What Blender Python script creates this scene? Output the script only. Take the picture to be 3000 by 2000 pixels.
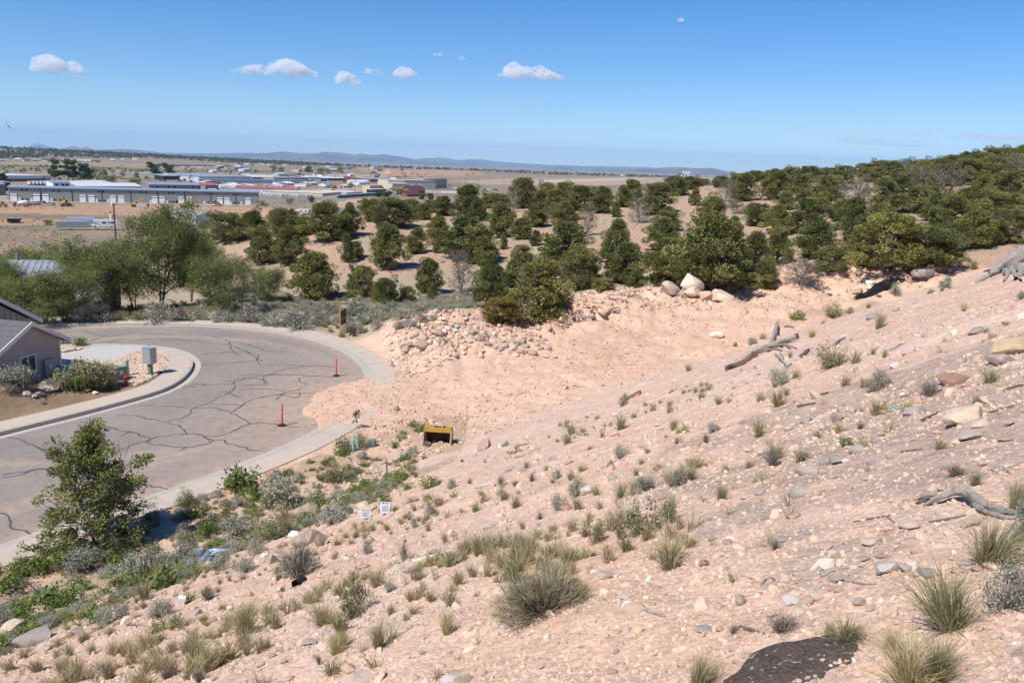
import bpy, bmesh, math, random
import numpy as np
from mathutils import Matrix, Vector

# ---------------------------------------------------------------- camera, world, sun, exposure
scene = bpy.context.scene
for o in list(bpy.data.objects):
    bpy.data.objects.remove(o)
col = scene.collection
F, ROLL, HORIZON_Y, CAM_H = 2421.0, 2.0, 488.0, 12.5      # focal length and horizon in photo pixels (3000 x 2000)
_p = math.atan((1000 - HORIZON_Y) / F * math.cos(math.radians(ROLL)))
CW = np.array([0, math.cos(_p), -math.sin(_p)])
_u0 = np.cross(np.array([1.0, 0, 0]), CW)
_c, _s = math.cos(math.radians(ROLL)), math.sin(math.radians(ROLL))
CR = np.array([1.0, 0, 0]) * _c + _u0 * _s
CU = -np.array([1.0, 0, 0]) * _s + _u0 * _c
EYE = np.array([0.0, 0.0, CAM_H])
cam = bpy.data.cameras.new('camera')
cam.sensor_width = 36.0
cam.lens = F / 3000 * 36
cam.clip_start = 0.05
cam.clip_end = 200000
camo = bpy.data.objects.new('camera', cam)
col.objects.link(camo)
m = Matrix.Identity(4)
for i in range(3):
    m[i][0], m[i][1], m[i][2], m[i][3] = CR[i], CU[i], -CW[i], EYE[i]
camo.matrix_world = m
scene.camera = camo

SUN_AZ, SUN_EL = 226.0, 53.0           # compass-like azimuth measured from +Y towards +X
world = bpy.data.worlds.new('World')
scene.world = world
world.use_nodes = True
wn = world.node_tree.nodes
wl = world.node_tree.links
sky = wn.new('ShaderNodeTexSky')
sky.sky_type = 'NISHITA'
sky.sun_disc = False
sky.sun_elevation = math.radians(SUN_EL)
sky.sun_rotation = math.radians(SUN_AZ)
sky.altitude = 1700
sky.air_density = 1.0
sky.dust_density = 0.0
sky.ozone_density = 4.0
wn['Background'].inputs['Strength'].default_value = 0.102
hs = wn.new('ShaderNodeHueSaturation')
hs.inputs['Saturation'].default_value = 1.34
hs.inputs['Hue'].default_value = 0.508
wl.new(sky.outputs[0], hs.inputs['Color'])
wl.new(hs.outputs[0], wn['Background'].inputs['Color'])
sun = bpy.data.lights.new('sun', 'SUN')
sun.energy = 4.6
sun.angle = math.radians(0.53)
sun.color = (1.0, 0.96, 0.90)
suno = bpy.data.objects.new('sun', sun)
col.objects.link(suno)
_a, _e = math.radians(SUN_AZ), math.radians(SUN_EL)
sdir = Vector((math.sin(_a) * math.cos(_e), math.cos(_a) * math.cos(_e), math.sin(_e)))
suno.rotation_euler = sdir.to_track_quat('Z', 'Y').to_euler()
suno.location = (-40, -40, 80)
scene.view_settings.view_transform = 'Standard'
scene.view_settings.look = 'None'
scene.view_settings.exposure = 0.38
scene.view_settings.gamma = 1.0
scene.view_settings.use_curve_mapping = False
scene.render.engine = 'CYCLES'
scene.cycles.max_bounces = 6
scene.cycles.diffuse_bounces = 3
scene.cycles.glossy_bounces = 2
scene.cycles.transmission_bounces = 3
scene.cycles.transparent_max_bounces = 6
scene.cycles.volume_bounces = 6
scene.cycles.use_denoising = True
scene.cycles.volume_step_rate = 1.0

# ---------------------------------------------------------------- pixels to rays
def ray(px, py):
    return CW + CR * ((px - 1500) / F) + CU * ((1000 - py) / F)
def atz(px, py, z):
    d = ray(px, py); return EYE + d * ((z - CAM_H) / d[2])
def atd(px, py, D):
    d = ray(px, py); return EYE + d * (D / math.hypot(d[0], d[1]))
def onplane(px, py, P0, n):
    d = ray(px, py); n = np.asarray(n, float)
    return EYE + d * (np.dot(np.asarray(P0) - EYE, n) / np.dot(d, n))
def proj(p):
    q = np.asarray(p, float) - EYE; w = q @ CW
    return 1500 + F * (q @ CR) / w, 1000 - F * (q @ CU) / w

# ---------------------------------------------------------------- mesh helpers
rng = np.random.default_rng(7)
R = random.Random(11)
def link(o, parent=None):
    col.objects.link(o)
    if parent is not None:
        o.parent = parent
    return o
def mesh_np(name, V, faces, mat=None, smooth=False):
    """V (n,3); faces = (m,k) array or list of arrays with different k."""
    if isinstance(faces, np.ndarray): faces = [faces]
    me = bpy.data.meshes.new(name)
    V = np.asarray(V, np.float32)
    me.vertices.add(len(V)); me.vertices.foreach_set('co', V.ravel())
    loops = np.concatenate([f.ravel() for f in faces]).astype(np.int32)
    cnt = np.concatenate([np.full(len(f), f.shape[1], np.int32) for f in faces])
    st = np.concatenate([[0], np.cumsum(cnt)[:-1]]).astype(np.int32)
    me.loops.add(len(loops)); me.loops.foreach_set('vertex_index', loops)
    me.polygons.add(len(cnt)); me.polygons.foreach_set('loop_start', st)
    me.polygons.foreach_set('use_smooth', np.full(len(cnt), smooth))
    if mat is not None: me.materials.append(mat)
    me.update(calc_edges=True)
    me.validate()
    return me
def ob(name, me, parent=None, loc=None):
    o = bpy.data.objects.new(name, me)
    link(o, parent)
    if loc is not None: o.location = loc
    return o
def tag(o, label=None, cat=None, group=None, kind=None):
    if label: o['label'] = label
    if cat: o['category'] = cat
    if group: o['group'] = group
    if kind: o['kind'] = kind
    return o
def empty(name, loc=(0, 0, 0), rz=0.0, label=None, cat=None, group=None):
    o = bpy.data.objects.new(name, None)
    o.empty_display_size = 0.2
    link(o); o.location = loc; o.rotation_euler = (0, 0, rz)
    return tag(o, label, cat, group)
def copy_tree(o, parent=None):
    c = o.copy(); col.objects.link(c)
    if parent is not None: c.parent = parent
    for ch in list(o.children):
        copy_tree(ch, c)
    return c

class MB:
    """collects boxes, prisms, tubes; build() links them as one mesh object"""
    def __init__(s): s.v = []; s.f = []
    def quad(s, a, b, c, d):
        n = len(s.v); s.v += [tuple(a), tuple(b), tuple(c), tuple(d)]; s.f.append((n, n+1, n+2, n+3)); return s
    def box(s, x0, x1, y0, y1, z0, z1, bev=0.0, M=None):
        if bev > 0:
            b = min(bev, (x1-x0)*.45, (y1-y0)*.45, (z1-z0)*.45)
            bm = bmesh.new(); bmesh.ops.create_cube(bm, size=1)
            for v in bm.verts:
                v.co = Vector(((x0+x1)/2+v.co.x*(x1-x0), (y0+y1)/2+v.co.y*(y1-y0), (z0+z1)/2+v.co.z*(z1-z0)))
            bmesh.ops.bevel(bm, geom=list(bm.edges), offset=b, segments=2, affect='EDGES', profile=0.7)
            bm.verts.index_update(); n = len(s.v)
            for v in bm.verts: s.v.append(tuple(M @ v.co) if M else tuple(v.co))
            for f in bm.faces: s.f.append(tuple(n+v.index for v in f.verts))
            bm.free(); return s
        n = len(s.v)
        for z in (z0, z1):
            for x, y in ((x0, y0), (x1, y0), (x1, y1), (x0, y1)):
                p = Vector((x, y, z)); s.v.append(tuple(M @ p) if M else tuple(p))
        for q in ((3,2,1,0),(4,5,6,7),(0,1,5,4),(1,2,6,5),(2,3,7,6),(3,0,4,7)):
            s.f.append(tuple(n+i for i in q))
        return s
    def prism(s, prof, y0, y1, axis='y', M=None):
        """profile of (a,b) extruded along an axis: y -> (a,y,b), x -> (x,a,b), z -> (a,b,z)"""
        n = len(s.v); k = len(prof)
        for t in (y0, y1):
            for a, b in prof:
                p = Vector((a, t, b)) if axis == 'y' else Vector((t, a, b)) if axis == 'x' else Vector((a, b, t))
                s.v.append(tuple(M @ p) if M else tuple(p))
        s.f.append(tuple(n+i for i in range(k))); s.f.append(tuple(n+k+i for i in range(k))[::-1])
        for i in range(k):
            j = (i+1) % k; s.f.append((n+i, n+k+i, n+k+j, n+j))
        return s
    def tube(s, pts, rad, seg=8, cap=True):
        pts = [Vector(p) for p in pts]; n0 = len(s.v)
        if not hasattr(rad, '__len__'): rad = [rad]*len(pts)
        prev = None
        for i, p in enumerate(pts):
            t = (pts[min(i+1, len(pts)-1)] - pts[max(i-1, 0)])
            t = t.normalized() if t.length > 1e-9 else Vector((0, 0, 1))
            if prev is None:
                a = t.orthogonal().normalized()
            else:
                a = prev - t * prev.dot(t)
                a = a.normalized() if a.length > 1e-6 else t.orthogonal().normalized()
            prev = a; b = t.cross(a)
            for k in range(seg):
                w = 2*math.pi*k/seg
                s.v.append(tuple(p + (a*math.cos(w) + b*math.sin(w))*rad[i]))
        for i in range(len(pts)-1):
            for k in range(seg):
                k2 = (k+1) % seg
                s.f.append((n0+i*seg+k, n0+i*seg+k2, n0+(i+1)*seg+k2, n0+(i+1)*seg+k))
        if cap:
            s.f.append(tuple(n0+k for k in range(seg))[::-1])
            s.f.append(tuple(n0+(len(pts)-1)*seg+k for k in range(seg)))
        return s
    def cyl(s, c, r, h, seg=12, axis='z', r2=None):
        d = {'x': Vector((1,0,0)), 'y': Vector((0,1,0)), 'z': Vector((0,0,1))}[axis]
        c = Vector(c); return s.tube([c, c+d*h], [r, r if r2 is None else r2], seg)
    def lathe(s, prof, seg=16, c=(0,0,0)):
        n0 = len(s.v)
        for r, z in prof:
            for k in range(seg):
                w = 2*math.pi*k/seg; s.v.append((c[0]+r*math.cos(w), c[1]+r*math.sin(w), c[2]+z))
        for i in range(len(prof)-1):
            for k in range(seg):
                k2 = (k+1) % seg
                s.f.append((n0+i*seg+k, n0+i*seg+k2, n0+(i+1)*seg+k2, n0+(i+1)*seg+k))
        s.f.append(tuple(n0+k for k in range(seg))[::-1])
        s.f.append(tuple(n0+(len(prof)-1)*seg+k for k in range(seg)))
        return s
    def mesh(s, name, mat, smooth=False):
        me = bpy.data.meshes.new(name); me.from_pydata(s.v, [], s.f)
        me.materials.append(mat)
        if smooth:
            me.polygons.foreach_set('use_smooth', np.ones(len(me.polygons), bool))
            try: me.set_sharp_from_angle(angle=math.radians(40))
            except Exception: pass
        me.update(); return me
    def build(s, name, mat, parent=None, smooth=False, loc=None):
        return ob(name, s.mesh(name, mat, smooth), parent, loc)

# ---------------------------------------------------------------- numpy noise
_perm = np.random.default_rng(3).permutation(512).astype(np.int64)
_val = np.random.default_rng(4).uniform(-1, 1, 512)
def vnoise(x, y, seed=0):
    x = np.asarray(x, float); y = np.asarray(y, float)
    xi = np.floor(x).astype(np.int64); yi = np.floor(y).astype(np.int64)
    fx = x - xi; fy = y - yi
    fx = fx*fx*fx*(fx*(fx*6-15)+10); fy = fy*fy*fy*(fy*(fy*6-15)+10)
    def h(i, j): return _val[_perm[(_perm[(i + seed*31) & 511] + j) & 511]]
    a, b, c, d = h(xi, yi), h(xi+1, yi), h(xi, yi+1), h(xi+1, yi+1)
    return (a*(1-fx)+b*fx)*(1-fy) + (c*(1-fx)+d*fx)*fy
def fbm(x, y, oct=4, seed=0, gain=0.5):
    t = 0; a = 1.0; f = 1.0; n = 0
    for i in range(oct):
        t = t + a*vnoise(x*f+17.3*i, y*f-9.1*i, seed+i); n += a; a *= gain; f *= 2.03
    return t/n
def sstep(a, b, x):
    t = np.clip((np.asarray(x, float)-a)/(b-a), 0, 1); return t*t*(3-2*t)

# ---------------------------------------------------------------- materials
MATS = {}
def nodes(mat):
    return mat.node_tree.nodes, mat.node_tree.links
def base_mat(name, rough=0.8, metal=0.0, spec=0.3):
    mt = bpy.data.materials.new(name); mt.use_nodes = True
    b = mt.node_tree.nodes['Principled BSDF']
    b.inputs['Roughness'].default_value = rough
    b.inputs['Metallic'].default_value = metal
    b.inputs['Specular IOR Level'].default_value = spec
    return mt, b
def ramp(n, l, fac, stops, interp='LINEAR'):
    r = n.new('ShaderNodeValToRGB'); r.color_ramp.interpolation = interp
    e = r.color_ramp.elements
    while len(e) < len(stops): e.new(0.5)
    for el, (p, c) in zip(e, stops):
        el.position = p; el.color = (*c, 1)
    l.new(fac, r.inputs['Fac']); return r.outputs['Color']
def noise_tex(n, l, scale, detail=5, rough=0.6, coord='Object', vec=None):
    t = n.new('ShaderNodeTexNoise'); t.inputs['Scale'].default_value = scale
    t.inputs['Detail'].default_value = detail; t.inputs['Roughness'].default_value = rough
    if vec is None:
        tc = n.new('ShaderNodeTexCoord'); vec = tc.outputs[coord]
    l.new(vec, t.inputs['Vector']); return t.outputs['Fac']
def mixc(n, l, fac, a, b, mode='MIX'):
    x = n.new('ShaderNodeMix'); x.data_type = 'RGBA'; x.blend_type = mode
    for s, v in ((x.inputs[0], fac), (x.inputs[6], a), (x.inputs[7], b)):
        if hasattr(v, 'is_output'): l.new(v, s)
        elif isinstance(v, (int, float)): s.default_value = v
        else: s.default_value = (*v, 1)
    return x.outputs[2]
def bump(n, l, h, strength=0.4, dist=0.02):
    b = n.new('ShaderNodeBump'); b.inputs['Strength'].default_value = strength
    b.inputs['Distance'].default_value = dist; l.new(h, b.inputs['Height']); return b.outputs['Normal']
def plain(name, c, rough=0.7, metal=0.0, var=0.12, scale=3.0, spec=0.3, bmp=0.0):
    """solid paint or plastic with a little mottling"""
    if name in MATS: return MATS[name]
    mt, b = base_mat(name, rough, metal, spec); n, l = nodes(mt)
    f = noise_tex(n, l, scale, 6, 0.65)
    c0 = tuple(max(0, x*(1-var)) for x in c); c1 = tuple(min(1, x*(1+var)) for x in c)
    l.new(ramp(n, l, f, [(0.3, c0), (0.7, c1)]), b.inputs['Base Color'])
    if bmp: l.new(bump(n, l, noise_tex(n, l, scale*8, 4), bmp, 0.01), b.inputs['Normal'])
    MATS[name] = mt; return mt
def by_random(name, stops, rough=0.85, scale=6.0, var=0.25, bmp=0.3, spec=0.25, attr=None):
    """colour picked per object (or per instance), mottled"""
    if name in MATS: return MATS[name]
    mt, b = base_mat(name, rough, 0, spec); n, l = nodes(mt)
    oi = n.new('ShaderNodeObjectInfo')
    cc = ramp(n, l, oi.outputs['Random'], stops)
    f = noise_tex(n, l, scale, 7, 0.7)
    cc = mixc(n, l, 1.0, cc, ramp(n, l, f, [(0.25, (1-var,)*3), (0.75, (1+var*.6,)*3)]), 'MULTIPLY')
    l.new(cc, b.inputs['Base Color'])
    if bmp: l.new(bump(n, l, f, bmp, 0.05), b.inputs['Normal'])
    MATS[name] = mt; return mt
def leafmat(name, dark, light, rough=0.75, trans=0.15, objvar=0.25):
    """foliage: tone from the mesh attribute 'tone', some light through the leaf"""
    if name in MATS: return MATS[name]
    mt, b = base_mat(name, rough, 0, 0.2); n, l = nodes(mt)
    at = n.new('ShaderNodeAttribute'); at.attribute_name = 'tone'
    c = ramp(n, l, at.outputs['Fac'], [(0.0, dark), (1.0, light)])
    oi = n.new('ShaderNodeObjectInfo')
    c = mixc(n, l, 1.0, c, ramp(n, l, oi.outputs['Random'], [(0, (1-objvar, 1-objvar*.8, 1-objvar)), (0.5, (1, 1, 1)), (1, (1+objvar*.6, 1+objvar*.35, 1))]), 'MULTIPLY')
    l.new(c, b.inputs['Base Color'])
    if trans > 0:
        tr = n.new('ShaderNodeBsdfTranslucent'); l.new(c, tr.inputs['Color'])
        mx = n.new('ShaderNodeMixShader'); mx.inputs[0].default_value = trans
        l.new(b.outputs[0], mx.inputs[1]); l.new(tr.outputs[0], mx.inputs[2])
        l.new(mx.outputs[0], n['Material Output'].inputs['Surface'])
    MATS[name] = mt; return mt
def set_tone(me, vals, domain='FACE'):
    a = me.attributes.new('tone', 'FLOAT', domain)
    a.data.foreach_set('value', np.asarray(vals, np.float32))

# ================================================================ TERRAIN
def catmull(P, n):
    P = np.asarray(P, float); out = []
    Q = np.vstack([2*P[0]-P[1], P, 2*P[-1]-P[-2]])
    for i in range(1, len(Q)-2):
        for t in np.linspace(0, 1, 24, endpoint=False):
            a, b, c, d = Q[i-1], Q[i], Q[i+1], Q[i+2]
            out.append(.5*((2*b)+(c-a)*t+(2*a-5*b+4*c-d)*t*t+(3*b-a-3*c+d)*t**3))
    out.append(P[-1]); out = np.array(out)
    for _ in range(30):
        out[1:-1] = .5*out[1:-1]+.25*(out[:-2]+out[2:])
    s = np.concatenate([[0], np.cumsum(np.linalg.norm(np.diff(out, axis=0), axis=1))])
    u = np.linspace(0, s[-1], n)
    return np.stack([np.interp(u, s, out[:, k]) for k in range(out.shape[1])], 1)
def normals(P, side):
    t = np.gradient(P, axis=0); t /= np.linalg.norm(t, axis=1)[:, None]
    return np.stack([t[:, 1], -t[:, 0]], 1)*side
OUT = catmull([(-28.6,2.9),(-22.4,13.8),(-16.33,24.69),(-13.45,28.9),(-11.6,32.0),(-10.0,35.2),(-8.95,38.3),(-8.3,42),(-8.47,46.2),(-9.05,48.9),(-10.0,51.3),(-11.5,54.0),(-13.4,56.3),(-16.0,58.5),(-18.6,59.7),(-22,60.4),(-25.25,60.4),(-28.7,59.7),(-31,58.9),(-33.2,58),(-45,52),(-60,44)], 220)
INN = catmull([(-34.6,12.8),(-28.5,23.7),(-22.39,34.57),(-20.4,38.0),(-18.9,40.9),(-18.15,43),(-18.1,45.4),(-18.6,48),(-19.33,49.9),(-20.4,51.5),(-21.77,52.9),(-23.2,53.6),(-25,53.85),(-26.8,53.8),(-28.3,53.5),(-36,51),(-50,43.5)], 220)
NO, NI = normals(OUT, 1), normals(INN, -1)
GUT, KERB, WALK = 0.45, 0.15, 1.25
OUT_E = OUT + NO*(GUT+KERB+WALK)
INN_E = INN + NI*(GUT+KERB+WALK)
CORR = np.vstack([OUT_E, INN_E[::-1]])
dp = np.array([atz(px, py, .1)[:2] for px, py in [(166,1034),(178,1090),(207,1087),(275,1072),(321,1059),(360,1044),(405,1027),(440,1019),(420,1012),(380,1010.5),(330,1010),(290,1013),(255,1020)]])
def inside_poly(x, y, P):
    r = np.zeros(x.shape, bool); n = len(P)
    for i in range(n):
        x0, y0 = P[i]; x1, y1 = P[(i+1) % n]
        if y0 == y1: continue
        c = ((y0 > y) != (y1 > y)) & (x < (x1-x0)*(y-y0)/(y1-y0)+x0)
        r ^= c
    return r
def dist_line(x, y, P):
    d = np.full(x.shape, 1e9)
    for i in range(len(P)-1):
        a, b = P[i], P[i+1]; ab = b-a; L = ab@ab
        t = np.clip(((x-a[0])*ab[0]+(y-a[1])*ab[1])/L, 0, 1)
        d = np.minimum(d, np.hypot(x-a[0]-t*ab[0], y-a[1]-t*ab[1]))
    return d

# control points of the lot, the gully, the juniper hill and the valley behind it: (photo x, photo y, distance)
CP = []
for px, py, d in [
    # crest of the excavated bank behind the lot and the gully behind it
    (1150,1000,52),(1215,965,54),(1290,935,57),(1400,938,59),(1500,942,60),(1600,925,61),(1700,887,64),(1800,872,66),(1900,864,68),
    (2050,872,70),(2200,852,73),(2330,822,76),(2450,802,78),(2570,800,80),(2690,806,80),
    (1500,880,80),(1230,880,80),(1040,905,70),(900,900,73),(760,900,74),(700,875,84),(1750,835,86),(2000,800,92),
    (640,780,112),(1000,700,115),(1300,640,136),(1700,720,102),(1700,645,130),(2000,640,130),(2300,700,112),(2350,770,96),
    (2650,715,98),(2650,640,125),(2700,560,165),(2900,500,195),(3000,482,225),(2500,522,190),(2200,536,180),(2000,558,170),(1700,572,165),
    (1400,592,155),(1100,630,140),(900,668,128),(650,702,132),(1000,800,94),(1300,760,100),(1250,700,116),(1480,700,112),(1500,640,133),
    (850,760,108),(2100,720,105),(2450,620,130)]:
    CP.append(tuple(atd(px, py, d)))
# lot and street level
CP += [(-16,25,0),(-10,33,0),(-9,40,0),(-8.6,46,0),(-12,56,0),(-25,61.5,0),(-33,58,0),(-19,45,0.05),(-22,36,0.1),(-28,45,0.12),(-36,50,0.1),(-32,30,0.1),
       (-45,42,0),(-45,20,0),(-60,50,-.5),(-20,10,0),(-40,0,0),(-4,38,0.1),(-2,43,0.25),(0,48,0.5),(-4,49,0.4),(4,52,0.8),(6,46,0.5),(2,40,0.3),(9,54,1.0),(12,60,1.5),(17,62,1.9),
       (22,66,2.4),(27,70,2.6),(-2,55,1.1),(5,57,1.5),(-7,51,0.3),(14,52,1.0),(20,56,1.4),(26,60,2.0),(32,62,2.6),(-14,64,-.2),(-25,66,-.2),(-36,66,-.7),(-48,66,-1.6),(-20,74,-.8),(-34,78,-1.6),(-50,80,-3)]
# valley side to the left, and behind the ridge
for az, lst in [(-50,[(110,-5),(160,-12),(230,-19),(300,-21.5)]),(-40,[(110,-5),(160,-12),(225,-19),(300,-21.5)]),(-30,[(112,-4.5),(160,-11),(220,-18.5),(300,-21.5)]),
                (-22,[(115,-3),(150,-7),(205,-16),(300,-21.5)]),(-15,[(175,-6),(230,-16),(320,-21.5)]),(-8,[(190,-4),(250,-14),(340,-21.5)]),
                (0,[(205,-1),(270,-11),(370,-21)]),(8,[(225,2),(300,-7),(420,-19)]),(16,[(250,8),(330,0),(450,-14)]),(24,[(270,12),(350,5),(480,-8)]),
                (32,[(290,15),(400,8),(520,-4)]),(42,[(200,17),(300,18),(420,10),(540,-2)]),(55,[(120,10),(250,20),(450,10)]),(75,[(100,10),(250,18),(450,10)]),(-70,[(120,-4),(250,-18),(400,-21)]),(-90,[(100,-4),(300,-21)])]:
    for d, z in lst:
        a = math.radians(az); CP.append((math.sin(a)*d, math.cos(a)*d, z))
CP = np.array(CP, float)
def _tps(P, smooth=0.3):
    n = len(P); S = 100.0; X = P[:, :2]/S
    r2 = ((X[:, None]-X[None])**2).sum(-1)
    K = np.where(r2 > 0, .5*r2*np.log(r2+1e-12), 0) + np.eye(n)*smooth*1e-3
    A = np.zeros((n+3, n+3)); A[:n, :n] = K; A[:n, n] = 1; A[:n, n+1:] = X; A[n, :n] = 1; A[n+1:, :n] = X.T
    w = np.linalg.solve(A, np.concatenate([P[:, 2], [0, 0, 0]]))
    def f(x, y):
        q = np.stack([x, y], 1)/S; o = np.empty(len(q))
        for i in range(0, len(q), 20000):
            c = q[i:i+20000]; r2 = ((c[:, None]-X[None])**2).sum(-1)
            o[i:i+20000] = (.5*r2*np.log(r2+1e-12))@w[:n] + w[n] + c@w[n+1:]
        return o
    return f
_f = _tps(CP)
GX0, GY0, GS, GNX, GNY = -260.0, -40.0, 1.6, 400, 380
_gx, _gy = np.meshgrid(GX0+GS*np.arange(GNX), GY0+GS*np.arange(GNY))
_GZ = _f(_gx.ravel(), _gy.ravel()).reshape(GNY, GNX)
def bg(x, y):
    u = np.clip((x-GX0)/GS, 0, GNX-1.001); v = np.clip((y-GY0)/GS, 0, GNY-1.001)
    i = u.astype(int); j = v.astype(int); a = u-i; b = v-j
    return (_GZ[j, i]*(1-a)+_GZ[j, i+1]*a)*(1-b)+(_GZ[j+1, i]*(1-a)+_GZ[j+1, i+1]*a)*b
_ph = math.radians(35.0)
DX, DY = -math.cos(_ph), math.sin(_ph)           # down the near slope
VX, VY = math.sin(_ph), math.cos(_ph)            # along its contour
def near_slope(x, y):
    u = x*DX+y*DY; v = x*VX+y*VY
    z = 10.85 - np.where(u > 0, .495*u, 0.40*u)
    z = np.where(u > 19.5, 1.2*np.exp(-np.maximum(u-19.5, 0)*.41)-.25*sstep(19.5, 26, u)-np.maximum(u-26, 0)*.05, z)
    z = np.where(u < 0, 10.85+26*np.tanh(-u*.40/26), z)
    r = np.maximum(0, v-38); z = z - .0085*r*r
    r = np.maximum(0, -30-v); z = z - .004*r*r
    return np.maximum(z, -60)
BANK = np.array([atd(px, py, d)[:2] for px, py, d in [(1150,1000,52),(1290,935,57),(1500,942,60),(1700,887,64),(1900,864,68),(2050,872,70),(2200,852,73),(2450,802,78),(2690,806,80)]])
SCARPS = [(np.array([atd(px, py, d)[:2] for px, py, d in pts]), hh, ln) for pts, hh, ln in [([(1560,1015,55.5),(1640,985,57.5),(1700,968,59),(1780,962,60.5),(1850,960,61.5),(1930,955,62.5)], .55, 3.2), ([(1690,1050,50),(1740,1040,50.6),(1800,1035,51),(1850,1040,51.3)], .28, 1.6), ([(2130,905,63),(2220,895,65),(2320,893,66),(2400,900,66.5)], .40, 2.5), ([(1900,1000,56),(1990,985,57),(2080,975,57.8)], .3, 2.0)]]
def ground(x, y, fine=True):
    x = np.atleast_1d(np.asarray(x, float)); y = np.atleast_1d(np.asarray(y, float))
    r = np.hypot(x, y); az = np.degrees(np.arctan2(x, y))
    b = bg(x, y)
    far = sstep(300, 520, r)
    plainz = -21.5 + 34*np.clip((-11-az)/20, 0, 1.15)*np.where(az < -100, 0, 1)*sstep(2300, 5600, r)
    b = b*(1-far)+plainz*far
    sl = near_slope(x, y)
    k = 0.6
    h = np.clip(.5+.5*(sl-b)/k, 0, 1)
    z = b*(1-h)+sl*h+k*h*(1-h)*.5
    z = np.where(r > 420, plainz*far+b*(1-far), z)
    hilly = sstep(2, 6, r)
    onslope = h
    if fine:
        nr = r < 420
        amp = np.where(nr, 1.0, 0.0)
        z = z + amp*(0.22*fbm(x*.16, y*.16, 3, 5)*hilly + 0.055*fbm(x*1.1, y*1.1, 3, 9)*sstep(1, 4, r) + np.where(r < 90, .02*fbm(x*5, y*5, 2, 13), 0))
        # rills on the slope running down it, lumpy spoil on the bank
        u = x*DX+y*DY; v = x*VX+y*VY
        z = z + onslope*np.where(r < 80, .07*fbm(v*1.3, u*.22, 3, 21)*sstep(2, 8, r), 0)
    # earth bank (lumpy spoil)
    if fine:
        m = (r > 40) & (r < 95) & (az > -14) & (az < 32)
        if m.any():
            xm, ym = x[m], y[m]; d = dist_line(xm, ym, BANK)
            w = np.exp(-(d/6.5)**2)*(1-onslope[m])
            z[m] += w*(.75*fbm(xm*.45, ym*.45, 4, 51)+.38*np.abs(fbm(xm*1.3, ym*1.3, 3, 55))+.22*fbm(xm*2.4, ym*2.4, 3, 53))
        m = (r > 26) & (r < 80) & (az > -14) & (az < 28)
        if m.any():
            xm, ym = x[m], y[m]; z[m] += (1-onslope[m])*(.05*fbm(xm*.9, ym*.9, 4, 57)+.035*fbm(xm*3.5, ym*3.5, 2, 59))*(~inside_poly(xm, ym, CORR[::4]))*(xm > -8)
        for pl, hh, ln in SCARPS:
            m = (r > 45) & (r < 90) & (az > -2) & (az < 26)
            if not m.any(): break
            xm, ym = x[m], y[m]; j = .5*fbm(xm*.9, ym*.9, 4, 67)
            i_ = np.clip(np.searchsorted(pl[:, 0], xm), 1, len(pl)-1); t_ = (xm-pl[i_-1, 0])/(pl[i_, 0]-pl[i_-1, 0]); yl = pl[i_-1, 1]+(pl[i_, 1]-pl[i_-1, 1])*t_
            dd = ym-yl+j; end = sstep(0, 1.5, xm-pl[0, 0])*sstep(0, 1.5, pl[-1, 0]-xm)
            z[m] += hh*end*(sstep(-.12, .12, dd)*(1-sstep(.5, ln, dd))-.35*np.exp(-((dd+.35)/.3)**2))*(1-onslope[m])
        # tracks of the digger: shallow arcs in the lot
        m = (r > 30) & (r < 62) & (az > -14) & (az < 16)
        if m.any():
            xm, ym = x[m], y[m]
            for cx, cy, rad in ((2, 30, 16.0), (2, 30, 18.2), (8, 50, 9.0), (8, 50, 11.2), (-3, 58, 14.5)):
                dd = np.abs(np.hypot(xm-cx, ym-cy)-rad)
                z[m] -= 0.06*np.exp(-(dd/.30)**2)-.03*np.exp(-((dd-.6)/.25)**2)*(1-onslope[m])*sstep(-.4, .3, fbm(xm*.3, ym*.3, 2, 61))*(xm > -7)
    # street corridor
    m = (r < 95)
    if m.any():
        xm, ym = x[m], y[m]; zm = z[m]
        ins = inside_poly(xm, ym, CORR[::4])
        d = np.minimum(dist_line(xm, ym, OUT_E[::6]), dist_line(xm, ym, INN_E[::6]))
        q = np.where(ins, 0, d)
        flat = 1-sstep(0.2, 3.0, q)
        zm = zm + np.where((xm < -18) & (ym < 45) & (ym > 15), np.clip(.17*(44.8-ym), 0, .95)*sstep(.3, 3.4, q), 0)
        zm = zm*(1-flat)+(0.10+.03*fbm(xm*1.5, ym*1.5, 3, 33))*flat
        zin = 0.09 - .22*sstep(0, .35, np.where(ins, d, 0))
        zm = np.where(ins, zin, zm)
        zm = np.where(inside_poly(xm, ym, dp), -.05, zm)
        # dirt spilled across kerb and road at the lot entrance
        e = ((xm+6.6)/(3.9+.8*fbm(ym*.9, xm*.9, 3, 41)))**2+((ym-42.2)/(5.2+.9*fbm(ym*.7, xm*.7, 3, 43)))**2
        sp = np.clip(1-e, 0, 1)
        zs = .012+.24*np.sqrt(sp)*(.75+.5*fbm(xm*1.3, ym*1.3, 4, 47))
        zm = np.where((sp > 0) & (xm < 0), np.maximum(zm, zs), zm)
        z[m] = zm
    return z
def gz(x, y): return float(ground(np.array([x]), np.array([y]))[0])
_T = np.concatenate([np.geomspace(1.2, 320, 900)])
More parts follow.
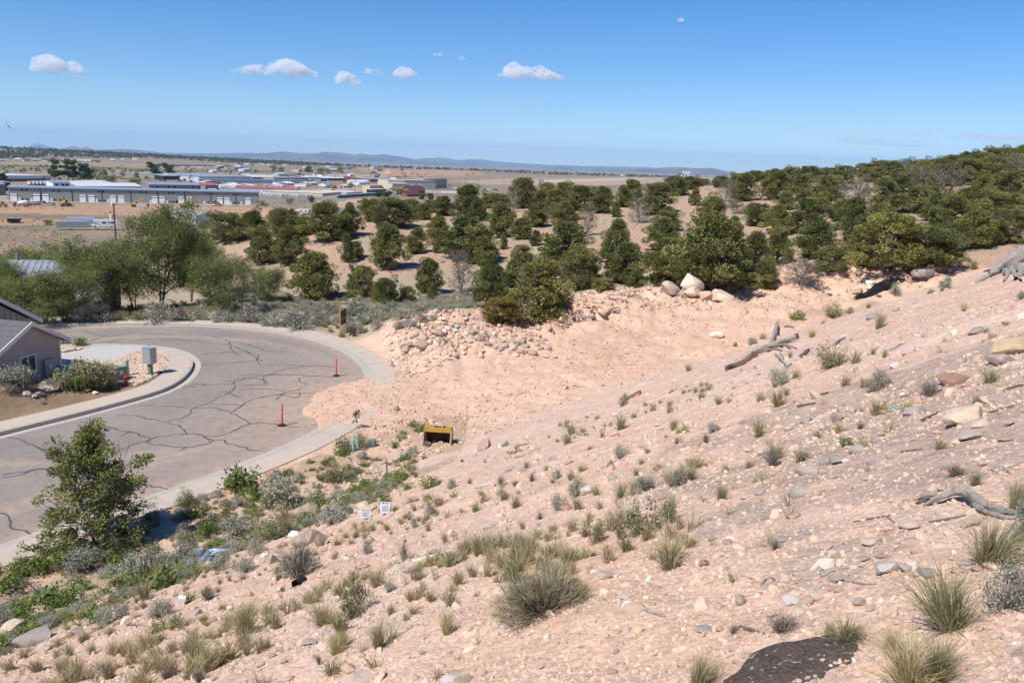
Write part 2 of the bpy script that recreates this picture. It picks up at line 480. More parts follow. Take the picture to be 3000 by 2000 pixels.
def hit(px, py, fallback=190.0):
    """where the ray through a photo pixel meets the ground"""
    d = ray(px, py); k = 1/math.hypot(d[0], d[1]); d = d*k
    x = d[0]*_T; y = d[1]*_T; zr = CAM_H+d[2]*_T
    below = zr < ground(x, y)
    i = int(np.argmax(below))
    if not below[i]:
        if d[2] < 0 and fallback is None:
            t = (-21.5-CAM_H)/d[2]; return np.array([d[0]*t, d[1]*t, -21.5]), t
        t = fallback; return np.array([d[0]*t, d[1]*t, gz(d[0]*t, d[1]*t)]), t
    t0, t1 = _T[max(i-1, 0)], _T[i]
    T = np.linspace(t0, t1, 24); b2 = (CAM_H+d[2]*T) < ground(d[0]*T, d[1]*T)
    t = float(T[int(np.argmax(b2))])
    return np.array([d[0]*t, d[1]*t, gz(d[0]*t, d[1]*t)]), t
def nrm(x, y, e=0.25):
    z0, z1, z2 = ground(np.array([x, x+e, x]), np.array([y, y, y+e]))
    return Vector((-(z1-z0)/e, -(z2-z0)/e, 1)).normalized()

# ---- the mesh: rings around the viewpoint, closer together near it
rad = np.concatenate([[0.0, .4, .8], np.geomspace(1.2, 14, 190, endpoint=False), np.geomspace(14, 85, 250, endpoint=False), np.geomspace(85, 420, 120, endpoint=False), np.geomspace(420, 9000, 210, endpoint=False), np.geomspace(9000, 41000, 24)])
ang = np.radians(np.concatenate([np.linspace(-180, -48, 60, endpoint=False), np.linspace(-48, 48, 560, endpoint=False), np.linspace(48, 180, 60, endpoint=False)]))
NR, NA = len(rad), len(ang)
_A, _Rr = np.meshgrid(ang, rad)
TX, TY = (np.sin(_A)*_Rr).ravel(), (np.cos(_A)*_Rr).ravel()
TZ = ground(TX, TY)
_i = np.arange(NR-1)[:, None]*NA; _j = np.arange(NA)[None]
_a = (_i+_j).ravel(); _b = (_i+(_j+1) % NA).ravel()
quads = np.stack([_a, _b, _b+NA, _a+NA], 1)
# ---- soil colours
def srgb(r, g, b):
    return np.array([((c/255)/12.92 if c/255 <= .04045 else ((c/255+.055)/1.055)**2.4) for c in (r, g, b)])
TR = np.hypot(TX, TY); TAZ = np.degrees(np.arctan2(TX, TY))
n1 = fbm(TX*.05, TY*.05, 4, 71); n2 = fbm(TX*.4, TY*.4, 4, 73); n3 = fbm(TX*2.5, TY*2.5, 3, 75)
C = np.tile(np.array([.50, .31, .205]), (len(TX), 1))                 # pinkish earth
def lay(mask, c):
    global C
    mk = np.clip(mask, 0, 1)[:, None]; C = C*(1-mk)+np.asarray(c)*mk
SLm = near_slope(TX, TY) > bg(TX, TY)
lay(np.where(TR < 120, 1, 0), (.61, .405, .29))
lay(np.where(SLm & (TR < 110), .75, 0), (.585, .415, .32))
lay(np.where(SLm & (TR < 110), .8*sstep(.0, .5, n2+.35*n1), 0), (.56, .375, .265))
lay(np.where(SLm & (TR < 110), .6*sstep(.1, .5, fbm(TX*.25+9, TY*.25, 4, 77)), 0), (.605, .46, .37))
lay(np.where((~SLm) & (TR < 110), .5*sstep(0, .5, n2), 0), (.645, .43, .31))
lay(np.where((~SLm) & (TR < 110), .7*sstep(.05, .45, fbm(TX*.18+3, TY*.18, 5, 78)), 0), (.545, .35, .24))
lay(np.where((~SLm) & (TR < 110), .6*sstep(.1, .4, fbm(TX*.9+3, TY*.9, 4, 80)), 0), (.66, .465, .35))
lay(np.where(SLm & (TR < 12) & (TX > 1.4), .75*sstep(.0, .35, fbm(TX*1.2+3, TY*1.2, 4, 82)+(TX-1.9)*.35), 0), (.36, .275, .225))
hill = (~SLm) & (TR > 84) & (TR < 420)
dB = np.full(len(TX), 1e3); mk = (TR > 40) & (TR < 120); dB[mk] = dist_line(TX[mk], TY[mk], BANK)
lay(np.where((~SLm) & (TR > 62) & (TR < 420) & (dB > 6), sstep(62, 76, TR), 0), (.42, .295, .21))
lay(np.where(hill, .75*sstep(-.15, .35, n1*.7+n2*.5), 0), (.335, .27, .19))
lay(np.where(hill, .7*sstep(.15, .5, fbm(TX*.12, TY*.12, 4, 79)), 0), (.455, .30, .21))
# strip of dry grass beyond the street, and the yards
strip = (~SLm) & (TR > 58) & (TR < 92) & (TX < 4) & (dB > 4)
lay(np.where(strip & (TAZ < 0), .8, 0), (.36, .31, .22))
yard = (TX < -18) & (TY > 5) & (TY < 56) & (TR < 80)
lay(np.where(yard, 1, 0), (.235, .165, .105)); lay(np.where(yard, .7*sstep(0, .5, n2), 0), (.29, .21, .13))
# weedy foot of the slope beside the near pavement
du = TX*DX+TY*DY
foot = (TX > -24) & (TX < -2) & (du > 15) & (du < 26) & (TR < 40)
lay(np.where(foot, .55*sstep(-.1, .4, n2+n3*.4)*sstep(15, 18, du), 0), (.27, .20, .125))
# lawn of the far house
lawn = np.hypot((TX+26)/7, (TY-72)/4) < 1
lay(np.where(lawn, .9, 0), (.06, .11, .025))
# valley floor
PL = TR > 200
val = sstep(190, 300, TR)*np.where((TAZ < 14), 1, sstep(420, 520, TR))
lay(val, (.255, .205, .15))
s1 = fbm(TX*.012, TY*.012, 4, 81); s2 = fbm(TX*.05+5, TY*.05, 4, 83)
lay(val*.8*sstep(-.05, .3, s1+.5*s2), (.185, .16, .115)); lay(val*.6*sstep(.1, .4, s2-.3*s1), (.37, .235, .15))
def ppoly(pts, z=-21.5): return np.array([atz(px, py, z)[:2] for px, py in pts])
farm = TR > 180
fx, fy = TX[farm], TY[farm]
def area(pts, c, k=1.0):
    w = np.zeros(len(TX)); w[farm] = inside_poly(fx, fy, ppoly(pts))*k; lay(w*(.8+.25*s2), c)
area([(-60,594),(760,606),(900,622),(1100,640),(700,650),(420,640),(-60,628)], (.47,.29,.18), .8)
area([(-60,640),(300,648),(300,660),(-60,656)], (.47,.29,.18), .7)
area([(560,625),(840,612),(990,632),(900,650),(620,650),(560,640)], (.52,.33,.215))
area([(925,588),(1090,580),(1110,606),(950,608)], (.50,.34,.235), .9)
area([(-60,622),(420,634),(430,645),(-60,634)], (.17,.13,.09), .8)
area([(745,575),(1010,582),(1010,590),(760,584)], (.20,.20,.20), .9)       # storage yard tarmac
area([(640,552),(700,552),(1000,566),(1000,580),(770,576)], (.29,.26,.23), .8)
area([(920,553),(1100,545),(1150,570),(960,576)], (.46,.33,.24), .8)
area([(-60,566),(24,572),(24,590),(-60,592)], (.30,.28,.26), .9)
area([(180,535),(700,540),(700,546),(180,541)], (.19,.16,.125), .9)
area([(240,528),(420,530),(420,538),(240,537)], (.27,.26,.25), .8)
area([(-60,473),(300,478),(800,496),(800,503),(500,499),(200,489),(-60,481)], (.30,.235,.145), .9)
area([(-60,482),(200,486),(430,493),(430,498),(200,492),(-60,487)], (.10,.125,.045), .95)
area([(380,497),(800,500),(800,505),(380,503)], (.10,.13,.05), .9)
area([(250,500),(480,504),(480,512),(250,508)], (.45,.29,.20), .8)
area([(900,512),(1130,512),(1130,521),(920,523)], (.46,.315,.22), .85)
area([(1040,492),(1400,502),(1420,512),(1330,519),(1100,511)], (.46,.275,.175), .8)
area([(1330,529),(1480,524),(1700,522),(1900,520),(2100,521),(2060,536),(1700,545),(1400,540)], (.42,.31,.225), .9)
area([(1580,529),(1850,522),(1900,524),(1600,535)], (.50,.44,.37), .8)
area([(1300,515),(2100,514),(2100,519),(1500,523),(1300,524)], (.27,.205,.135), .8)
C *= (1+.10*n3[:, None]*(TR < 150)[:, None]+.06*n2[:, None])
terr = mesh_np('terrain', np.stack([TX, TY, TZ], 1), quads, None, True)
ca = terr.color_attributes.new('soil', 'FLOAT_COLOR', 'POINT')
ca.data.foreach_set('color', np.concatenate([np.clip(C, 0, 1), np.ones((len(C), 1))], 1).astype(np.float32).ravel())
mt, b = base_mat('soil', .95, 0, .1); n, l = nodes(mt)
vc = n.new('ShaderNodeVertexColor'); vc.layer_name = 'soil'
geo = n.new('ShaderNodeNewGeometry')
def vscale(v, s):
    q = n.new('ShaderNodeVectorMath'); q.operation = 'SCALE'; q.inputs['Scale'].default_value = s; l.new(v, q.inputs[0]); return q.outputs[0]
P_ = geo.outputs['Position']
f1 = noise_tex(n, l, 3.0, 8, .7, vec=P_); f2 = noise_tex(n, l, 22.0, 5, .7, vec=P_)
vo = n.new('ShaderNodeTexVoronoi'); vo.inputs['Scale'].default_value = 26.0; l.new(P_, vo.inputs['Vector'])
vo2 = n.new('ShaderNodeTexVoronoi'); vo2.inputs['Scale'].default_value = 9.0; l.new(P_, vo2.inputs['Vector'])
c = mixc(n, l, 1.0, vc.outputs['Color'], ramp(n, l, f1, [(.3, (.80,.78,.76)), (.7, (1.12,1.12,1.12))]), 'MULTIPLY')
c = mixc(n, l, 1.0, c, ramp(n, l, f2, [(.3, (.78,.77,.76)), (.65, (1.1,1.1,1.1))]), 'MULTIPLY')
peb = n.new('ShaderNodeHueSaturation'); peb.inputs['Saturation'].default_value = .25; peb.inputs['Value'].default_value = 1.0
l.new(vo.outputs['Color'], peb.inputs['Color'])
c = mixc(n, l, .22, c, mixc(n, l, 1.0, c, ramp(n, l, peb.outputs[0], [(.1, (.55,.52,.5)), (.9, (1.5,1.5,1.5))]), 'MULTIPLY'))
l.new(c, b.inputs['Base Color'])
ad = n.new('ShaderNodeMath'); ad.operation = 'MULTIPLY_ADD'; ad.inputs[1].default_value = -.6; l.new(vo.outputs['Distance'], ad.inputs[0]); l.new(f2, ad.inputs[2])
ad2 = n.new('ShaderNodeMath'); ad2.operation = 'MULTIPLY_ADD'; ad2.inputs[1].default_value = -.9; l.new(vo2.outputs['Distance'], ad2.inputs[0]); l.new(ad.outputs[0], ad2.inputs[2])
l.new(bump(n, l, ad2.outputs[0], .6, .03), b.inputs['Normal'])
SOIL = mt
terr.materials.append(mt)
terro = ob('terrain', terr); tag(terro, 'pinkish stony earth of the slope, lot, hill and valley floor', None, None, 'structure')

# ================================================================ STREET
def concrete(name, c, var=.12):
    if name in MATS: return MATS[name]
    mt, b = base_mat(name, .9, 0, .15); n, l = nodes(mt)
    f = noise_tex(n, l, .35, 8, .72); g = noise_tex(n, l, 14, 5, .7)
    cc = ramp(n, l, f, [(.3, tuple(x*(1-var) for x in c)), (.5, c), (.72, (c[0]*1.06, c[1]*.98, c[2]*.9))])
    cc = mixc(n, l, 1.0, cc, ramp(n, l, g, [(.3, (.9,.9,.9)), (.7, (1.06,1.06,1.06))]), 'MULTIPLY')
    l.new(cc, b.inputs['Base Color']); l.new(bump(n, l, g, .25, .01), b.inputs['Normal'])
    MATS[name] = mt; return mt
M_WALK = concrete('pavement_concrete', (.50, .415, .335)); M_GUT = concrete('gutter_concrete', (.44, .40, .35)); M_DRIVE = concrete('driveway_concrete', (.47, .445, .41), .06)
mt, b = base_mat('asphalt', .9, 0, .2); n, l = nodes(mt)
geo = n.new('ShaderNodeNewGeometry'); P_ = geo.outputs['Position']
f1 = noise_tex(n, l, .22, 6, .6, vec=P_); f2 = noise_tex(n, l, 2.2, 8, .75, vec=P_); f3 = noise_tex(n, l, 45, 3, .7, vec=P_)
c = ramp(n, l, f1, [(.3, (.228,.197,.172)), (.5, (.262,.226,.199)), (.7, (.30,.255,.218))])
c = mixc(n, l, 1.0, c, ramp(n, l, f2, [(.3, (.86,.86,.86)), (.7, (1.1,1.09,1.08))]), 'MULTIPLY')
c = mixc(n, l, 1.0, c, ramp(n, l, f3, [(.3, (.72,.72,.72)), (.7, (1.25,1.24,1.22))]), 'MULTIPLY')
at = n.new('ShaderNodeAttribute'); at.attribute_name = 'dust'
dm = n.new('ShaderNodeMath'); dm.operation = 'MULTIPLY'; l.new(at.outputs['Fac'], dm.inputs[0]); l.new(ramp(n, l, f2, [(.30, (0,0,0)), (.62, (1,1,1))]), dm.inputs[1])
c = mixc(n, l, dm.outputs[0], c, (.50,.345,.245))
l.new(c, b.inputs['Base Color']); l.new(bump(n, l, f3, .5, .01), b.inputs['Normal'])
M_ASPH = mt
# carriageway, thick enough to have an edge
NW = 18
V = []; 
for i in range(220):
    a, c_ = OUT[i], INN[i]
    for k in range(NW+1):
        t = k/NW; p = a*(1-t)+c_*t; V.append((p[0], p[1], .045*math.sin(math.pi*t)))
V = np.array(V); W_ = NW+1
ii = np.arange(219)[:, None]*W_; kk = np.arange(NW)[None]
q = (ii+kk).ravel(); quads = np.stack([q, q+1, q+1+W_, q+W_], 1)[:, ::-1]
me = mesh_np('road', V, quads, M_ASPH, True)
du_ = me.attributes.new('dust', 'FLOAT', 'POINT')
dd = np.maximum(np.exp(-(((V[:, 0]+8.5)/5.6)**2+((V[:, 1]-41.5)/9.5)**2)), .8*np.exp(-(dist_line(V[:, 0], V[:, 1], OUT[::4])/.8)**2)*(V[:, 1] < 60))
track = np.abs(np.hypot(V[:, 0]+22, V[:, 1]-44)-12.6); dd = np.maximum(dd, .55*np.exp(-(track/.5)**2)*(V[:, 1] > 30))
track = np.abs((V[:, 0]+11.2)*.87-(V[:, 1]-33)*.49+2.6); dd = np.maximum(dd, .6*np.exp(-(track/.7)**2)*(V[:, 1] < 38))
track = np.abs((V[:, 0]+11.2)*.87-(V[:, 1]-33)*.49+.8); dd = np.maximum(dd, .35*np.exp(-(track/.9)**2)*(V[:, 1] < 38))
du_.data.foreach_set('value', np.clip(dd, 0, 1).astype(np.float32))
road = tag(ob('road', me), 'cracked asphalt road curving past the dirt lot', None, None, 'structure')

def strip_slabs(parent, name, P, Nn, o0, o1, z0, z1, zb, mat, step, gap=.012, rng_=None, drop=None):
    """a row of concrete slabs along a curve, each its own piece"""
    s = np.concatenate([[0], np.cumsum(np.linalg.norm(np.diff(P, axis=0), axis=1))])
    t = 0.0
    while t < s[-1]-.2:
        t1 = min(t+step, s[-1]); us = np.linspace(t+gap, t1-gap, 4)
        A = np.stack([np.interp(us, s, P[:, k]) for k in (0, 1)], 1); B = np.stack([np.interp(us, s, Nn[:, k]) for k in (0, 1)], 1)
        B /= np.linalg.norm(B, axis=1)[:, None]
        a, c_ = A+B*o0, A+B*o1
        v = []; dz = R.uniform(-.004, .004)
        for i in range(4):
            za, zc = (z0+dz, z1+dz) if drop is None else drop(A[i], z0+dz, z1+dz)
            v += [(*a[i], za), (*c_[i], zc), (*a[i], zb), (*c_[i], zb)]
        f = []
        for i in range(3):
            k = i*4; f += [(k, k+4, k+5, k+1), (k, k+2, k+6, k+4), (k+1, k+5, k+7, k+3)]
        f += [(0, 1, 3, 2), (12, 14, 15, 13)]
        mid = A[1]+B[1]*(o0+o1)/2
        if -64 < mid[0] < 10 and mid[1] > 3:
            me = bpy.data.meshes.new(name); me.from_pydata(v, [], f); me.materials.append(mat); me.update()
            bm = bmesh.new(); bm.from_mesh(me); bmesh.ops.recalc_face_normals(bm, faces=bm.faces); bm.to_mesh(me); bm.free()
            ob(name, me, parent)
        t = t1
def struct(name, label):
    o = bpy.data.objects.new(name, None); link(o); return tag(o, label, None, None, 'structure')
pv_o = struct('pavement', 'pale concrete pavement along the outer edge of the road bend')
pv_i = struct('pavement', 'pale concrete pavement round the inside corner by the driveway')
kb_o = struct('kerb', 'concrete kerb and gutter on the outer edge of the road'); kb_i = struct('kerb', 'tall concrete kerb and gutter on the inside of the bend')
def low(p, a, c_):      # the kerb dips to the road at the driveway
    k = 1-float(sstep(49.0, 51.2, p[1]))*1.0 if p[0] > -32 else 0
    return a*k+.03*(1-k), c_*k+.035*(1-k)
def lowg(p, a, c_): return a, c_
strip_slabs(kb_o, 'gutter_slab', OUT, NO, 0.0, GUT, .004, -.015, -.2, M_GUT, 3.0)
strip_slabs(kb_i, 'gutter_slab', INN, NI, 0.0, GUT, .004, -.015, -.2, M_GUT, 3.0)
strip_slabs(kb_o, 'kerb_stone', OUT, NO, GUT+.01, GUT+KERB, .10, .125, -.2, M_GUT, 3.0)
strip_slabs(kb_i, 'kerb_stone', INN, NI, GUT+.01, GUT+KERB, .17, .185, -.2, M_GUT, 3.0, drop=low)
strip_slabs(pv_o, 'paving_slab', OUT, NO, GUT+KERB+.01, GUT+KERB+WALK, .123, .135, -.1, M_WALK, 1.5)
strip_slabs(pv_i, 'paving_slab', INN, NI, GUT+KERB+.01, GUT+KERB+WALK, .183, .195, -.1, M_WALK, 1.5, drop=low)
# driveway
dv = struct('driveway', 'smooth grey concrete driveway beside the house')
def slab_poly(name, P, z, zb, mat, parent):
    v = [(*p, z) for p in P]+[(*p, zb) for p in P]; k = len(P)
    f = [tuple(range(k)), tuple(range(k, 2*k))[::-1]]+[(i, k+i, k+(i+1) % k, (i+1) % k) for i in range(k)]
    me = bpy.data.meshes.new(name); me.from_pydata(v, [], f); me.materials.append(mat)
    bm = bmesh.new(); bm.from_mesh(me); bmesh.ops.recalc_face_normals(bm, faces=bm.faces); bm.to_mesh(me); bm.free(); return ob(name, me, parent)
slab_poly('slab', dp, .07, -.2, M_DRIVE, dv)

# tar-filled cracks in the asphalt, traced as strips lying on it
M_TAR = plain('tar', (.085, .08, .08), .7, 0, .3, 2.0)
Z4 = lambda a, b: (a/2.352, b/2.352+850)
CRK = [[(0,1305),(120,1275),(300,1232),(330,1240),(420,1212),(530,1175)],[(0,1283),(200,1250),(290,1230),(420,1245)],[(60,1015),(160,1045),(270,1085),(330,1130),(410,1162)],[(300,1100),(420,1090),(530,1100)],
 [(560,903),(700,935),(900,985),(1040,1025),(1000,1055),(1150,1078),(1300,1085),(1440,1062),(1450,1035),(1380,1005),(1250,1000),(1040,1030),(880,1085),(700,1150)],[(800,860),(980,880),(1150,915),(1240,950),(1280,990),(1250,1000)],
 [(1150,912),(1290,870),(1330,815),(1440,780),(1560,720),(1620,665),(1610,640),(1750,600),(1850,590),(1990,540),(2090,528)],[(1300,815),(1160,800),(960,792)],[(1330,820),(1480,820),(1590,850),(1690,900),(1700,930),(1640,960),(1530,1010),(1400,1015),(1450,1050)],
 [(1590,848),(1660,800),(1780,745),(1950,720)],[(1700,930),(1780,920),(1900,925),(2060,945)],[(1450,1040),(1540,1035),(1560,1055),(1640,1075),(1740,1100),(1810,1110)],[(1620,665),(1830,650),(1800,620),(1700,610),(1540,630)],[(1640,690),(1800,685),(1950,700)],
 [(1830,650),(1820,600),(1940,580)],[(1380,515),(1580,505),(1760,490),(1800,515),(1920,518),(2100,525),(2300,530)],[(1760,490),(1770,455),(1700,425),(1640,400),(1540,375),(1450,370),(1330,350),(1210,340),(1080,330)],
 [(1460,320),(1560,350),(1680,372),(1790,405),(1850,425),(1980,428)],[(400,300),(560,280),(700,320),(830,310),(940,295),(1080,305),(1200,310)],[(560,370),(640,345),(700,325)],[(740,360),(860,335)],[(1380,445),(1560,430),(1700,425)],
 [(1640,590),(1800,585),(2050,590),(2300,600)],[(940,1290),(1010,1330),(1160,1375)],[(1220,1110),(1300,1085)],[(2060,610),(2100,660)],[(0,1541),(60,1566),(90,1636),(150,1646),(200,1686)],[(1260,650),(1540,650),(1680,640)],[(1900,720),(2080,712),(2290,722)],
 [(1540,705),(1650,742)],[(1450,785),(1560,792),(1660,800)],[(830,1010),(900,980)],[(1570,355),(1620,440),(1660,440)],[(1690,425),(1740,450),(1800,500)],[(940,350),(1060,335),(1180,350)],[(1940,720),(1990,740),(2050,745),(2080,712)],[(1270,665),(1390,665),(1400,650)],[(1900,760),(1990,700),(2070,690)]]
for k, pl in enumerate(CRK):
    P = catmull([atz(*Z4(a, b_), .0)[:2] for a, b_ in pl], max(6, 7*len(pl))) if len(pl) > 2 else np.array([atz(*Z4(a, b_), 0)[:2] for a, b_ in pl])
    if len(pl) == 2: P = np.stack([np.linspace(P[0][i], P[1][i], 8) for i in (0, 1)], 1)
    P = P+np.stack([fbm(P[:, 0]*2.3+k, P[:, 1]*2.3, 2, 91), fbm(P[:, 0]*2.3, P[:, 1]*2.3+k, 2, 93)], 1)*.16
    Nn = normals(P, 1); w = (.024+.036*np.abs(fbm(P[:, 0]*1.7, P[:, 1]*1.7, 2, 95)))[:, None]
    # height of the cambered road
    def rz(q):
        d0 = dist_line(q[:, 0], q[:, 1], OUT[::3]); d1 = dist_line(q[:, 0], q[:, 1], INN[::3]); t = d0/(d0+d1); return .045*np.sin(np.pi*t)+.006
    A, B = P+Nn*w, P-Nn*w; m_ = len(P)
    V = np.vstack([np.column_stack([A, rz(A)]), np.column_stack([B, rz(B)])])
    i = np.arange(m_-1); me = mesh_np('crack_seal', V, np.stack([i, i+1, i+1+m_, i+m_], 1), M_TAR); ob('crack_seal', me, road)

# ================================================================ SCATTER (ground litter nobody could count)
def scatter(name, pts, rot, scl, meshes, idx, label):
    """one object whose vertices carry instances of small meshes"""
    c = bpy.data.collections.new(name+'_sources')
    for k, me in enumerate(meshes):
        c.objects.link(bpy.data.objects.new('%s_source_%02d' % (name, k), me))
    me = bpy.data.meshes.new(name)
    me.vertices.add(len(pts)); me.vertices.foreach_set('co', np.asarray(pts, np.float32).ravel())
    for nm, ty, val in (('rot', 'FLOAT_VECTOR', rot), ('scl', 'FLOAT_VECTOR', scl)):
        a = me.attributes.new(nm, ty, 'POINT'); a.data.foreach_set('vector', np.asarray(val, np.float32).ravel())
    a = me.attributes.new('pick', 'INT', 'POINT'); a.data.foreach_set('value', np.asarray(idx, np.int32))
    o = tag(ob(name, me), label, None, None, 'stuff')
    g = bpy.data.node_groups.new(name, 'GeometryNodeTree')
    g.interface.new_socket('Geometry', in_out='INPUT', socket_type='NodeSocketGeometry')
    g.interface.new_socket('Geometry', in_out='OUTPUT', socket_type='NodeSocketGeometry')
    n, l = g.nodes, g.links
    gi, go = n.new('NodeGroupInput'), n.new('NodeGroupOutput')
    ci = n.new('GeometryNodeCollectionInfo'); ci.inputs['Collection'].default_value = c
    ci.inputs['Separate Children'].default_value = True; ci.inputs['Reset Children'].default_value = True
    ip = n.new('GeometryNodeInstanceOnPoints'); ip.inputs['Pick Instance'].default_value = True
    def at(nm, ty):
        q = n.new('GeometryNodeInputNamedAttribute'); q.data_type = ty; q.inputs['Name'].default_value = nm
        return [s for s in q.outputs if s.enabled and s.name == 'Attribute'][0]
    e2r = n.new('FunctionNodeEulerToRotation'); l.new(at('rot', 'FLOAT_VECTOR'), e2r.inputs[0])
    l.new(gi.outputs[0], ip.inputs['Points']); l.new(ci.outputs[0], ip.inputs['Instance'])
    l.new(at('pick', 'INT'), ip.inputs['Instance Index']); l.new(e2r.outputs[0], ip.inputs['Rotation']); l.new(at('scl', 'FLOAT_VECTOR'), ip.inputs['Scale'])
    l.new(ip.outputs[0], go.inputs[0])
    md = o.modifiers.new('scatter', 'NODES'); md.node_group = g
    return o

# ================================================================ ROCKS
def ico(sub):
    bm = bmesh.new(); bmesh.ops.create_icosphere(bm, subdivisions=sub, radius=1)
    V = np.array([v.co[:] for v in bm.verts]); Fc = np.array([[v.index for v in f.verts] for f in bm.faces]); bm.free(); return V, Fc
_ICO = {k: ico(k) for k in (1, 2, 3, 4)}
def rock_shape(seed, sub, ang, lump):
    g = np.random.default_rng(seed); V, Fc = _ICO[sub]; V = V.copy()
    ph = g.uniform(0, 20, 3)
    d = fbm(V[:, 0]*1.3+ph[0]+V[:, 2]*.7, V[:, 1]*1.3+ph[1]-V[:, 2]*.8, 3, seed % 40)
    V *= (1+lump*d)[:, None]
    for _ in range(int(ang)):
        nv = g.normal(size=3); nv /= np.linalg.norm(nv); c = g.uniform(.48, .82)
        s = V@nv; V = np.where((s > c)[:, None], V-np.outer(s-c, nv)*.98, V)
    if sub >= 2:
        V *= (1+.035*fbm(V[:, 0]*5+ph[2], V[:, 1]*5+V[:, 2]*4, 3, (seed+7) % 40))[:, None]
    return V, Fc
def rock_mesh(seed, sub, ang, lump, mat, smooth=True):
    V, Fc = rock_shape(seed, sub, ang, lump)
    me = mesh_np('rock', V, Fc, mat, smooth)
    if smooth:
        try: me.set_sharp_from_angle(angle=math.radians(32))
        except Exception: pass
    return me
def stonemat(name, c, var=.22):
    mt, b = base_mat(name, .9, 0, .2); n, l = nodes(mt)
    oi = n.new('ShaderNodeObjectInfo')
    tc = n.new('ShaderNodeTexCoord')
    f = noise_tex(n, l, 1.6, 8, .72, vec=tc.outputs['Object']); g = noise_tex(n, l, 9, 5, .7, vec=tc.outputs['Object'])
    cc = ramp(n, l, f, [(.28, tuple(x*(1-var*1.3) for x in c)), (.5, c), (.72, tuple(min(1, x*(1+var*.7)) for x in c))])
    cc = mixc(n, l, 1.0, cc, ramp(n, l, oi.outputs['Random'], [(0, (.78,.78,.80)), (.5, (1,1,1)), (1, (1.14,1.09,1.02))]), 'MULTIPLY')
    cc = mixc(n, l, 1.0, cc, ramp(n, l, g, [(.3, (.82,.82,.82)), (.7, (1.08,1.08,1.08))]), 'MULTIPLY')
    l.new(cc, b.inputs['Base Color']); l.new(bump(n, l, g, .5, .08), b.inputs['Normal'])
    return mt
STONE = {'c': stonemat('stone_cream', (.64,.50,.385)), 't': stonemat('stone_tan', (.56,.42,.31)), 'g': stonemat('stone_grey', (.45,.39,.34)),
         'b': stonemat('stone_brown', (.43,.335,.25)), 'v': stonemat('stone_mauve', (.44,.355,.315)), 'r': stonemat('stone_rust', (.42,.255,.175)),
         'w': stonemat('stone_white', (.74,.66,.585), .1), 'p': stonemat('stone_pink', (.56,.37,.30)), 'o': stonemat('stone_ochre', (.52,.385,.25)), 'k': stonemat('stone_dark', (.12,.10,.09))}
CNAME = {'c': 'cream', 't': 'tan', 'g': 'grey', 'b': 'brown', 'v': 'mauve grey', 'r': 'rust red', 'w': 'white', 'p': 'pink', 'o': 'ochre', 'k': 'dark'}
ROUND = {k: [rock_mesh(100+i*7+ord(k), 3, 5, .30, STONE[k]) for i in range(4)] for k in STONE}
SHARP = {k: [rock_mesh(300+i*11+ord(k), 3, 13, .24, STONE[k]) for i in range(5)] for k in STONE}
def place_rock(px, py, w, h, k, shape, name, label, group, sink=.3, flat=None, tilt=True, d=None):
    if d is None: p, t = hit(px, py+h*.35)
    else: p = atd(px, py, d); p[2] = gz(p[0], p[1]); t = d
    s = t/F/abs(math.cos(math.atan((px-1500)/F)))*(1.3 if 'rubble' in label else 1.1)
    W = w*s/2; Hh = h*s/2
    o = bpy.data.objects.new(name, R.choice((SHARP if shape == 's' else ROUND)[k])); link(o)
    sz = max(Hh*.95, W*.38) if flat is None else W*flat
    o.scale = (W, W*R.uniform(.75, 1.0), sz)
    az = math.atan2(p[0], p[1])
    nv = nrm(p[0], p[1]) if tilt else Vector((0, 0, 1))
    q = Vector((0, 0, 1)).rotation_difference(nv.lerp(Vector((0, 0, 1)), .4))
    q = q @ Matrix.Rotation(-az+R.uniform(-.35, .35)+R.choice((0, math.pi)), 3, 'Z').to_quaternion()
    q = q @ Matrix.Rotation(R.uniform(-.18, .18), 3, 'Y').to_quaternion()
    o.rotation_mode = 'QUATERNION'; o.rotation_quaternion = q
    o.location = Vector(p)+nv*(sz*(1-2*sink))
    return tag(o, label, 'rock' if name != 'boulder' else 'boulder', group)
def L2(s): return [tuple(x.split(',')) for x in s.split()]
def rocks(data, off, sc, name, labelf, group, shape='s', sink=.3):
    for r in L2(data):
        x, y, w, h, k = float(r[0])/sc+off[0], float(r[1])/sc+off[1], float(r[2])/sc, float(r[3])/sc, r[4]
        sh = r[5] if len(r) > 5 else shape
        if sh == 'r' and 'rubble' in group and R.random() < .5: sh = 's'
        if w*h*sc*sc < 2000 and sc < 3: continue
        asp = w/h; shp = 'flat ' if asp > 2.2 else 'oblong ' if asp > 1.55 else 'tall ' if asp < 1.08 else ''
        big = 'big ' if w*h > {4.704: 560}.get(sc, 1500) else 'small ' if w*h < {4.704: 230}.get(sc, 620) else ''
        place_rock(x, y, w, h, k, sh, name, big+shp+labelf(k, sh), '%s%s%s %s %s' % (big, shp, CNAME[k], {'r': 'rounded', 's': 'angular'}[sh], group), sink)
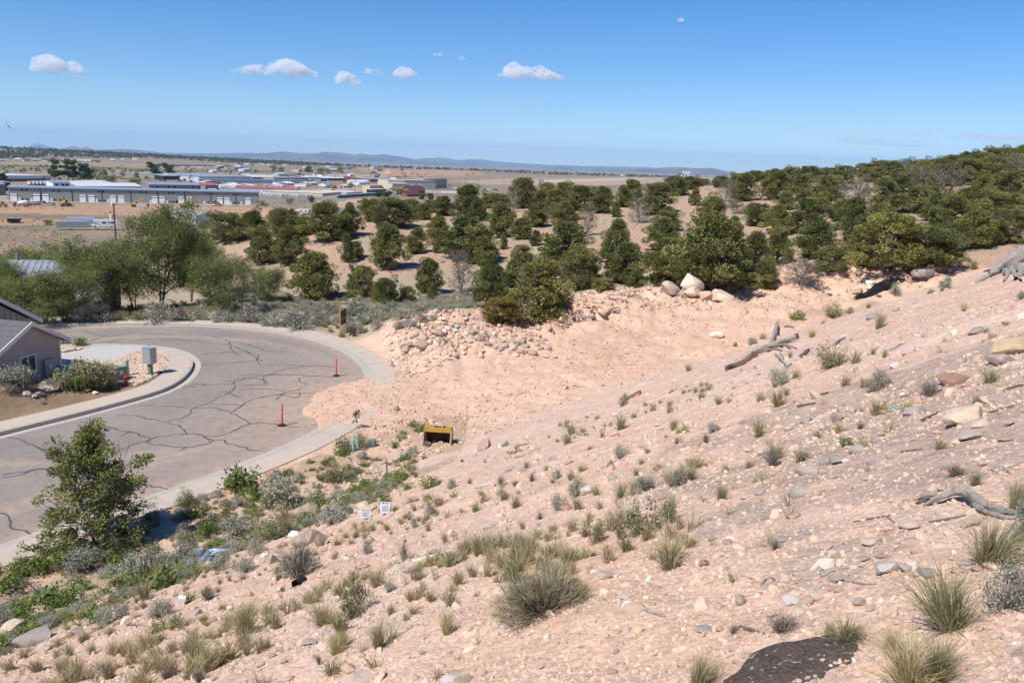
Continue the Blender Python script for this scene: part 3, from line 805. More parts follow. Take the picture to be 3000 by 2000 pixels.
# rubble heap of washed-out boulders behind the lot
rocks("""420,590,150,150,b,r 190,660,120,80,b,r 180,580,110,80,t,r 265,590,80,80,b,r 20,660,80,40,t 330,470,100,80,t,r 600,440,160,110,t,r 400,500,150,110,t,r 520,560,90,70,t,r 650,530,110,90,c,r 660,620,80,50,t 600,580,90,50,c
180,515,90,50,g 1180,510,160,115,b,r 1270,480,125,120,b,r 1050,375,110,60,c,r 1100,430,70,70,t,r 1170,420,75,60,b,r 1035,430,60,40,t 1040,470,60,50,b,r 1080,500,50,40,c 1390,465,90,70,w 1660,640,90,130,c,r 1640,560,110,70,g,r 1560,620,80,90,t,r
1480,670,110,60,g 1410,640,70,70,t,r 1470,720,100,70,t,r 1220,750,90,70,c,r 1780,560,130,90,b,r 1790,595,150,60,r 1770,690,120,110,t,r 1930,710,115,90,t,r 2110,750,110,70,c,r 2050,650,100,60,t,r 2155,650,85,70,g,r 2110,530,70,70,t 2015,550,60,50,b
1710,750,90,60,c 2000,600,80,50,t 1900,540,70,60,b 1920,380,80,50,g,r 2010,370,80,70,t,r 1910,460,90,40,r 2150,370,60,70,t 890,340,95,65,g,r 900,290,80,60,c 980,300,80,60,c,r 1210,270,80,60,g 1310,260,80,60,g,r 870,410,80,60,w 800,500,90,50,c,r
720,430,90,70,w 740,380,85,70,w 350,355,90,60,g 470,390,70,50,t 540,360,70,50,c 640,360,70,50,b 800,310,80,60,c 1160,370,90,40,c 1230,380,60,40,t 850,750,80,40,t 960,720,70,60,w 1030,690,60,30,b 780,800,90,50,w 500,835,60,30,b 1380,390,90,40,p
1030,640,70,30,w 940,570,90,40,c 1230,690,80,50,c 1300,590,90,60,t,r 1370,600,70,60,t,r 260,500,70,50,t 560,500,80,60,t,r 700,500,70,60,c 690,580,70,60,c 1840,620,80,60,t 1860,700,70,60,t 1600,700,70,60,c 1530,560,70,60,t 1720,600,80,60,b,r 1820,500,90,60,p 2060,580,60,50,t
1000,240,90,60,c 1070,310,70,50,c 640,300,80,40,c 700,250,90,40,c 450,440,70,60,t 110,560,60,60,t,r 130,620,60,50,t 840,560,70,40,c 1120,560,90,50,t 1060,560,60,40,c 1310,530,60,60,p 1420,560,50,40,c 1690,470,80,50,t 1960,470,50,40,t 2240,770,70,50,c 2180,700,50,40,t""",
      (1150, 880), 4.704, 'rock', lambda k, s: ('rounded ' if s == 'r' else 'angular ')+CNAME[k]+' rock in the rubble heap behind the dirt lot', 'rubble heap rocks')
for x, y, w, h, k, s, lb in [(2022,834,70,72,'c','s','largest pale boulder perched on the crest of the dirt bank'),(1962,846,64,46,'c','s','cracked pale boulder beside the largest pale boulder on the bank crest'),
        (2030,857,50,28,'c','r','low cream boulder leaning against the largest boulder on the crest'),(2066,851,38,36,'t','r','small tan boulder between two big boulders on the bank crest'),(2110,845,66,42,'c','r','smooth egg-shaped cream boulder at the end of the crest row'),(1990,862,30,18,'g','s','small grey stone at the foot of the crest boulders')]:
    place_rock(x, y+h*.5, w, h, k, s, 'boulder', lb, 'boulders on the bank crest', .12, None, False, 69.3 if h > 70 else 68.4)
rocks("""1235,1050,118,92,p,r 1350,1045,105,88,g,s 1500,1040,108,62,t,r 1490,1085,80,50,t,r 1465,1130,90,50,t 1385,1140,60,50,t 1540,1110,50,40,g 1210,1140,42,36,t 1560,1080,60,50,c 1430,1100,60,40,t 1600,1080,50,40,c""",
      (900, 850), 2.352, 'boulder', lambda k, s: CNAME[k]+(' rounded' if s == 'r' else ' angular')+' boulder in the row beside the digger bucket', 'boulders beside the digger bucket')
rocks("""1390,1225,78,64,v 1480,1230,62,60,v 615,810,46,46,t,r 690,805,42,30,t 620,900,80,40,g 725,890,55,45,t 490,1005,60,30,r 125,1165,60,42,t 630,1225,52,40,t,r 705,1220,50,32,t 870,1165,42,30,t 1780,355,45,20,g 2120,320,22,26,b 2205,490,45,25,t 1920,495,45,26,t 2095,170,60,40,c 2020,140,90,50,c 1960,175,60,36,g
320,1215,50,40,t 290,1265,60,30,t 905,1180,40,24,c 1275,1205,40,22,t 1040,1160,30,20,t 880,1105,40,25,c 560,800,30,24,t 1110,880,26,20,t 1770,705,40,24,t 1720,1010,30,24,t 1950,945,75,50,t 2120,985,80,50,t 2040,960,50,40,b 1800,1180,70,40,p 1690,1150,60,50,g 155,840,26,30,c 780,800,30,22,t 330,900,60,30,t""",
      (900, 850), 2.352, 'rock', lambda k, s: CNAME[k]+(' rounded' if s == 'r' else ' angular')+' stone lying on the bare dirt lot', 'stones on the dirt lot')
rocks("""1200,660,275,225,b,r 1190,1060,430,250,b,r 1370,1060,210,250,b,s""", (650, 1350), 4.704, 'boulder', lambda k, s: ('large smooth' if s == 'r' else 'split-faced')+' grey brown boulder among the sagebrush', 'grey brown boulders in the sage', sink=.22)
rocks("""1470,510,165,115,c,r 1680,500,175,120,c,r 1700,590,115,115,c,r 1600,620,220,115,t,r 1970,515,235,115,t,r 1960,590,205,120,c,r 1790,655,150,145,c,r 2050,640,205,110,t,r 2170,410,115,105,c 2260,465,115,65,t,r 2140,590,150,75,c,r 1920,690,110,75,c,r 1420,640,130,110,c,r 1530,560,120,80,p,r
1870,680,90,90,t,r 2300,640,90,70,t,r""", (650, 1350), 4.704, 'boulder', lambda k, s: CNAME[k]+(' rounded' if s == 'r' else ' angular')+' boulder in the pile behind the discarded number plates', 'boulder pile by the number plates')
rocks("""430,1210,120,175,p,r 540,1050,160,115,v,r 640,760,115,85,g,r 590,1280,125,125,w 700,1340,155,155,c,r 1300,800,160,95,b 820,1150,170,130,p 1300,405,150,105,g,r 1430,1210,130,70,p 1680,1300,130,60,c 1790,1290,90,60,g 1910,1440,150,80,o,r 2280,1430,150,90,p,r 1290,560,120,60,p""",
      (650, 1350), 4.704, 'rock', lambda k, s: CNAME[k]+(' rounded' if s == 'r' else ' angular')+' rock among the weeds below the big brown boulder', 'rocks in the weeds')
rocks("""735,965,190,105,p 110,1150,225,95,c,r 230,1210,235,115,g 70,1210,155,75,v 530,1165,72,52,g,r 430,1210,112,72,t 320,1285,82,52,g 980,1430,155,80,c 1450,1100,95,50,o 1210,860,58,32,g 1930,880,52,42,w 745,1350,82,30,o 1660,790,112,60,p 1870,1020,90,36,o 2140,1240,120,60,v 1600,1250,70,40,p
620,1420,80,50,p 1800,1390,70,60,c 1960,1370,60,50,c 2260,1440,80,40,t 2230,1160,40,40,g 1330,1010,60,40,t 1590,1020,80,40,c 2040,930,60,40,t 2110,1330,60,30,c 1880,1330,60,50,g 1480,1490,60,40,g 1780,1500,100,40,c 2000,1490,80,50,p""",
      (0, 1350), 2.352, 'rock', lambda k, s: CNAME[k]+(' rounded' if s == 'r' else ' angular')+' stone at the grassy foot of the slope', 'stones at the foot of the slope')
rocks("""980,430,195,112,c 410,545,112,62,o 1700,190,100,92,w 1550,320,112,52,r 1810,580,95,52,o 1440,1035,102,62,c 1980,990,102,74,w,r 1270,1220,62,32,t 1370,1410,82,42,c 1700,1355,52,32,k 460,690,72,32,c 840,495,102,52,c 770,500,62,42,p 640,615,92,42,p 2240,690,82,52,r 2180,50,62,42,r
1830,785,150,32,c 1960,930,100,32,w 680,735,42,30,g 1240,150,82,52,c 150,725,90,40,t 1330,1080,60,40,t 470,1130,70,50,c 1900,1170,60,40,t 1820,1220,70,40,g 560,1310,60,40,g 150,1330,60,50,t 1060,760,60,40,c 2100,660,60,40,g 890,1150,60,40,c 750,1060,50,30,b 30,650,50,40,c 80,645,40,30,g
1320,210,60,50,g 660,280,100,60,c 1870,110,80,60,g 2200,150,50,40,v 1590,10,60,30,t 920,245,50,25,c 510,1480,80,50,c 990,1450,60,50,g 1870,1440,80,40,p 2060,1450,60,40,t 1740,1340,40,24,k 1900,1300,60,40,g 1210,1175,60,36,t 2180,870,80,30,t""",
      (1000, 1350), 2.352, 'rock', lambda k, s: CNAME[k]+(' rounded' if s == 'r' else ' angular')+' stone on the open slope round the big twiggy bush', 'stones round the big bush')
rocks("""150,1475,265,110,c 860,1495,180,75,b 760,1490,160,60,w""", (1000, 1350), 2.352, 'rock', lambda k, s: 'thick '+CNAME[k]+' stone slab half buried in the near gravel', 'slabs in the near gravel')
rocks("""855,1120,88,62,v 1070,1110,82,72,v 1130,1085,62,32,r 1215,1060,52,42,v 1950,1090,215,122,c 2270,620,195,122,o 2180,710,142,72,v 1870,850,200,80,r 2030,510,112,52,g 1310,410,78,52,v 985,1400,92,72,v 1090,1395,102,62,v 1200,1330,95,75,g 460,1330,72,42,c 545,1345,62,52,c 30,1420,85,82,c,r
860,1470,142,82,g 1350,1230,92,40,c 1390,1185,62,40,g 970,1185,72,52,w 1990,1225,145,62,g 2120,985,112,42,g 1600,1060,132,62,g 2060,1430,62,42,c 1470,750,72,52,w 1870,785,62,32,p 690,505,42,32,r 730,475,72,42,v 1470,360,52,42,v 1460,395,62,32,r 1480,385,32,30,w 230,530,88,62,w,r 150,475,52,30,p
895,222,42,36,w,r 1215,235,68,46,o 820,260,46,30,o 270,298,42,26,t 835,170,92,40,w 500,450,62,26,r 2140,545,42,52,v 1210,100,50,40,t,r 1300,180,60,60,w 320,375,40,24,g 80,360,30,26,t 590,280,60,30,w 1030,230,40,24,c 600,620? """.replace(' 600,620?', '').rstrip()+""" 1290,205,50,40,c
1820,640,40,26,o 2050,1040,90,40,c 2050,1150,110,40,c 1470,1120,50,30,w 1530,950,60,40,w 1760,915,70,50,c 1490,960,50,30,v 1840,1180,50,30,w 1900,1270,80,30,c 2230,1255,90,30,b 2230,1150,80,30,c 1640,1100,40,26,g 1430,1380,60,40,g 1250,1390,50,36,w 1500,1300,50,30,r 720,1085,60,40,g 410,1140,50,40,v
130,1025,60,30,v 100,1080,40,40,b 40,1120,40,30,v 1000,890,50,26,g 1830,1370,70,24,c 2240,1440,60,40,w 1700,690,50,30,w 1300,1420,70,30,g 830,1330,60,40,g 1180,1345,60,40,p 190,1430,60,40,r""",
      (2000, 750), 2.352, 'rock', lambda k, s: CNAME[k]+(' rounded' if s == 'r' else ' angular')+' stone on the open slope above the weathered log', 'stones on the upper slope')
rocks("""1655,118,122,64,v,r 1740,78,95,44,o 1830,40,75,60,t,r 1905,18,75,52,c 2010,90,50,30,c""", (2000, 750), 2.352, 'boulder', lambda k, s: CNAME[k]+' boulder on the brow of the slope against the junipers', 'boulders on the brow', sink=.2)
rocks("""1575,430,142,102,c 1985,415,122,82,c 1440,715,172,122,w 1550,735,92,62,g 750,935,145,105,w 850,960,122,72,c 935,905,142,62,c 400,950,102,82,t 255,990,82,52,o 1405,600,102,62,c,r 1370,650,72,32,p 1330,545,150,80,c 1055,805,112,62,c 15,640,72,62,b 155,690,92,62,r 790,210,135,112,g 770,365,102,52,p
540,205,92,40,g 1690,760,132,62,v 155,1150,132,52,g 260,1150,62,52,p 640,1300,102,42,c 440,1330,92,52,c 1260,665,72,42,g 210,525,62,42,g 310,550,62,52,v 680,540,102,52,g 950,735,52,52,g 1230,960,102,72,c 1310,1000,82,62,c 425,240,72,42,c 1790,185,62,42,c 860,640,40,30,g 1120,570,40,30,c 1610,770,50,50,c
760,830,60,36,g 1080,880,60,40,p 560,580,50,30,c 610,1050,90,60,c 800,1020,110,40,c 1020,240,60,24,c 1060,100,90,30,c 1350,410,40,20,g 770,765,80,30,g 380,640,40,30,c 60,520,60,40,t 1620,610,70,50,p 1900,750,80,50,p 2180,900,70,40,p 1990,890,50,36,v 2020,740,60,40,p 2180,1190,80,60,c 2000,1420,60,40,c""",
      (2000, 1350), 2.352, 'rock', lambda k, s: CNAME[k]+(' rounded' if s == 'r' else ' angular')+' stone in the gravel near the twisted driftwood', 'stones near the driftwood')

# the dark lichen-spotted rock in the near corner
mt, b = base_mat('lichen_rock', .92, 0, .15); n, l = nodes(mt)
tc = n.new('ShaderNodeTexCoord'); geo = n.new('ShaderNodeNewGeometry'); P_ = geo.outputs['Position']
f = noise_tex(n, l, 9, 8, .75, vec=P_); g_ = noise_tex(n, l, 60, 4, .7, vec=P_); q1 = noise_tex(n, l, 38, 4, .6, vec=P_); q2 = noise_tex(n, l, 17, 5, .6, vec=P_)
cc = ramp(n, l, f, [(.3, (.10,.074,.062)), (.55, (.17,.13,.108)), (.75, (.23,.18,.15))])
cc = mixc(n, l, ramp(n, l, q1, [(.62, (0,0,0)), (.65, (1,1,1))]), cc, (.50,.46,.39))
cc = mixc(n, l, ramp(n, l, q2, [(.62, (0,0,0)), (.70, (.7,.7,.7))]), cc, (.22,.12,.045))
mx_ = n.new('ShaderNodeMath'); mx_.operation = 'ADD'; l.new(f, mx_.inputs[0]); l.new(g_, mx_.inputs[1]); cc = mixc(n, l, 1.0, cc, ramp(n, l, g_, [(.32, (.6,.58,.56)), (.66, (1.3,1.28,1.25))]), 'MULTIPLY')
l.new(cc, b.inputs['Base Color']); l.new(bump(n, l, mx_.outputs[0], 1.0, .035), b.inputs['Normal'])
p, t = hit(2430, 1990)
V, Fc = rock_shape(911, 4, 2, .16)
me = mesh_np('lichen_rock', V, Fc, mt, True)
V[:] = V*(1+.05*fbm(V[:, 0]*4+3, V[:, 1]*4+V[:, 2]*3, 5, 17)+.03*fbm(V[:, 0]*14, V[:, 1]*14+V[:, 2]*9, 3, 19))[:, None]; me.vertices.foreach_set('co', V.astype(np.float32).ravel()); me.update()
lr = ob('boulder', me); lr.scale = (.37, .33, .20); lr.rotation_euler = (.12, -.10, .3)
lr.location = (p[0]-.03, p[1]+.02, p[2]-.135)
tag(lr, 'dark flat boulder spotted with white lichen in the near gravel', 'boulder')

# ---------------------------------------------------------------- gravel and clods
by = [('gravel_cream', (.60,.445,.335)), ('gravel_tan', (.55,.39,.28)), ('gravel_grey', (.44,.365,.31)), ('gravel_pink', (.56,.39,.30)), ('gravel_white', (.64,.51,.41)), ('gravel_rust', (.45,.295,.20))]
GM = []
for k, (nm, c_) in enumerate(by):
    mtl = by_random(nm, [(0, tuple(x*.78 for x in c_)), (.5, c_), (1, tuple(min(1, x*1.15) for x in c_))], .93, 12, .15, 0)
    for s in range(2):
        V, Fc = rock_shape(500+k*5+s, 1 if s else 2, 6, .22)
        GM.append(mesh_np('pebble', V*np.array([1, .85, .6]), Fc, mtl, False))
GP = np.array([.28, .30, .12, .18, .06, .06])
def gravel(n_, d0, d1, a0, a1, s0, s1, power, cond=None, seed=0, sink=-.05, colour=None):
    g = np.random.default_rng(seed)
    d = d0*(d1/d0)**g.uniform(0, 1, n_); a = np.radians(g.uniform(a0, a1, n_))
    x, y = np.sin(a)*d, np.cos(a)*d
    keep = np.ones(n_, bool)
    if cond is not None: keep = cond(x, y, g)
    x, y, d = x[keep], y[keep], d[keep]; z = ground(x, y)
    s = s0*(s1/s0)**(g.uniform(0, 1, len(x))**power)
    s = s*np.clip(d/11, .6, 1.15) if d1 < 60 and d0 < 10 else s
    pts = np.stack([x, y, z+s*sink], 1)
    rot = g.uniform(0, 6.28, (len(x), 3))*np.array([.12, .12, 1]); rot[:, 0] += .25
    scl = s[:, None]*g.uniform(.7, 1.3, (len(x), 3))
    kk = g.choice(6, len(x), p=GP if colour is None else colour)*2+g.integers(0, 2, len(x))
    return pts, rot, scl, kk
def on_slope(x, y, g): return (near_slope(x, y) > bg(x, y)-.2) & (g.uniform(0, 1, len(x)) < .22+1.25*np.clip(fbm((x*VX+y*VY)*.9, (x*DX+y*DY)*.18, 4, 101)+.28, 0, 1)) & ~inside_poly(x, y, CORR[::4])
def on_lot(x, y, g):
    return (near_slope(x, y) < bg(x, y)+.3) & ~inside_poly(x, y, CORR[::4]) & (g.uniform(0, 1, len(x)) < .12+1.1*np.clip(fbm(x*.35, y*.35, 3, 103)+.25, 0, 1)) & (x > -7.5)
def on_bank(x, y, g): return (dist_line(x, y, BANK) < 4.5) & (near_slope(x, y) < bg(x, y)+.3) & (x > -7)
sets = [gravel(80000, 1.6, 11, -40, 40, .005, .042, 1.6, on_slope, 1), gravel(60000, 6, 55, -40, 40, .011, .055, 2.0, on_slope, 2), gravel(1300, 4, 50, -40, 40, .05, .13, 1.8, on_slope, 7)]
S_ = [np.concatenate([s[i] for s in sets]) for i in range(4)]
scatter('slope_gravel', *S_[:3], GM, S_[3], 'loose pale gravel and small stones covering the slope')
LC = np.array([.24, .44, .06, .20, .04, .02])
sets = [gravel(36000, 28, 68, -14, 26, .025, .13, 2.2, on_lot, 3, .1, LC), gravel(14000, 45, 85, -9, 28, .04, .24, 1.8, on_bank, 4, .12, LC), gravel(1300, 28, 66, -14, 22, .07, .2, 1.8, on_lot, 5, .05, LC),
        gravel(1500, 50, 62, -9, 4, .07, .30, 1.6, lambda x, y, g: (dist_line(x, y, BANK) < 4.2) & (near_slope(x, y) < bg(x, y)) & (g.uniform(0, 1, len(x)) < .4+1.2*fbm(x*.5, y*.5, 3, 109)), 15, .15, np.array([.42, .22, .16, .1, .1, 0])), gravel(500, 62, 76, 4, 14, .06, .26, 1.6, lambda x, y, g: (dist_line(x, y, BANK) < 3), 16, .15, np.array([.42, .22, .16, .1, .1, 0])),
        gravel(1800, 36, 50, -14, -6, .02, .10, 2.0, lambda x, y, g: ((x+6.6)/4.3)**2+((y-42.2)/5.6)**2 < 1, 6, .1, LC)]
S_ = [np.concatenate([s[i] for s in sets]) for i in range(4)]
scatter('lot_clods', *S_[:3], GM, S_[3], 'crumbled clods and stones strewn over the dirt lot and bank')
def on_hill(x, y, g): return (near_slope(x, y) < bg(x, y)) & (dist_line(x, y, BANK) > 6) & (g.uniform(0, 1, len(x)) < .2+fbm(x*.1, y*.1, 3, 105))
S_ = gravel(3500, 72, 190, -24, 34, .06, .30, 2.5, on_hill, 8, .1)
scatter('hill_stones', *S_[:3], GM, S_[3], 'scattered small stones on the juniper hillside')
# round landscaping cobbles beside the driveway
cob = np.array([atz(px, py, .15)[:2] for px, py in [(272,1074),(355,1045),(400,1027),(425,1025),(470,1038),(495,1052),(497,1065),(480,1082),(452,1102),(400,1128),(345,1124),(305,1100)]])
cob2 = np.array([atz(px, py, .15)[:2] for px, py in [(178,1012),(205,1010),(240,1016),(262,1019),(245,1022),(178,1031)]])
g = np.random.default_rng(12); P = []
for poly, nn in ((cob, 3800), (cob2, 500)):
    lo, hi = poly.min(0), poly.max(0); q = g.uniform(lo, hi, (nn*2, 2)); P.append(q[inside_poly(q[:, 0], q[:, 1], poly)][:nn])
P = np.vstack(P); P = P[~inside_poly(P[:, 0], P[:, 1], np.vstack([INN+NI*.3, (INN_E)[::-1]]))]
P = P[~inside_poly(P[:, 0], P[:, 1], dp)]
cz = ground(P[:, 0], P[:, 1]); s = g.uniform(.05, .11, len(P))
scatter('cobble_bed', np.stack([P[:, 0], P[:, 1], np.maximum(cz, .08)+s*.35], 1), g.uniform(-.3, .3, (len(P), 3))+np.array([0, 0, 1])*g.uniform(0, 6, (len(P), 1)), s[:, None]*g.uniform(.8, 1.3, (len(P), 3)), GM, g.choice(6, len(P), p=[.42, .2, .08, .18, .1, .02])*2, 'bed of rounded landscaping cobbles beside the driveway')

# ================================================================ PLANTS
def leaf_quads(C, size, g, up=0.0, aspect=2.0, outward=None, ow=0.5):
    """small four-cornered leaves at the points C"""
    n_ = len(C); size = np.broadcast_to(size, (n_,))
    a = g.normal(size=(n_, 3)); a[:, 2] += up
    if outward is not None: a = a*(1-ow)+outward*ow*1.6
    a /= np.linalg.norm(a, axis=1)[:, None]
    b = g.normal(size=(n_, 3)); b -= a*(a*b).sum(1)[:, None]; b /= np.linalg.norm(b, axis=1)[:, None]
    L = (size*aspect*.5)[:, None]*a; W = (size*.5)[:, None]*b
    V = np.stack([C-L, C+W*1.0, C+L, C-W*1.0], 1).reshape(-1, 3)
    Fq = np.arange(n_*4).reshape(-1, 4)
    return V, Fq
def strips(P0, P1, P2, w, g):
    """thin bent blades or twigs (start, middle, tip)"""
    n_ = len(P0); t = P2-P0; s = np.cross(t, g.normal(size=(n_, 3))); s /= np.linalg.norm(s, axis=1)[:, None]+1e-9
    w = np.broadcast_to(w, (n_,))[:, None]
    V = np.stack([P0-s*w, P0+s*w, P1+s*w*.75, P1-s*w*.75, P2], 1).reshape(-1, 3)
    k = np.arange(n_)[:, None]*5
    return V, k+np.array([[0, 1, 2, 3]]), k+np.array([[3, 2, 4]])
class Foliage:
    def __init__(s): s.V = []; s.Q = []; s.T = []; s.tq = []; s.tt = []; s.n = 0
    def quads(s, V, Q, tone): s.V.append(V); s.Q.append(Q+s.n); s.tq.append(np.broadcast_to(tone, (len(Q),))); s.n += len(V)
    def strips(s, P0, P1, P2, w, g, tone):
        V, q, t = strips(P0, P1, P2, w, g); tone = np.broadcast_to(tone, (len(P0),))
        s.V.append(V); s.Q.append(q+s.n); s.T.append(t+s.n); s.tq.append(tone); s.tt.append(tone); s.n += len(V)
    def mesh(s, name, mat):
        fs = []; tn = []
        if s.Q: fs.append(np.vstack(s.Q)); tn.append(np.concatenate(s.tq))
        if s.T: fs.append(np.vstack(s.T)); tn.append(np.concatenate(s.tt))
        me = mesh_np(name, np.vstack(s.V), fs, mat)
        set_tone(me, np.clip(np.concatenate(tn), 0, 1)); return me
M_GRASS = leafmat('bunchgrass_blades', (.20,.175,.09), (.62,.55,.31), .8, .2)
M_STRAW = leafmat('straw_blades', (.27,.22,.13), (.62,.52,.33), .8, .2)
M_SAGE = leafmat('sage_leaves', (.15,.147,.12), (.48,.47,.375), .85, .1)
M_TWIG = leafmat('dry_twigs', (.08,.065,.058), (.38,.33,.27), .85, 0)
M_RABB = leafmat('rabbitbrush', (.10,.095,.05), (.42,.39,.20), .8, .12)
M_WEED = leafmat('weed_leaves', (.06,.09,.02), (.26,.33,.085), .6, .25)
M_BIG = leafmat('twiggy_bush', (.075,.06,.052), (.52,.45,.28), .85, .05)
def tuft(seed, nb, spread, straw=False, w=.011):
    g = np.random.default_rng(seed); f = Foliage()
    a = g.uniform(0, 6.283, nb); r0 = .11*np.sqrt(g.uniform(0, 1, nb)); ln = g.beta(2.2, 1.4, nb)
    P0 = np.stack([np.cos(a)*r0, np.sin(a)*r0, -.03+0*a], 1)
    th = np.abs(g.normal(0, spread, nb)); a2 = a+g.normal(0, .7, nb); tl = g.normal(0, .16, 2)
    d = np.stack([np.cos(a2)*np.sin(th), np.sin(a2)*np.sin(th), np.cos(th)], 1)+np.array([tl[0], tl[1], 0])
    P1 = P0+d*(ln*.55)[:, None]; P2 = P0+d*(ln*1.02)[:, None]+np.stack([np.cos(a2), np.sin(a2), -.7+0*a], 1)*(ln*g.uniform(.02, .30, nb))[:, None]
    f.strips(P0, P1, P2, w*g.uniform(.6, 1.3, nb), g, g.beta(2, 2, nb)*.9+.05)
    k = int(nb*.3); a = g.uniform(0, 6.283, k)          # dry thatch at the foot
    P0 = np.stack([np.cos(a)*.05, np.sin(a)*.05, 0*a], 1); q = g.uniform(.1, .32, k)
    P2 = np.stack([np.cos(a)*q, np.sin(a)*q, g.uniform(-.02, .10, k)], 1); f.strips(P0, (P0+P2)/2+np.array([0, 0, .05]), P2, w, g, g.uniform(0, .35, k))
    return f.mesh('blades', M_STRAW if straw else M_GRASS)
def shrub(seed, mat, nl, nt, leaf=.05, open_=.0, flat=.8, tip=0.0):
    """rounded twiggy shrub: stems out of one foot, leaves towards the ends"""
    g = np.random.default_rng(seed); f = Foliage()
    nc = 16; ca = g.uniform(0, 6.283, nc); ce = np.arccos(g.uniform(.05, 1, nc)); cr = g.uniform(.55, .95, nc)
    CC = np.stack([np.cos(ca)*np.sin(ce)*.62*cr, np.sin(ca)*np.sin(ce)*.62*cr, np.cos(ce)*flat*cr*.95+.1], 1)
    k = g.integers(0, nc, nt)
    P0 = g.normal(0, .04, (nt, 3)); P0[:, 2] = -.02
    P2 = CC[k]+g.normal(0, .13, (nt, 3)); P2[:, 2] = np.maximum(P2[:, 2], .04); P1 = P0*.5+P2*.5+g.normal(0, .05, (nt, 3)); P1[:, 2] -= .03
    f.strips(P0, P1, P2, .008, g, g.uniform(0, .3, nt))
    k = g.integers(0, nc, nl)
    C = CC[k]+g.normal(0, .115, (nl, 3)); C[:, 2] = np.abs(C[:, 2])
    tone = .25+.5*g.uniform(0, 1, nl)+.15*g.normal(size=nc)[k]+tip*(C[:, 2]-.4)
    V, Q = leaf_quads(C, leaf*g.uniform(.6, 1.3, nl), g, .9, 2.6); f.quads(V, Q, tone)
    return f.mesh('branches', mat)
def deadbush(seed, nt, mat):
    g = np.random.default_rng(seed); f = Foliage()
    a = g.uniform(0, 6.283, nt); th = np.abs(g.normal(.35, .4, nt)); ln = g.uniform(.4, 1.0, nt)
    d = np.stack([np.cos(a)*np.sin(th), np.sin(a)*np.sin(th), np.abs(np.cos(th))], 1)
    P0 = g.normal(0, .05, (nt, 3)); P0[:, 2] = 0; P1 = P0+d*(ln*.5)[:, None]+g.normal(0, .05, (nt, 3)); P2 = P1+(d+g.normal(0, .35, (nt, 3)))*(ln*.45)[:, None]
    P2[:, 2] = np.maximum(P2[:, 2], .02)
    f.strips(P0, P1, P2, .009, g, g.uniform(.1, .9, nt))
    m_ = nt*2; k = g.integers(0, nt, m_); Q0 = P1[k]; e = g.normal(0, .16, (m_, 3)); e[:, 2] = np.abs(e[:, 2]); Q2 = Q0+e+(P2[k]-P1[k])*.4
    f.strips(Q0, (Q0+Q2)/2, Q2, .005, g, g.uniform(.2, 1, m_))
    return f.mesh('branches', mat)
def weed(seed, nl, leaf=.09):
    g = np.random.default_rng(seed); f = Foliage()
    nc = 14; CC = np.stack([g.normal(0, .33, nc), g.normal(0, .33, nc), g.uniform(.15, .6, nc)], 1)
    k = g.integers(0, nc, nl); C = CC[k]+g.normal(0, .13, (nl, 3)); C[:, 2] = np.abs(C[:, 2])
    V, Q = leaf_quads(C, leaf*g.uniform(.5, 1.2, nl), g, .2, 1.7); f.quads(V, Q, .2+.55*g.uniform(0, 1, nl)+.3*(C[:, 2]-.3))
    P0 = np.zeros((nc*3, 3)); P0[:, :2] = g.normal(0, .2, (nc*3, 2)); P2 = CC[np.repeat(np.arange(nc), 3)]+g.normal(0, .06, (nc*3, 3)); f.strips(P0, (P0+P2)/2, P2, .008, g, .1)
    return f.mesh('leaves', M_WEED)
def mound(seed, ns, mat):
    """big hemispherical bush of fine upright twigs, dark inside, pale at the tips"""
    g = np.random.default_rng(seed); f = Foliage()
    a = g.uniform(0, 6.283, ns); th = np.arccos(1-g.uniform(0, 1, ns)**.8*.98); ln = g.uniform(.75, 1.0, ns)*(1-.12*np.cos(3*a))
    d = np.stack([np.cos(a)*np.sin(th), np.sin(a)*np.sin(th), np.cos(th)*.95+.05], 1)
    P0 = d*np.array([.10, .10, 0])*g.uniform(0, 1, (ns, 1)); P2 = d*ln[:, None]; P1 = P2*.5+np.array([0, 0, -.04])+g.normal(0, .03, (ns, 3))
    f.strips(P0, P1, P1+(P2-P1)*.5, .006, g, .12+.1*g.uniform(0, 1, ns))
    nt = ns*5; k = g.integers(0, ns, nt); t = g.uniform(.35, 1, nt)[:, None]
    Q0 = P1[k]*(1-t)+P2[k]*t; e = d[k]*.16+g.normal(0, .075, (nt, 3)); e[:, 2] += .05; Q2 = Q0+e; Q2[:, 2] = np.maximum(Q2[:, 2], .01)
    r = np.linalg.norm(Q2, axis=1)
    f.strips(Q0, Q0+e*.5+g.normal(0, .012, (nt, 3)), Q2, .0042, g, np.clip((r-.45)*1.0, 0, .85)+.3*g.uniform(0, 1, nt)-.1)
    return f.mesh('branches', mat)
PL_ = {'g': [tuft(20+i, 150, .46) for i in range(4)], 'G': [tuft(30+i, 190, .36, True) for i in range(3)], 's': [shrub(40+i, M_SAGE, 1500, 110, .034) for i in range(4)],
       'r': [shrub(50+i, M_RABB, 1500, 120, .030, tip=.5) for i in range(3)], 'd': [deadbush(60+i, 150, M_TWIG) for i in range(3)], 'w': [weed(70+i, 420) for i in range(3)], 'q': [shrub(90+i, leafmat('pale_rabbitbrush', (.13,.12,.065), (.50,.45,.27), .8, .12), 4200, 160, .034, tip=.6) for i in range(2)], 'n': [tuft(80+i, 480, .44, False, .0052) for i in range(3)]}
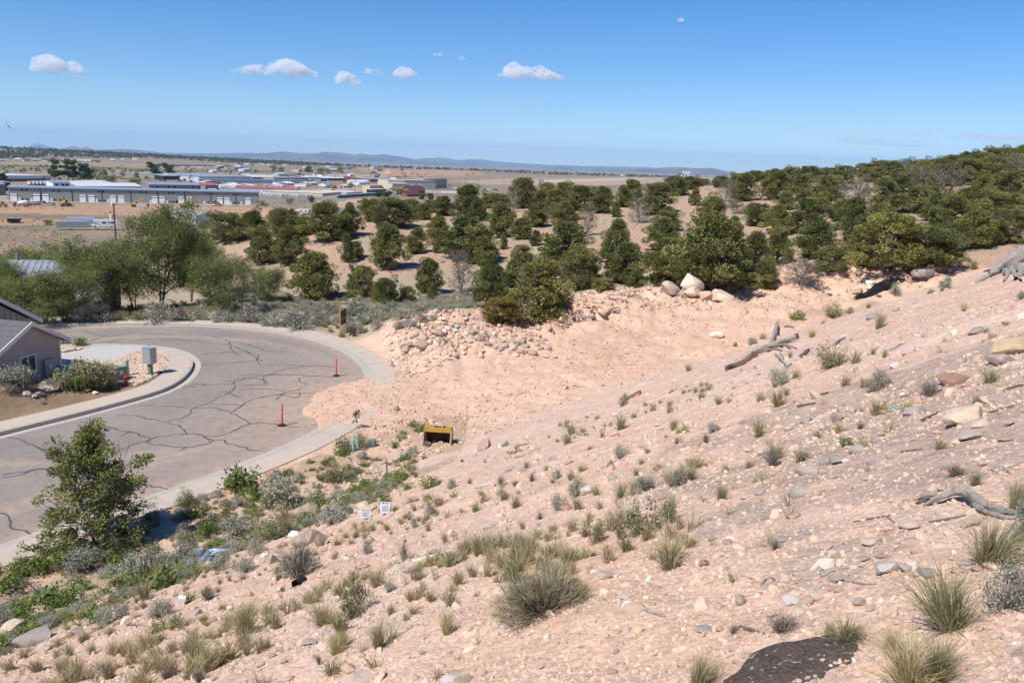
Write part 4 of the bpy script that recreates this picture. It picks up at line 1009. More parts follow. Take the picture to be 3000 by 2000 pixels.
PN = {'g': ('grass_tuft', 'grass', 'olive green bunchgrass tuft'), 'G': ('grass_tuft', 'grass', 'straw coloured dry grass tuft'), 's': ('sagebrush', 'shrub', 'grey green sagebrush'), 'r': ('rabbitbrush', 'shrub', 'olive twiggy rabbitbrush'),
      'd': ('dead_bush', 'shrub', 'dry grey leafless bush'), 'w': ('weed', 'weed', 'bright green leafy weed'), 'q': ('rabbitbrush', 'shrub', 'dense straw-tipped rabbitbrush'), 'n': ('grass_tuft', 'grass', 'tall fine-bladed bunchgrass clump')}
def size_word(hm, k):
    q = {'g': (.22, .42), 'G': (.25, .5), 's': (.45, .9), 'r': (.45, .9), 'd': (.35, .7), 'w': (.3, .6), 'n': (.3, .6), 'q': (.5, 1.)}[k]
    return 'small' if hm < q[0] else 'medium-sized' if hm < q[1] else 'large'
def plant(px, py, h, w, k, where, group, zs=1.0):
    p, t = hit(px, py)
    s = t/F/abs(math.cos(math.atan((px-1500)/F)))
    base, cat, desc = PN[k]
    o = bpy.data.objects.new(base, R.choice(PL_[k])); link(o)
    hm, wm = h*s*(1.45 if k in 'gGn' else 1.2), w*s*1.15
    ws = wm/(1.0 if k in 'gGn' else 1.35)
    if k in 'gGn': ws = max(ws, hm*.7)
    o.scale = (ws, ws*R.uniform(.85, 1.1), hm*zs); o.rotation_euler = (R.uniform(-.16, .16), R.uniform(-.16, .16), R.uniform(0, 6.28))
    o.location = (p[0], p[1], p[2]-.02*hm)
    sw = size_word(hm, k)
    return tag(o, '%s %s %s' % (sw, desc, where), cat, '%s %s %s' % (sw, desc, group))
def plants(data, off, sc, where, group):
    for r in L2(data):
        plant(float(r[0])/sc+off[0], float(r[1])/sc+off[1], float(r[2])/sc, float(r[3])/sc, r[4], where, group)
plants("""1850,1150,400,430,n 1560,1560,370,400,n 1120,1240,190,260,n 2100,700,290,340,n 100,1560,290,260,n 270,270,135,125,n 2010,170,95,70,n 2330,560,250,120,s 2250,1000,260,260,s 2300,330,180,140,n 1000,1210,120,90,n 60,120,110,70,n 1750,1500,330,250,n 1430,1300,150,140,n""",
       (2000, 1350), 2.352, 'in the near gravel by the driftwood', 'by the driftwood')
plants("""680,1180,160,330,d 1880,100,70,200,d 640,610,80,120,d 350,1180,60,140,d""", (2000, 1350), 2.352, 'in the near gravel by the driftwood', 'by the driftwood')
plants("""1640,930,135,155,n 730,1190,185,125,n 260,1280,235,165,n 20,1280,145,125,n 90,1060,330,230,r 1200,320,115,115,g 1500,340,155,135,s 1620,240,175,140,s 920,350,95,105,g 620,380,85,110,s 510,340,65,72,g 1760,550,185,150,r 2080,500,275,310,r 1920,540,165,125,d 720,570,105,105,g 430,690,155,120,d
530,820,115,95,r 850,680,85,85,g 180,640,105,90,s 600,480,85,62,g 500,460,80,62,s 755,190,82,80,s 880,160,62,62,g 1100,170,92,100,d 1095,240,62,62,s 1310,140,72,92,d 1490,120,72,70,s 1270,50,62,70,g 1415,60,42,50,g 2090,210,125,155,s 2320,170,135,135,s 2260,430,205,155,r 1010,590,72,52,d 1105,580,92,52,r
970,650,95,82,g 1370,400,60,100,d 680,300,80,160,G 1000,800,140,120,G 800,860,140,150,G 1130,740,120,100,G 620,960,110,120,G 750,1000,140,160,G 480,960,110,130,G 1700,420,90,80,G 1250,470,70,70,G 330,900,100,90,s 560,900,100,60,g 1780,330,70,90,G 440,1100,70,70,g 1560,520,60,60,g 1850,380,50,60,G 980,250,30,60,d
1600,780,110,90,g 1020,700,150,130,g""", (1000, 1350), 2.352, 'on the open slope below the big twiggy bush', 'round the big twiggy bush')
plants("""510,115,42,62,w 590,190,105,135,w 310,290,85,115,w 680,160,42,50,w 590,280,62,62,w 200,190,80,190,w 350,180,70,150,w 100,240,80,140,w 450,200,60,120,w""", (1000, 1350), 2.352, 'growing by the boulder pile', 'by the boulder pile')
plants("""600,760,165,235,s 930,800,175,250,s 1240,710,145,185,s 1960,310,235,340,s 1900,540,185,225,r 2050,800,265,390,d 2050,790,200,300,s 2290,430,155,225,s 1290,320,135,125,r 1640,520,155,225,s 770,1110,115,205,s 1100,1080,125,165,s 300,960,85,155,s 1330,640,90,110,s 1480,480,110,110,s 1780,480,130,120,r 1700,760,110,160,s
1500,760,100,140,s 1250,540,80,100,s 70,1060,90,120,s 1020,730,100,140,s 1780,640,110,140,s 1430,960,110,170,d 1850,330,110,110,r 2160,330,150,120,r""", (0, 1350), 2.352, 'in the weedy ground between slope and pavement', 'below the slope')
plants("""1330,1400,225,225,n 450,1460,130,135,n 900,1400,165,135,n 2230,1130,175,265,n 1700,1180,255,205,n 2310,1330,155,155,n 640,1330,90,90,g 860,1340,110,120,G 1000,1300,120,150,G 270,1450,110,120,G 90,1440,90,130,g 1060,1430,80,90,g 1450,1440,140,130,G 1900,1160,150,110,G 1800,1320,130,100,G 1560,1180,90,110,G 1220,1150,120,130,G
480,1340,90,90,G 160,1360,90,110,g 1150,1500,80,130,d 1370,1520,100,150,d 550,1510,150,140,G 760,1500,130,130,G 2200,1400,100,70,d 1000,950,150,70,G 1980,430,150,90,G 1280,1330,140,130,G""", (0, 1350), 2.352, 'on the lower slope above the weedy strip', 'on the lower slope')
plants("""1100,880,200,235,w 1700,200,185,225,w 1620,190,130,140,w 1070,300,52,72,w 1170,270,40,110,w 1450,520,150,125,w 640,1120,120,155,w 60,890,135,155,w 300,760,105,135,w 170,1100,125,165,w 390,1000,150,235,w 860,880,120,160,w 480,1010,110,130,w 1290,970,70,80,w 1080,1180,90,110,w 230,1230,80,120,w 420,720,90,130,w
540,900,90,120,w 1420,180,30,60,w 1200,1160,70,80,w 1750,260,90,120,w 2190,340,110,150,w 2200,250,60,90,w 60,1300,110,160,w 1960,100,40,70,w 1900,110,30,100,w 150,790,90,130,w 250,640,90,160,w 1340,380,80,120,w 1560,380,90,110,w 1950,900,40,40,w 720,700,60,80,w""", (0, 1350), 2.352, 'in the weedy ground between slope and pavement', 'below the slope')
plants("""1040,430,105,135,r 790,440,62,92,w 1350,500,115,95,g 1460,270,72,62,s 1800,240,82,82,s 2010,90,62,82,g 1000,770,165,215,r 645,900,165,135,s 660,1030,135,175,g 720,960,62,82,g 530,1000,82,92,g 250,1020,72,82,g 1185,740,92,102,g 1390,700,62,52,g 1310,680,52,52,g 770,840,62,72,g 1110,900,92,102,g 1350,920,115,155,s
1690,970,115,145,d 1530,1070,82,92,g 1340,1090,115,185,g 2115,870,92,122,g 1060,1220,82,112,g 1220,1190,62,92,g 530,1240,155,102,g 210,1210,82,92,s 160,1290,82,92,d 620,1450,165,185,d 660,1400,125,72,g 820,1410,82,185,d 100,1460,92,112,g 1120,1310,62,82,w 930,1260,72,80,g 1770,1330,72,115,g 1950,380,52,52,g 2220,480,32,22,g
2330,300,42,52,s 480,610,52,62,s 540,570,52,62,g 365,620,32,32,w 40,790,62,72,g 1150,400,42,52,s 1280,360,42,52,g 2020,1020,60,70,g 1240,900,60,70,g 320,1010,40,50,g 960,470,40,40,g 890,560,60,70,g 2080,530,40,40,g 450,1460,70,80,g 300,1480,60,80,g 1700,260,40,60,g 740,700,50,60,g""",
       (2000, 750), 2.352, 'on the upper slope around the weathered log', 'round the weathered log')
plants("""1800,1060,95,105,g 1820,990,105,115,g 2170,800,95,75,s 2160,960,135,115,g 2250,880,42,42,w 1990,890,42,52,g 2160,1150,115,135,s 2030,1020,62,42,g 1650,1240,42,62,g 2090,1230,75,55,s 1890,1250,70,80,g 2300,1200,60,60,g 1940,1100,50,60,g""", (900, 850), 2.352, 'on the slope beside the yellow pipe', 'beside the yellow pipe')
plants("""200,1320,150,200,r 300,1320,90,120,d 370,1080,115,130,r 260,1100,110,110,w 230,1130,60,120,w 100,1310,50,90,w""", (900, 850), 2.352, 'by the green utility posts at the edge of the lot', 'by the utility posts')
# sagebrush strip beyond the bend
plants("""560,1390,92,135,s 690,1385,92,175,s 1080,1390,112,205,s 1250,1390,92,155,s 1380,1380,92,105,s 1540,1400,92,135,s 1700,1400,112,155,s 1880,1430,105,165,s 2050,1440,125,225,s 2200,1420,82,135,s 2280,1340,72,135,s 2130,1310,62,105,s 1800,1340,62,72,s 1690,1340,62,82,s 2280,1465,32,52,r 960,1385,60,90,r 820,1390,60,90,r 1600,1370,70,90,r 1970,1380,80,110,s""", (0, 350), 2.352, 'on the verge beyond the road bend', 'beyond the road bend')
plants("""90,1350,92,185,s 60,1440,80,110,s 200,1400,105,175,s 330,1330,82,135,s 420,1380,92,155,s 250,1440,62,92,s 540,1340,72,155,s 130,1470,62,80,s 560,1400,62,105,s 30,1470,62,72,s 690,1330,52,82,s 480,1430,70,110,s 400,1440,60,90,s 640,1380,50,80,s 300,1380,70,120,s 150,1330,60,90,s""", (1000, 350), 2.352, 'in the grassy hollow behind the wooden sign', 'in the grassy hollow')
# yard shrubs
plants("""830,1040,390,560,q 1150,1000,330,420,q 720,1060,200,300,w 950,1060,150,200,w -330,985,330,480,s -130,960,260,300,s -480,980,280,300,s 300,1030,130,260,s -420,1120,120,200,s 720,720,110,100,r 900,690,90,200,r 250,900,110,160,G 330,890,130,140,G 80,900,120,160,s 160,1310,60,80,s""", (100, 960), 5.88, 'in the front yard of the clapboard house', 'in the front yard')
# the great twiggy bush
p, t = hit(1600, 1790)
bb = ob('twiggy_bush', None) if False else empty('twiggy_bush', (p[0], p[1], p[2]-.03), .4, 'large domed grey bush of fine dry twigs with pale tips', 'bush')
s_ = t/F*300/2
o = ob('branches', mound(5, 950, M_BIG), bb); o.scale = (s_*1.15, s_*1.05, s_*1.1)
for k, (px, py) in enumerate([(190,1012),(233,1018),(247,1020)]):
    p, t = hit(px, py); s = t/F
    o = bpy.data.objects.new(('garden_bush', 'garden_bush', 'dead_bush')[k], [PL_['w'][0], PL_['w'][1], PL_['d'][0]][k]); link(o)
    w = (26, 46, 30)[k]*s/1.3; o.scale = (w, w, (26, 34, 20)[k]*s); o.location = p
    tag(o, ('small clipped green bush at the house corner', 'rounded clipped green bush on the cobbles beside the driveway', 'low grey dry bush beside the clipped green bush')[k], 'bush')
# loose grass over slope, strip and hill
def tufts(n_, cond, s0, s1, meshes, seed, name, label, d0, d1, a0, a1, zr=1.0):
    g = np.random.default_rng(seed); d = d0*(d1/d0)**g.uniform(0, 1, n_); a = np.radians(g.uniform(a0, a1, n_)); x, y = np.sin(a)*d, np.cos(a)*d
    k = cond(x, y, g); x, y = x[k], y[k]; z = ground(x, y); s = g.uniform(s0, s1, len(x))
    rot = np.stack([g.normal(0, .08, len(x)), g.normal(0, .08, len(x)), g.uniform(0, 6.28, len(x))], 1)
    scatter(name, np.stack([x, y, z-.01], 1), rot, np.stack([s, s, s*zr*g.uniform(.7, 1.2, len(x))], 1), meshes, g.integers(0, len(meshes), len(x)), label)
thin = [tuft(600+i, 26, .4, i == 1, .016) for i in range(3)]
tufts(2600, lambda x, y, g: (near_slope(x, y) > bg(x, y)) & (g.uniform(0, 1, len(x)) < .25+fbm(x*.3, y*.3, 3, 121)*.9) & ~inside_poly(x, y, CORR[::4]), .05, .2, thin, 31, 'slope_grass', 'sparse thin grass blades dotted over the slope', 4, 50, -40, 40)
tufts(4600, lambda x, y, g: (x*DX+y*DY > 15.5) & (x*DX+y*DY < 25.6) & (x > -24) & (x < -3.5) & ~inside_poly(x, y, CORR[::4]) & (g.uniform(0, 1, len(x)) < .6+fbm(x*.5, y*.5, 3, 123)*1.5), .14, .46, [thin[0], thin[2], PL_['w'][2], PL_['w'][0], PL_['s'][0], PL_['g'][1], PL_['G'][0], PL_['s'][2]], 32, 'verge_grass', 'patchy grass and weeds along the foot of the slope', 12, 42, -42, -4)
tufts(1800, lambda x, y, g: (near_slope(x, y) > bg(x, y)) & (g.uniform(0, 1, len(x)) < 2.6*(fbm(x*.45+7, y*.45, 3, 131)-.12)) & ~inside_poly(x, y, CORR[::4]), .10, .30, [PL_['G'][0], PL_['G'][1], thin[1], PL_['g'][2]], 37, 'slope_straw', 'drifts of dry straw grass on the lower slope', 5, 26, -36, 14)
def in_strip(x, y, g): return (near_slope(x, y) < bg(x, y)) & ~inside_poly(x, y, CORR[::4]) & (dist_line(x, y, BANK) > 5.5) & (np.hypot(x, y) > 50) & (y > 48) & ((x < -13) | (y > 58)) & ~((x < -17) & (y < 55)) & (g.uniform(0, 1, len(x)) < .6+fbm(x*.2, y*.2, 3, 125))
tufts(2600, in_strip, .25, .75, PL_['G']+[PL_['g'][0]], 33, 'verge_straw', 'tall straw coloured grass on the verge beyond the road', 54, 84, -31, 2)
tufts(700, lambda x, y, g: in_strip(x, y, g) & (np.hypot(x, y) > 61), .45, .95, PL_['s'], 38, 'verge_sage', 'grey sage and grass flat beyond the road bend', 58, 84, -20, 0, .75)
tufts(9000, lambda x, y, g: on_hill(x, y, g) | (g.uniform(0, 1, len(x)) < .12), .18, .5, thin+[PL_['s'][0]], 34, 'hill_grass', 'low dry grass and sage tufts on the juniper hillside', 74, 200, -24, 34, .8)
tufts(900, lambda x, y, g: (x < -19) & (y < 52) & (y > 24) & ~inside_poly(x, y, CORR[::4]) & ~inside_poly(x, y, dp) & ~inside_poly(x, y, cob), .06, .2, thin, 35, 'yard_grass', 'thin dry grass of the front yard', 34, 60, -36, -18)
tufts(7000, lambda x, y, g: ((bg(x, y) < -18) | (np.hypot(x, y) > 420)) & (g.uniform(0, 1, len(x)) < .35+fbm(x*.02, y*.02, 3, 127)), .5, 1.1, [PL_['s'][0], PL_['s'][1], PL_['r'][0]], 36, 'valley_scrub', 'low scrub dotting the valley floor', 240, 1500, -34, 4, .8)

# ================================================================ TREES
M_BARK = plain('juniper_bark', (.17, .13, .105), .95, 0, .35, 6, .1, .5); M_GREYBARK = plain('grey_bark', (.30, .27, .245), .95, 0, .3, 6, .1, .5); M_ELMBARK = plain('elm_bark', (.14, .115, .10), .95, 0, .3, 6, .1, .5)
M_JUN = leafmat('juniper_foliage', (.065,.078,.025), (.38,.375,.12), .8, .12, .34)
M_JUNY = leafmat('juniper_foliage_golden', (.12,.085,.02), (.42,.29,.075), .8, .12, .1); M_JUNG = leafmat('juniper_foliage_greyish', (.09,.085,.055), (.30,.28,.16), .8, .1, .1)
M_ELM = leafmat('elm_leaves', (.085,.11,.03), (.42,.45,.16), .7, .3, .18); M_DEADN = leafmat('dead_needles', (.10,.07,.055), (.30,.23,.19), .9, .0, .1)
M_COTT = leafmat('cottonwood_leaves', (.05,.075,.02), (.20,.24,.08), .7, .25, .2)
def wood(seed, H, spread, nb, r0, mat, lean=.1, low=.12, multi=1, twig=True, curl=.15):
    """trunk(s) with tapered limbs; returns (mesh, branch tips)"""
    g = np.random.default_rng(seed); mb = MB(); tips = []
    for s in range(multi):
        a = g.uniform(0, 6.28); ln = lean*(1.6 if multi > 1 else 1)
        top = np.array([math.cos(a)*ln*H, math.sin(a)*ln*H, H*g.uniform(.82, .95)])
        P = [np.zeros(3)+np.array([math.cos(a), math.sin(a), 0])*.06*(multi > 1)]
        for k in range(1, 6):
            P.append(top*(k/5)+g.normal(0, curl*.18*H*.2, 3)*np.array([1, 1, .3]))
        P[0][2] = -.25; rr = [r0*(1.25 if k == 0 else (1-k/5.6))/math.sqrt(multi) for k in range(6)]
        mb.tube(P, rr, 7); tips.append(P[-1])
        for i in range(nb//multi):
            t = low+(1-low)*g.uniform(0, 1)**.9*.93; k = min(int(t*5), 4); f_ = t*5-k; B = P[k]*(1-f_)+P[k+1]*f_
            aa = i*2.4+g.uniform(-.5, .5); L = spread(t)*g.uniform(.75, 1.1); el = g.uniform(.05, .65)+.5*t
            d = np.array([math.cos(aa)*math.cos(el), math.sin(aa)*math.cos(el), math.sin(el)])
            m1 = B+d*L*.5+g.normal(0, .06*L, 3); e = m1+d*L*.45+np.array([0, 0, .18*L])+g.normal(0, .08*L, 3)
            rb = r0*.42*(1-.65*t)
            mb.tube([B, m1, e], [rb, rb*.6, rb*.22], 5, False); tips += [m1*.4+e*.6, e]
            if twig:
                for q in range(2):
                    e2 = m1+(d+g.normal(0, .6, 3))*L*.4; mb.tube([m1, (m1+e2)/2+g.normal(0, .03, 3), e2], [rb*.4, rb*.28, rb*.12], 4, False); tips.append(e2)
    return mb.mesh('trunk', mat, True), np.array(tips)
def crown(seed, tips, nl, leaf, sig, mat, shell=.55, up=.5, aspect=2.2, extra=None, ztone=.25, name='crown'):
    g = np.random.default_rng(seed); f = Foliage()
    ctr = np.array([0, 0, tips[:, 2].mean()*.8])
    k = g.integers(0, len(tips), nl); cs = sig*g.uniform(.55, 1.35, len(tips))
    v = g.normal(size=(nl, 3)); v /= np.linalg.norm(v, axis=1)[:, None]; rad_ = (shell+(1-shell)*g.uniform(0, 1, nl)**.5)
    C = tips[k]+v*(cs[k]*rad_)[:, None]*np.array([1, 1, .85]); C[:, 2] = np.maximum(C[:, 2], .04)
    tone = .38+.16*g.normal(size=len(tips))[k]+.22*g.normal(size=nl)*.6
    V, Q = leaf_quads(C, leaf*g.uniform(.6, 1.4, nl), g, up, aspect, v, .45); f.quads(V, Q, tone)
    return f.mesh(name, mat)
def tree_proto(name, wm, cm): return (name, wm, cm)
# juniper shapes, all about 1 unit tall before scaling to 4-6 m: built at 5 m
JUN = []
def cone(t): return 1.75*(1-t)**.65+.25
def dome(t): return 2.1*math.sqrt(max(.08, 1-((t-.3)/.78)**2))
def egg(t): return 1.55*math.sqrt(max(.05, 1-((t-.4)/.68)**2))
for i, (sp, nb, ml) in enumerate([(cone, 44, 1), (egg, 44, 1), (dome, 50, 3), (egg, 46, 2), (dome, 54, 4), (cone, 40, 2), (egg, 40, 1), (dome, 46, 2)]):
    wm, tp = wood(200+i, 4.6, sp, nb, .17, M_BARK, .05 if ml == 1 else .16, .05, ml)
    g = np.random.default_rng(260+i); nc = 85; t = g.uniform(0, 1, nc)**.85; aa = g.uniform(0, 6.283, nc); q = np.sqrt(g.uniform(.12, 1, nc))
    lob = 1+.22*np.sin(aa*3+i)+.15*np.sin(aa*5+2*i+t*4); rr = np.array([sp(max(.0, x)) for x in t])*q*lob*.92; rr *= np.clip(.55+t*3.2, 0, 1)
    rr *= np.where((t > .72) & (sp is not dome), .62, 1)
    tp = np.vstack([np.stack([np.cos(aa)*rr, np.sin(aa)*rr, .35+t*4.15], 1), tp[g.integers(0, len(tp), 14)]])
    cm = crown(300+i, tp, 24000, .062, .50, M_JUN, .5, 1.5, 2.4)
    zt = np.percentile([v.co.z for v in cm.vertices], 99.3); xw = np.percentile(np.hypot(*np.array([v.co[:2] for v in cm.vertices]).T), 96)
    JUN.append((wm, cm, zt, xw))
def recol(me, mat):
    c = me.copy(); c.materials.clear(); c.materials.append(mat); return c
def sparse(seed, sp, nb, mat, nl, barkm):
    wm, tp = wood(seed, 4.6, sp, nb, .15, barkm, .1, .05, 3); cm = crown(seed+1, tp, nl, .06, .33, mat, .3, .4, 2.2)
    zt = np.percentile([v.co.z for v in cm.vertices], 99.3); xw = np.percentile(np.hypot(*np.array([v.co[:2] for v in cm.vertices]).T), 96); return (wm, cm, zt, xw)
GREYJ = [sparse(400, dome, 60, M_JUNG, 4200, M_GREYBARK), sparse(410, egg, 60, M_JUNG, 3800, M_GREYBARK)]
DEADJ = [sparse(420, egg, 70, M_DEADN, 3000, M_GREYBARK)]
wm, tp = wood(431, 4.4, lambda t: 1.9, 46, .14, M_GREYBARK, .14, .08, 4); BARE = [(wm, None, 4.6, 1.8)]
GOLD = [(JUN[4][0], recol(JUN[4][1], M_JUNY), JUN[4][2], JUN[4][3])]
def plant_tree(px, py, top, w, kind, label, group, d=None, name='juniper_tree', cat='tree', sink=.12):
    p, t = hit(px, py) if d is None else ((lambda q: (np.array([q[0], q[1], gz(q[0], q[1])]), d))(atd(px, py, d)))
    s = t/F/abs(math.cos(math.atan((px-1500)/F)))
    wm, cm, zt, xw = kind
    hm = (py-top)*s; wd = w*s
    o = empty(name, (p[0], p[1], p[2]-sink), R.uniform(0, 6.28), label, cat, group)
    kz = (hm+sink)/zt; kx = wd/2/xw
    o.scale = (kx, kx, kz)
    ob('trunk', wm, o)
    if cm is not None: ob('crown', cm, o)
    return o, p, t
def jun(data, off, sc, where, group):
    for r in L2(data):
        x, y, tp, w = [float(q) for q in r[:4]]; k = r[4] if len(r) > 4 else 'j'
        X, Y, T_, W = x/sc+off[0], y/sc+off[1], tp/sc+off[1], w/sc
        asp = (Y-T_)/W; hm = 0
        if k == 'j' and ('hillside' in where or 'ridge' in where) and R.random() < .06: k = 'g'
        if k == 'j':
            ch = [0, 5, 1, 6] if asp > 1.12 else [1, 3, 6, 7] if asp > .8 else [2, 4, 7]
            kind = JUN[R.choice(ch)]; desc = 'tall narrow dark green juniper' if asp > 1.12 else 'rounded olive green juniper' if asp > .8 else 'broad low spreading juniper'
        else:
            kind = {'g': R.choice(GREYJ), 'd': DEADJ[0], 'b': BARE[0], 'y': GOLD[0]}[k]; desc = {'g': 'greyish half-bare juniper', 'd': 'dead brown juniper', 'b': 'bare silvery dead juniper', 'y': 'golden yellow juniper bush'}[k]
        o, p, t = plant_tree(X, Y, T_-(Y-T_)*.04, W*(1.06 if 'skyline' in where or 'upper' in where else 1.05), kind, None, None)
        sz = (Y-T_)*t/F; sw = 'young ' if sz < 2.2 else 'small ' if sz < 3.2 else 'large ' if sz > 5.6 else 'tallish ' if sz > 4.3 else ''
        tag(o, '%s%s %s' % (sw, desc, where), 'tree', '%s%s %s' % (sw, desc, group))
jun("""140,1230,1015,215 300,1275,1095,175 460,1275,1150,125 600,1195,970,190 625,1260,1130,75 1010,1285,935,275 1370,1385,980,390 320,1030,740,245 100,955,850,115 40,985,805,95 850,965,690,320 960,995,740,225 660,920,850,62 1115,895,800,62
1550,1010,730,340 1240,1000,870,165 1890,1010,715,225 1640,1160,900,300 1960,1125,870,260 2250,1160,850,330 2200,900,700,215 1800,1185,1100,165 2030,1165,1050,125 1700,1100,960,150 1180,1150,980,150 1480,1290,1150,200 2120,1000,920,120""",
    (1000, 350), 2.352, 'in the gully and lower hillside behind the dirt bank', 'in the gully')
jun("""260,1265,1140,135,y 1100,1405,1230,285,y 820,1195,890,190,d""", (1000, 350), 2.352, 'behind the rubble heap', 'behind the rubble heap')
jun("""520,920,760,150 660,870,680,170 1340,870,770,82 1100,812,590,205 1340,742,590,172 1240,822,690,152 1520,752,580,192 1690,800,590,122,g 870,682,470,212 700,662,540,152 350,742,560,300 60,802,600,155 200,702,560,182 1040,612,510,162 1190,642,505,115,b 1250,602,420,222 1420,572,440,122 1540,562,440,182 1650,622,470,182 1800,642,480,162
1890,672,580,72 2050,712,540,175,g 2180,652,460,222 1720,482,440,62 2140,462,400,72 2300,522,400,175 2000,562,430,152 1760,542,470,112 1450,652,500,132 1580,692,560,132 2250,762,640,182 480,680,560,150 560,690,590,120 940,700,560,120 1130,600,520,110 1370,640,500,120 1940,600,470,110 620,640,560,130""",
    (1000, 350), 2.352, 'on the open hillside below the ridge', 'on the open hillside')
jun("""2160,1240,950,305 1810,992,770,195 2000,1002,765,230 1740,822,660,192 1960,802,640,222 2250,832,600,285 1560,842,670,262,j 1460,782,680,125 2080,800,680,160 1650,790,690,130 1900,930,850,100""", (0, 350), 2.352, 'at the left end of the hill above the road'.replace('left', 'valley'), 'at the valley end of the hill')
jun("""200,1190,710,480 640,1000,770,185 560,1150,1000,175 900,950,740,250 1380,1045,720,430 1000,1055,900,225 1700,1005,800,350 2000,882,700,205 2250,850,690,205 480,1120,820,200 60,1180,820,220 1200,1000,860,220 1560,1010,860,220 340,900,700,150 1850,900,760,200 2120,860,720,160""",
    (2000, 350), 2.352, 'just behind the crest of the dirt bank', 'behind the bank crest')
jun("""800,1125,980,255,g""", (2000, 350), 2.352, 'just behind the crest of the dirt bank', 'behind the bank crest')
jun("""870,782,580,262 640,792,620,172 510,732,600,182 190,742,550,202 85,592,490,82 280,612,430,172 420,562,400,162 540,552,460,105,b 640,552,380,172 790,562,480,152 1000,562,420,202 1170,642,430,222 1160,842,600,192 1380,592,450,172 1360,712,600,142 1600,502,350,202 1650,642,500,232 1840,782,600,222 1820,562,380,202,g 2060,522,430,112
1940,642,520,142 2200,702,560,262 2280,602,420,252 1480,640,540,140 1080,700,570,130 960,640,520,120 1500,560,430,140 1740,700,560,140 2080,640,520,150 700,620,520,120 380,650,560,130""", (2000, 350), 2.352, 'on the upper hillside under the ridge', 'on the upper hillside')
jun("""900,400,340,125 1120,385,330,130 1250,395,322,135 1360,385,302,115 1530,375,297,155 1750,385,297,130 1990,355,262,165 2150,345,242,155 2300,335,238,145 740,435,345,145 860,435,342,135 600,405,340,95 500,425,355,115 390,455,380,125 130,445,390,125 50,485,400,115 1000,400,345,130 1440,400,310,120 1640,400,305,140 1860,385,285,140 2060,380,270,140 2220,370,255,130 2340,380,245,120
1300,430,350,150 1080,440,370,150 1500,450,360,150 1720,460,350,160 1960,450,320,170 2150,430,310,160 2300,440,300,170 820,470,390,140 700,480,400,120 260,470,400,120 960,480,400,130 1600,430,340,140 1850,450,340,150 2050,420,310,140 2250,400,290,150""", (2000, 350), 2.352, 'on the skyline of the wooded ridge', 'on the ridge skyline')
# spring-green elms and cottonwoods on the near side of the valley
def elm(seed, H, multi, nl, leaf, sig, mat=M_ELM, nb=52, lean=.2, width=.42, low=.15):
    wm, tp = wood(seed, H*.92, lambda t: H*width*(1-.45*t), nb, H*.022, M_ELMBARK, lean, low, multi, True, .3)
    g = np.random.default_rng(seed+5); v = g.normal(size=(90, 3)); v /= np.linalg.norm(v, axis=1)[:, None]; v *= g.uniform(.25, 1, (90, 1))**.4
    tp = np.vstack([tp, v*np.array([H*width*.95, H*width*.95, H*.40])+np.array([0, 0, H*.55])]); cm = crown(seed+1, tp, nl, leaf, sig*.85, mat, .05, .1, 1.6); zt = max(v.co.z for v in cm.vertices); xw = np.percentile(np.hypot(*np.array([v.co[:2] for v in cm.vertices]).T), 98); return (wm, cm, zt, xw)
ELMS = [elm(700, 8, 3, 38000, .075, .95), elm(710, 8, 3, 38000, .075, 1.0), elm(720, 7, 4, 27000, .07, .9)]
for px, py, tp, w, k, d, lb in [(470,915,618,215,0,78,'tallest dark-limbed spring green elm beyond the road bend'),(305,905,705,200,1,76,'feathery spring green elm in front of the metal-roofed house'),(90,885,712,170,1,84,'spring green elm hiding the ridge of the metal-roofed house'),
        (660,930,760,170,2,70,'low leaning young elm on the verge beyond the kerb'),(10,830,705,140,2,92,'dense elm beside the end wall of the metal-roofed house'),(560,890,668,110,0,84,'slim elm behind the tallest elm'),(770,880,770,120,2,80,'small greyish green elm beside the round juniper'),(395,905,720,130,2,80,'elm between the tallest elm and the house lawn'),(120,915,790,140,2,68,'twiggy sapling elm leaning before the metal roof'),(215,905,755,130,1,80,'elm rising over the gable end of the metal-roofed house'),(620,880,720,120,2,88,'hazy green elm behind the leaning young elm'),(40,900,790,120,2,70,'low bushy elm before the eave of the metal roof'),(185,912,775,150,2,69,'bushy elm before the boarded end of the metal-roofed house'),(5,890,740,130,1,78,'leafy elm over the far end of the metal roof')]:
    plant_tree(px, py, tp, w, ELMS[k], lb, 'elms beyond the road bend', d, 'elm_tree')
jun("""480,930,790,175 420,880,800,120 230,880,800,150 1330,1100,930,200""", (0, 350), 2.352, 'among the elms beyond the road', 'among the elms')
# elm shrub beside the near pavement
wm, tp = wood(760, 3.4, lambda t: 1.35*(1-.8*t)+.2, 90, .04, M_ELMBARK, .16, .02, 7, True, .2)
g = np.random.default_rng(5); nc = 110; zz = g.uniform(0, 1, nc)**1.25; aa = g.uniform(0, 6.283, nc); rr = (1.3*(1-zz)**.75+.12)*np.sqrt(g.uniform(.05, 1, nc)); tp = np.vstack([tp[g.integers(0, len(tp), 60)], np.stack([np.cos(aa)*rr, np.sin(aa)*rr, .12+zz*3.3], 1)])
cm = crown(761, tp, 21000, .043, .25, leafmat('young_elm_leaves', (.08,.10,.03), (.36,.39,.13), .6, .3, .05), .05, .1, 1.7)
zt = np.percentile([v.co.z for v in cm.vertices], 99.3); xw = np.percentile(np.hypot(*np.array([v.co[:2] for v in cm.vertices]).T), 96)
plant_tree(290, 1588, 1285, 265, (wm, cm, zt, xw), 'tall leafy young elm shrub growing beside the near pavement', None, None, 'elm_shrub', 'shrub')
wm, tp = wood(770, 1.3, lambda t: .22, 12, .016, M_ELMBARK, .05, .45, 1, False)
